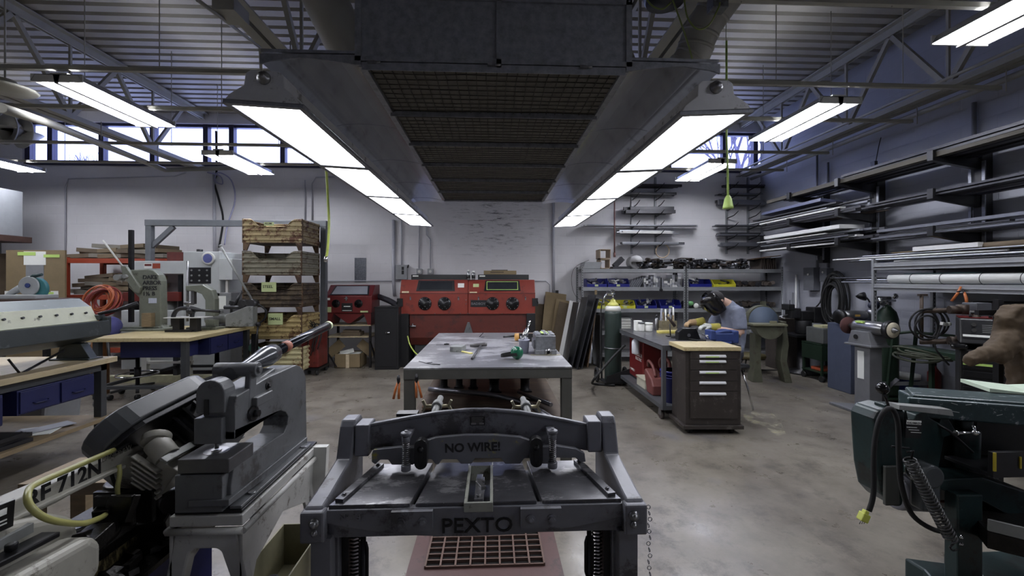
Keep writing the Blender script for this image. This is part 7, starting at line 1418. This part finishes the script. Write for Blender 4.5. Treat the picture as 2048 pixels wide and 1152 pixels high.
def stk2(z, n, lab, grp, y0=2.7, y1=6.4, cols=None):
    for i in range(n):
        lay = i//9; q = (cols or [stock[0],stock[2],stock[3],stock[4],stock[1]])[rr.randint(0,len(cols or [0]*5)-1)]; L0 = rr.uniform(1.2,2.9); yc = rr.uniform(y0+L0/2, y1-L0/2+.02)
        inst('wr'+q.name, lambda m: m.cyl((0,-.5,0),(0,.5,0),1,n=8), lab, 'metal rod', grp, (XS+.03+(i%9)*.088+rr.uniform(-.02,.02), yc, z+.016+lay*.030), (0,0,rr.uniform(-1.5,1.5)), (rr.uniform(.006,.014),L0,rr.uniform(.006,.014)), 'metal_rod', q)
stk2(1.872,34,'thin rod piled on the upper right shelf','rods on the upper right shelf'); stk2(1.602,26,'thin rod piled on the lower right shelf','rods on the lower right shelf')
t = thing('paper_roll','long white roll tied with wire on the lower right shelf','roll',(XS+.06,4.45,1.665)); m = MB(); m.cyl((0,-.75,0),(0,.85,0),.06,n=18); m.build('roll_body', mat('roll_white',(196,198,194),.5,0,.04), t)
for y in (-.55,-.2,.2,.55): m = MB(); torus(m,(0,y,0),.062,.003,(0,1,0),18,5); m.build('wire_tie', black, t)
m = MB(); m.cyl((0,-.35,0),(0,.35,0),.042,n=16); o = simple('cardboard_tube','thick brown cardboard tube on top of the right shelf','tube',m,card2,loc=(XS+.10,4.15,1.872+.13)); 
m = MB(); m.bx(-.15,.15,-.5,.5,0,.008); simple('plywood_sheet','tan sheet lying on top of the right shelf rods','sheet',m,card,loc=(XS+.3,4.9,1.872+.13))
m = MB(); m.bx(-.03,.03,-.35,.35,0,.05); simple('white_channel','bright white channel on the right shelf top front','channel',m,stock[4],loc=(XS-.0+.04,4.62,1.872+.125))
m = MB(); m.bx(-.12,.12,-.4,.4,0,.01); simple('teal_sheet','teal sheet lying between the two right shelves','sheet',m,mat('teal_sheet_m',(54,92,94),.4),loc=(XS+.2,4.75,1.602+.12))
for y,lab,s in ((3.98,'orange-handled clamp hanging from the right shelf, farther one',1),):
    p = V((XS-.05,4.38,1.52)); t = thing('spring_clamp','orange-handled spring clamp hanging from the right shelf edge','clamp',p); og = MATS['grip_orange']
    m = MB(); m.tube([(-.0,.0,.06),(-.02,.02,-.02),(-.05,.05,-.10)],[.010,.013,.012],8); m.build('orange_handle', og, t); m = MB(); m.tube([(.0,-.03,.0),(.0,-.05,-.06),(.0,-.06,-.16)],[.010,.014,.014],8); m.build('orange_handle', og, t); m = MB(); m.tube([(-.02,.02,.0),(0,-.02,.02),(0,-.04,-.03)],.011,8); m.build('clamp_pivot', blackm, t)
m = MB(); m.tube([(0,-.12,0),(0,.12,.01)],[.015,.012],8); simple('orange_grip','pale orange tool grip on the lower right shelf near the edge','tool',m,mat('pale_orange',(200,120,90),.5),loc=(XS+.0+.03,3.95,1.675))
# ================= pedestal buffer
c = V((4.72,5.2,0)); t = thing('pedestal_grinder','grey pedestal buffer with round white wheel and steel motor','pedestal grinder',(c.x,c.y,0),-84)
pg = mat('pedestal_grey',(112,113,116),.45,.1,.1,7); 
z = lambda py: EYE-(py-560)*(c.y*.998+c.x*.045)/860
m = MB(); m.bx(-.10,.10,-.09,.09,.03,z(690)); m.build('column', pg, t, .006)
m = MB(); m.prism([(-.34,-.22),(.10,-.26),(.24,-.10),(.22,.20),(-.10,.24)],0,.035,'z'); m.build('base_plate', pg, t, .006)
m = MB(); m.bx(-.055,.03,-.096,-.091,z(757),z(702)); f = m.build('instruction_card', paper, t)
m = MB(); m.prism([(-.17,z(690)),(.15,z(690)),(.10,z(662)),(-.12,z(662))],-.12,.12); m.bx(-.20,.16,-.14,.14,z(692),z(688)); m.build('motor_base', pg, t, .006)
m = MB(); m.lathe([(0,-.24),(.03,-.24),(.035,-.19),(.075,-.17),(.085,-.14),(.085,.14),(.07,.20),(.045,.24),(0,.24)],(0,0,z(655)),'x',24); m.build('motor', mat('motor_steel',(140,140,142),.28,.8,.12,10), t)
m = MB(); m.bx(-.10,.0,-.08,-.0,z(655)+.055,z(655)+.078); m.build('yellow_label', tape, t)
m = MB(); m.lathe([(0,.24),(.105,.245),(.11,.26),(.11,.29),(.105,.305)],(0,0,z(655)),'x',28); w_ = m.build('wheel_guard_ring', black, t); m = MB(); m.lathe([(.0,.30),(.092,.306),(.092,.310),(0,.312)],(0,0,z(655)),'x',28); m.build('buffing_wheel', mat('cotton_wheel',(190,182,160),.9), w_); m = MB(); m.lathe([(.035,.312),(.035,.325),(.02,.335),(.012,.36),(0,.37)],(0,0,z(655)),'x',16); m.build('spindle_nut', steel, w_)
m = MB(); m.lathe([(0,-.30),(.10,-.30),(.11,-.28),(.11,-.26),(0,-.25)],(0,0,z(655)),'x',28); m.build('red_brown_wheel', mat('felt_brown',(78,48,46),.9), t); m = MB(); m.cyl((-.36,0,z(655)),(-.24,0,z(655)),.012); m.build('spindle', steel, t)
m = MB(); m.cyl((-.05,-.125,z(674)),(-.05,-.13,z(674)),.03); m.build('switch_hole', black, t)
# second grinder behind
c2 = at(1712,700,6.15); t = thing('bench_grinder','smaller silver bench grinder with gooseneck lamp on a blue cabinet','bench grinder',(c2.x,6.15,0)); z2 = lambda py: at(1715,py,6.15).z
m = MB(); m.lathe([(0,-.18),(.05,-.17),(.075,-.13),(.075,.13),(.05,.17),(0,.18)],(-.02,0,z2(631)),'x',20); m.build('motor', steel, t); m = MB(); m.bx(-.08,.0,-.075,-.06,z2(631)-.01,z2(631)+.02); m.build('orange_label', mat('label_orange',(200,160,80),.5), t)
for x in (-.25,.22): m = MB(); m.lathe([(0,-.03),(.10,-.03),(.11,0),(.10,.03),(0,.03)],(x,0,z2(633)),'x',20); m.build('wheel_guard', black if x < 0 else steel, t)
m = MB(); m.bx(-.12,.1,-.1,.1,z2(645)-.02,z2(645)); m.cyl((-.0,0,z2(645)),(0,0,z2(636)),.04); m.build('grinder_foot', blackm, t)
m = MB(); m.bx(-.24,.26,-.18,.25,.0,z2(646)-.01); m.build('blue_cabinet', mat('cabinet_blue',(72,78,96),.5,.1,.08), t, .01)
t = thing('desk_lamp','black gooseneck lamp with cone shade behind the grinders','lamp',at(1748,650,6.5)); o_ = at(1748,650,6.5); m = MB(); m.tube(smoothpath([at(1748,652,6.5)-o_,at(1744,620,6.5)-o_,at(1737,600,6.5)-o_,at(1728,592,6.5)-o_],4),.012,8); m.build('gooseneck', black, t); m = MB(); m.lathe([(.02,.10),(.05,.06),(.075,.0),(.07,.0),(.02,.08)],at(1722,596,6.5)-o_,d=(.55,.0,.85),n=18); m.build('lamp_shade', black, t)
# vise on pedestal, tool stands
c3 = gp(1612,745); t = thing('pedestal_vise','dark bench vise bolted to a round pedestal near the rods','vise',(c3.x-.05,c3.y,0)); zv = lambda py: at(1625,py,c3.y).z
m = MB(); m.lathe([(.30,0),(.30,.03),(.10,.06),(.09,.7),(.16,zv(668)-.03)],n=20); m.build('pedestal', blackm, t); m = MB(); m.bx(-.30,.36,-.25,.25,zv(668)-.03,zv(668)+.01); m.build('stand_plate', blackm, t, .004)
m = MB(); m.bx(-.10,.15,-.10,.10,zv(640),zv(622)); m.bx(-.28,-.10,-.09,.09,zv(636),zv(616)); m.bx(.12,.3,-.11,.11,zv(645),zv(614)); m.cyl((0,0,zv(668)+.01),(0,0,zv(640)),.13); m.bx(-.34,-.22,-.10,.10,zv(620),zv(608)); m.build('vise_body', mat('vise_black',(44,44,46),.4,.4,.2,10), t, .015)
m = MB(); m.cyl((-.45,0,zv(634)),(-.28,0,zv(630)),.02); m.cyl((-.42,-.12,zv(636)),(-.42,.12,zv(632)),.009); m.build('vise_handle', steel, t)
t = thing('tool_crate','dark wooden box stand behind the leaning rods','stand',(5.45,c3.y+.45,0)); m = MB(); m.bx(-.22,.22,-.15,.15,0,zv(640)); m.build('stand_body', mat('dark_wood',(66,60,56),.6,0,.15), t, .006)
# green rolling cart with grey box
c4 = gp(1660,762); t = thing('rolling_cart','dark green rolling cart below a grey metal box','cart',(c4.x,c4.y+.1,0)); zc = lambda py: at(1660,py,c4.y+.1).z
for z_ in (zc(740),zc(685)): m = MB(); m.bx(-.22,.22,-.2,.25,z_-.02,z_); m.build('cart_shelf', green, t)
m = MB(); m.bx(-.22,.22,-.2,.25,zc(718),zc(686)-.02); m.build('cart_drawer', green, t, .006)
for x in (-.2,.2):
    for y in (-.18,.22): m = MB(); m.bx(x-.015,x+.015,y-.015,y+.015,.1,zc(685)); m.build('cart_post', green, t); m = MB(); m.cyl((x-.02,y,.05),(x+.02,y,.05),.05); m.build('caster', rubber, t)
m = MB(); m.bx(-.18,.2,-.18,.2,0,zc(655)-zc(685)-.0); simple('metal_box','grey metal box standing on the dark green cart','box',m,mat('box_grey',(88,90,88),.5),loc=(c4.x,c4.y+.1,zc(685)+.001),bev=.01)
m = MB(); m.bx(-.13,.13,-.1,.1,0,.04); simple('cream_case','small cream case on top of the grey metal box','case',m,mat('cream_case_m',(180,176,140),.6),loc=(c4.x,c4.y+.1,zc(655)+.002),bev=.004)
m = MB(); m.bx(-.16,.16,-.12,.12,0,.05); simple('orange_case','orange and white case on the green cart\'s bottom shelf','case',m,mat('orange_case_m',(176,84,54),.5),loc=(c4.x,c4.y+.1,zc(740)+.001),bev=.01)
# cable coil on the wall, boxes
pw = ax(1682,600,5.9); t = thing('cable_coil','large dark cable coil hanging on the right wall behind the vise','cable',(5.80,pw.y,pw.z)); m = MB(); rr2 = random.Random(3)
for i in range(13): torus(m,(rr2.uniform(-.06,.03),rr2.uniform(-.05,.05),rr2.uniform(-.05,.02)-.02),.27+rr2.uniform(-.07,.06),.016,(1,rr2.uniform(-.25,.25),rr2.uniform(-.05,.05)),30,6,1.0)
o = m.build('cable_loops', rubber, t); o.scale = (1,.62,1.5); m = MB(); m.cyl((.14,0,.35),(-.1,0,.37),.015); m.build('wall_hook', blackm, t)
for (px,py,w,h_,lab) in ((1627,558,.26,.42,'large grey switch box on the right wall below the rack'),(1657,550,.16,.24,'small grey switch box right of the large switch box')):
    q = ax(px,py,5.92); t = thing('switch_box',lab,'electrical box',(XR-.001,q.y,q.z)); m = MB(); m.bx(-.13,0,-w/2,w/2,-h_/2,h_/2); m.build('box', mat('box_steel',(108,110,116),.45,.4,.1), t, .006); m = MB(); m.cyl((-.14,0,h_*.2),(-.13,0,h_*.2),.02); m.build('knob', white_paint, t)
def wpipe(pts, r, lab, mm=None): m = MB(); m.tube([ax(a,b,5.91) for a,b in pts], r, 8); return simple('wall_conduit', lab, 'conduit', m, mm or mat('conduit_dark',(120,122,130),.5,.2,.06))
wpipe([(1634,310),(1634,535)], .02, 'vertical conduit rising from the large switch box'); wpipe([(1656,325),(1656,535)], .02, 'vertical conduit rising from the small switch box')
wpipe([(1948,205),(1948,420)], .025, 'vertical conduit behind the near rack column')
m = MB(); q = ax(1752,325,5.9); m.tube(smoothpath([ax(1762,275,5.92),ax(1758,290,5.9),ax(1752,322,5.88)],4),.007,6); m.box(q+V((-.03,0,-.03)),(.05,.07,.09)); simple('hanging_plug','black plug hanging on a cord above the top rack board','plug',m,black)
m = MB(); m.tube(smoothpath([ax(1645,585,5.9),ax(1640,605,5.85),ax(1625,620,5.8),ax(1615,628,5.7)],4),.012,8); simple('cable','short black cable below the large switch box','cable',m,rubber)
t = thing('power_outlet','black four-way power outlet on the right wall under shelf','outlet',ax(1770,602,5.93)); m = MB(); m.bx(-.06,.015,-.09,.09,-.06,.07); m.build('outlet_body', black, t, .006)
# rods leaning in the corner
for i,(px,h_,r) in enumerate(((1563,2.0,.012),(1570,1.45,.02),(1577,1.6,.01),(1583,1.75,.014),(1590,2.1,.018),(1596,2.0,.012))):
    b_ = ax(px,700,5.72); b_.z = 0; m = MB(); m.cyl((b_.x,b_.y,.0+r),(b_.x+.17,b_.y+.2,h_-.35),r,n=8); simple('steel_rod','steel rod leaning in the back right corner by the sander','metal rod',m,[stock[0],stock[4],stock[2]][i%3],'rods leaning in the back right corner')
for i,(px,w,h_,mm,lab) in enumerate(((1580,.18,.78,wood,'greyish wooden plank leaning low at the back right corner'),(1590,.22,.6,card2,'brown board leaning low beside the wooden plank'))):
    b_ = V((5.35,7.9,0)); m = MB(); m.bar((b_.x-.0+.25*i,b_.y+.0,.02),(b_.x+.05+.25*i,b_.y+.2,h_),w,.02,up=(0,1,.0)); simple('plank',lab,'board',m,mat('grey_board',(92,86,80),.7,0,.15) if i==0 else mm)
m = MB(); b_ = gp(1556,735); m.bar((b_.x,b_.y+.2,.02),(b_.x+.03,b_.y+.5,1.22),.08,.06,up=(0,1,0)); simple('olive_post','olive drab post leaning between the sander and rods','post',m,olive)
# oxygen cylinders on cart
c5 = gp(1782,800); t = thing('gas_cylinder','green gas cylinder standing behind the pedestal buffer','gas cylinder',(5.35,5.60,.10)); zo = 1.65-(640-560)*.0075; m = MB(); m.lathe([(0,0),(.12,0),(.125,.02),(.125,1.02),(.10,1.12),(.05,1.18),(.04,1.2)],n=22); m.build('cylinder_body', green, t); m = MB(); m.cyl((0,0,1.2),(0,0,1.28),.02); m.cyl((-.10,0,1.27),(.1,-.02,1.27),.015); m.sph((-.1,0,1.27),.045,(.6,1,1)); m.sph((.06,-.06,1.33),.04,(1,.5,1)); m.build('regulator', chrome, t)
m = MB(); m.sph((-.14,.05,1.20),.075,(1,.8,.8)); m.build('regulator_cover', mat('navy',(28,32,52),.5), t)
t = thing('cylinder_cart','green cylinder trolley with coiled cables and red-hubbed wheel','hand cart',(5.35,5.60,0)); m = MB(); m.bx(-.2,.2,-.2,.16,.07,.09); m.bar((-.16,-.16,.08),(-.10,-.20,.95),.03,.03); m.bar((.16,-.16,.08),(.16,-.25,1.0),.03,.03); m.tube([(-.10,-.2,.95),(.02,-.3,.98),(.16,-.75,.98)],.018,8); m.build('trolley_frame', green, t)
m = MB(); m.bx(-.05,.22,-.95,-.2,.72,.80); m.build('tool_tray', green, t, .006); m = MB(); m.bar((-.05,-.2,.35),(-.15,.0,.0+.05),.04,.04); m.build('silver_strut', stock[0], t)
m = MB(); m.bar((.1,-.9,.72),(.1,-.9,.01),.04,.04); m.bar((.1,-.5,.72),(.1,-.5,.01),.04,.04); m.build('tray_leg', green, t)
m = MB(); torus(m,(-.22,-.10,.13),.10,.028,(1,0,0),22,8); wh = m.build('wheel', rubber, t); m = MB(); m.cyl((-.24,-.10,.13),(-.2,-.1,.13),.075,n=18); m.build('wheel_hub', oxide, wh)
m = MB(); rr2 = random.Random(8)
for i in range(9): torus(m,(-.08+rr2.uniform(-.04,.04),-.55+rr2.uniform(-.05,.05),.74+rr2.uniform(-.05,.04)),.32+rr2.uniform(-.05,.08),.012,(.15+rr2.uniform(-.2,.2),rr2.uniform(-.1,.1),1),30,6,.6)
simple('cable_coil','grey-green cable coil slung over the green trolley tray','cable',m,mat('cable_olive',(70,74,60),.6),loc=(5.35,5.60,0))
t = thing('bucket','blue and white bucket under the green trolley tray','bucket',(5.69,5.68,0)); m = MB(); m.lathe([(0,0),(.13,0),(.15,.30),(.155,.34),(.145,.34)],n=22); m.build('bucket_wall', mat('bucket_navy',(44,54,110),.4), t); m = MB(); m.lathe([(.158,.30),(.16,.36),(.0,.365)],n=22); m.build('lid', paper, t)
t = thing('fire_extinguisher','small red extinguisher by the blue bucket against the wall','fire extinguisher',(5.86,5.45,.1)); m = MB(); m.lathe([(0,0),(.065,0),(.07,.02),(.07,.32),(.03,.38),(.02,.42)],n=18); m.build('bottle', redp, t); m = MB(); m.cyl((0,0,.42),(0,0,.46),.025); m.bar((-.02,0,.46),(-.1,0,.5),.02,.01); m.build('valve_handle', black, t)
# spot welder
pb_ = mat('pipe_brown',(64,54,46),.5,.5,.2,9); cx_ = 4.95; Ysw = 4.05; t = thing('spot_welder','grey spot welder column with two dark pipe arms','spot welder',(cx_+.3,Ysw-.30,0)); O = (cx_+.3,Ysw-.30,0)
def QS(px,py,Y=4.05): q = at(px,py,Y); return V((q.x-O[0],Y-O[1],q.z))
a = QS(1898,605,3.9); b = QS(1960,795,3.9); m = MB(); m.bx(QS(1930,605,3.9).x,b.x,.05,.18,.0,a.z); m.build('column', mat('column_grey',(84,86,90),.5,.1,.1), t, .008)
a1 = QS(1912,620,3.85); m = MB(); m.cyl((a1.x+.05,-.02,QS(0,622,3.85).z if False else a1.z),(a1.x+.05,-.02,QS(1912,688,3.85).z),.035); m.build('side_pipe', pb_, t)
for py,r in ((620,.024),(682,.026)):
    p0 = QS(1925,py,3.85); p1 = QS(1840,py+2,4.1); m = MB(); m.cyl(p0,p1,r); m.cyl(p0+V((-.02,0,0)),p0+V((-.10,.03,0)),r*1.6); m.cyl(p0+V((0,0,-.04)),p0+V((0,0,.05)),r*1.9); m.build('pipe_arm', pb_, t)
m = MB(); p0 = QS(1843,590,4.1); m.cyl(p0,V((p0.x,p0.y,QS(1843,688,4.1).z)),.016); m.bar(p0+V((-.03,0,.0)),p0+V((.05,0,0)),.03,.02); m.build('electrode_rod', pb_, t)
m = MB(); rr2 = random.Random(4)
for i,(px,py,r_) in enumerate(((1850,648,.15),(1858,645,.14),(1865,650,.13),(1848,655,.12))): torus(m,QS(px,py,4.05)+V((0,rr2.uniform(-.04,.04),0)),r_,.009,(rr2.uniform(-.3,.3),-1,rr2.uniform(-.2,.2)),30,6,1)
m.tube(smoothpath([QS(1872,615,4.0),QS(1885,640,4.0),QS(1870,690,4.0),QS(1885,715,4.0),QS(1898,730,4.0)],4),.009,6); m.build('cable_loops', rubber, t)
m = MB(); p0 = QS(1888,648,3.98); m.box(p0,(.05,.03,.03),(0,15,0)); m.cyl(p0+V((.03,0,0)),p0+V((.06,0,0)),.018); m.build('plug', paper, t)
# dark cabinet behind
m = MB(); m.bx(0,.42,0,.45,0,at(1960,605,4.35).z-.0); simple('tall_cabinet','tall black cabinet behind the portable welder','cabinet',m,black,loc=(5.45,4.2,0),bev=.01)
# portable welder on tool cabinet
Yw = 3.55; O = (at(1972,720,Yw).x,Yw,0)
def QW(px,py,Y=None): q = at(px,py,Y or Yw); return V((q.x-O[0],(Y or Yw)-O[1],q.z))
t = thing('tool_cabinet','black tool cabinet with drawers carrying the portable welder','tool cabinet',O,-45); a = QW(1945,702); b = QW(2040,702); a.x = -.16; b.x = .20; m = MB(); m.bx(a.x,b.x,0,.45,.05,a.z); m.build('cabinet_body', black, t, .01); m = MB(); m.bx(a.x-.06,a.x+.05,-.08,.40,a.z,a.z+.05); m.build('side_handle', MATS['gloss_black'], t, .02)
for i,py in enumerate((735,752,768,784)): q = QW(1950,py); m = MB(); m.bx(a.x+.02,a.x+.27,-.012,0,q.z-.025,q.z+.03); d = m.build('drawer', blackm, t, .004); 
m = MB(); q = QW(1950,733); m.bx(a.x+.02,a.x+.26,-.016,-.012,q.z-.0,q.z+.02); m.build('green_tape', tape, t)
zt4 = a.z+.052; t = thing('portable_welder','portable welder with tilted black control panel and red side','welding machine',(O[0],O[1],zt4),-45); q0 = QW(1945,698); q1 = QW(2000,660); m = MB(); w=.24; m.prism([(-.02,0),(.06,.22),(.42,.22),(.42,0)],a.x+.0,a.x+w,'x'); m.build('welder_case', black, t, .012); m = MB(); m.bx(a.x+w,a.x+w+.006,.1,.42,.03,.2); m.bx(a.x,a.x+w,.1,.42,.222,.228); m.build('red_cover', redp, t)
TT3 = MX.Translation((a.x,-.022,.0)) @ MX.Rotation(R(-20),4,'X')
m = MB(); m.T = TT3; m.bx(.02,w-.02,-.004,-.001,.05,.215); f = m.build('control_panel', blackm, t); m = MB(); m.T = TT3; m.cyl((.09,-.004,.175),(.09,-.02,.175),.016); m.cyl((.09,-.004,.125),(.09,-.02,.125),.016); m.build('control_knob', chrome, f); m = MB(); m.T = TT3; m.bx(.02,w-.04,-.007,-.004,.065,.085); m.build('white_strip', paper, f); m = MB(); m.T = TT3
for i in range(5): m.bx(.14,.2+.01*(i%2),-.006,-.004,.11+i*.016,.114+i*.016)
m.build('panel_print', greypaint2, f)
m = MB(); m.tube([(a.x+.08,.15,.23),(a.x+.08,.18,.27),(a.x+.20,.18,.27),(a.x+.20,.15,.23)],.012,8); m.build('carry_handle', black, t)
# leather jacket
Yj = 3.0; O = (at(2010,700,Yj).x,Yj,0)
def QJ(px,py,dy=0): q = at(px,py,Yj+dy); return V((q.x-O[0],dy,q.z))
t = thing('leather_jacket','brown leather welding jacket hanging at the right edge, one sleeve out','jacket',(O[0],Yj,0))
m = MB(); m.prism([(QJ(a,b).x,QJ(a,b).z) for a,b in ((2020,612),(2060,608),(2110,620),(2120,800),(2035,800),(2028,740),(2022,690),(2012,650),(2014,625))],-.06,.08); m.tube([QJ(2016,630),QJ(2014,660,.02),QJ(2005,690,-.02),QJ(1985,705,-.04),QJ(1958,712,-.06),QJ(1936,722,-.08)],[.06,.075,.075,.065,.055,.04],14); m.tube([QJ(2022,690,-.03),QJ(2000,716,-.05),QJ(1990,722,-.05)],[.06,.045,.03],12)
o = remesh(m.build('jacket_body', leather, t), .014); tx = bpy.data.textures.new('folds2','CLOUDS'); tx.noise_scale = .055; k = o.modifiers.new('f','DISPLACE'); k.texture = tx; k.strength = .035; k.mid_level = .5
m = MB(); q = QJ(2037,630); m.cyl(q+V((0,-.08,0)),q+V((0,-.095,0)),.008); m.build('snap_button', chrome, t)
t = thing('coat_stand','dark steel post holding the leather jacket','post',(O[0]+.12,Yj+.12,0)); m = MB(); m.bx(-.02,.02,0,.04,0,1.5); m.bx(-.18,.18,0,.03,1.38,1.42); m.bx(-.2,.2,-.1,.2,0,.02); m.build('post_frame', blackm, t)
# dust on the floor
m = MB(); pts = [gp(x,y) for x,y in ((1486,822),(1515,818),(1545,826),(1562,845),(1572,868),(1555,872),(1530,856),(1500,848),(1488,838))]; m.add([(p.x,p.y,.0015) for p in pts],[tuple(range(9))]); 
dm = bpy.data.materials.new('sawdust'); dm.use_nodes = True; nt = dm.node_tree; b_ = nt.nodes['Principled BSDF']; b_.inputs['Base Color'].default_value = lin((206,200,170)); b_.inputs['Roughness'].default_value = .9
ns = nt.nodes.new('ShaderNodeTexNoise'); ns.inputs['Scale'].default_value = 5; ns.inputs['Detail'].default_value = 9; ns.inputs['Roughness'].default_value=.8; tc = nt.nodes.new('ShaderNodeTexCoord'); nt.links.new(tc.outputs['Object'], ns.inputs[0]); rp = nt.nodes.new('ShaderNodeValToRGB'); rp.color_ramp.elements[0].position=.5; rp.color_ramp.elements[1].position=.66; rp.color_ramp.elements[1].color=(.7,.7,.7,1); nt.links.new(ns.outputs[0], rp.inputs[0]); nt.links.new(rp.outputs[0], b_.inputs['Alpha'])
o = m.build('sawdust_patch', dm); tag(o,'pale dust scattered on the floor right of the tool chest','dust',kind='stuff')
# ================= pieces that do not touch become parts of their own
def split_parts(names):
    for o in [q for q in bpy.data.objects if q.type == 'MESH' and q.name.split('.')[0] in names]:
        me = o.data; n = len(me.vertices); par = list(range(n))
        def find(a):
            while par[a] != a: par[a] = par[par[a]]; a = par[a]
            return a
        for e in me.edges: par[find(e.vertices[0])] = find(e.vertices[1])
        isl = {}
        for v in range(n): isl.setdefault(find(v), []).append(v)
        boxes = []
        for vs in isl.values():
            c = [me.vertices[v].co for v in vs]; boxes.append([set(vs), [min(p[k] for p in c)-.0015 for k in range(3)], [max(p[k] for p in c)+.0015 for k in range(3)]])
        ch = True
        while ch:
            ch = False
            for i in range(len(boxes)):
                for j in range(i+1, len(boxes)):
                    a, b = boxes[i], boxes[j]
                    if all(a[1][k] <= b[2][k] and b[1][k] <= a[2][k] for k in range(3)):
                        boxes[i] = [a[0]|b[0], [min(a[1][k],b[1][k]) for k in range(3)], [max(a[2][k],b[2][k]) for k in range(3)]]; del boxes[j]; ch = True; break
                if ch: break
        if len(boxes) < 2: continue
        base = o.name.split('.')[0]
        for q, bx_ in enumerate(boxes):
            b = bmesh.new(); b.from_mesh(me); b.verts.ensure_lookup_table()
            bmesh.ops.delete(b, geom=[v for v in b.verts if v.index not in bx_[0]], context='VERTS')
            m2 = bpy.data.meshes.new(base); b.to_mesh(m2); b.free(); [m2.materials.append(x) for x in me.materials]; c = o.copy(); c.data = m2; C.objects.link(c)
        bpy.data.objects.remove(o)
split_parts({'bin_side','bore_flange','brace','clamp_lug','end_stand','foot_bolt','panel_screw','punch_ram','ring_screw','screw_handle','spring_hook','switch','tray_leg','white_sheet','yellow_edge','plate_hole'})
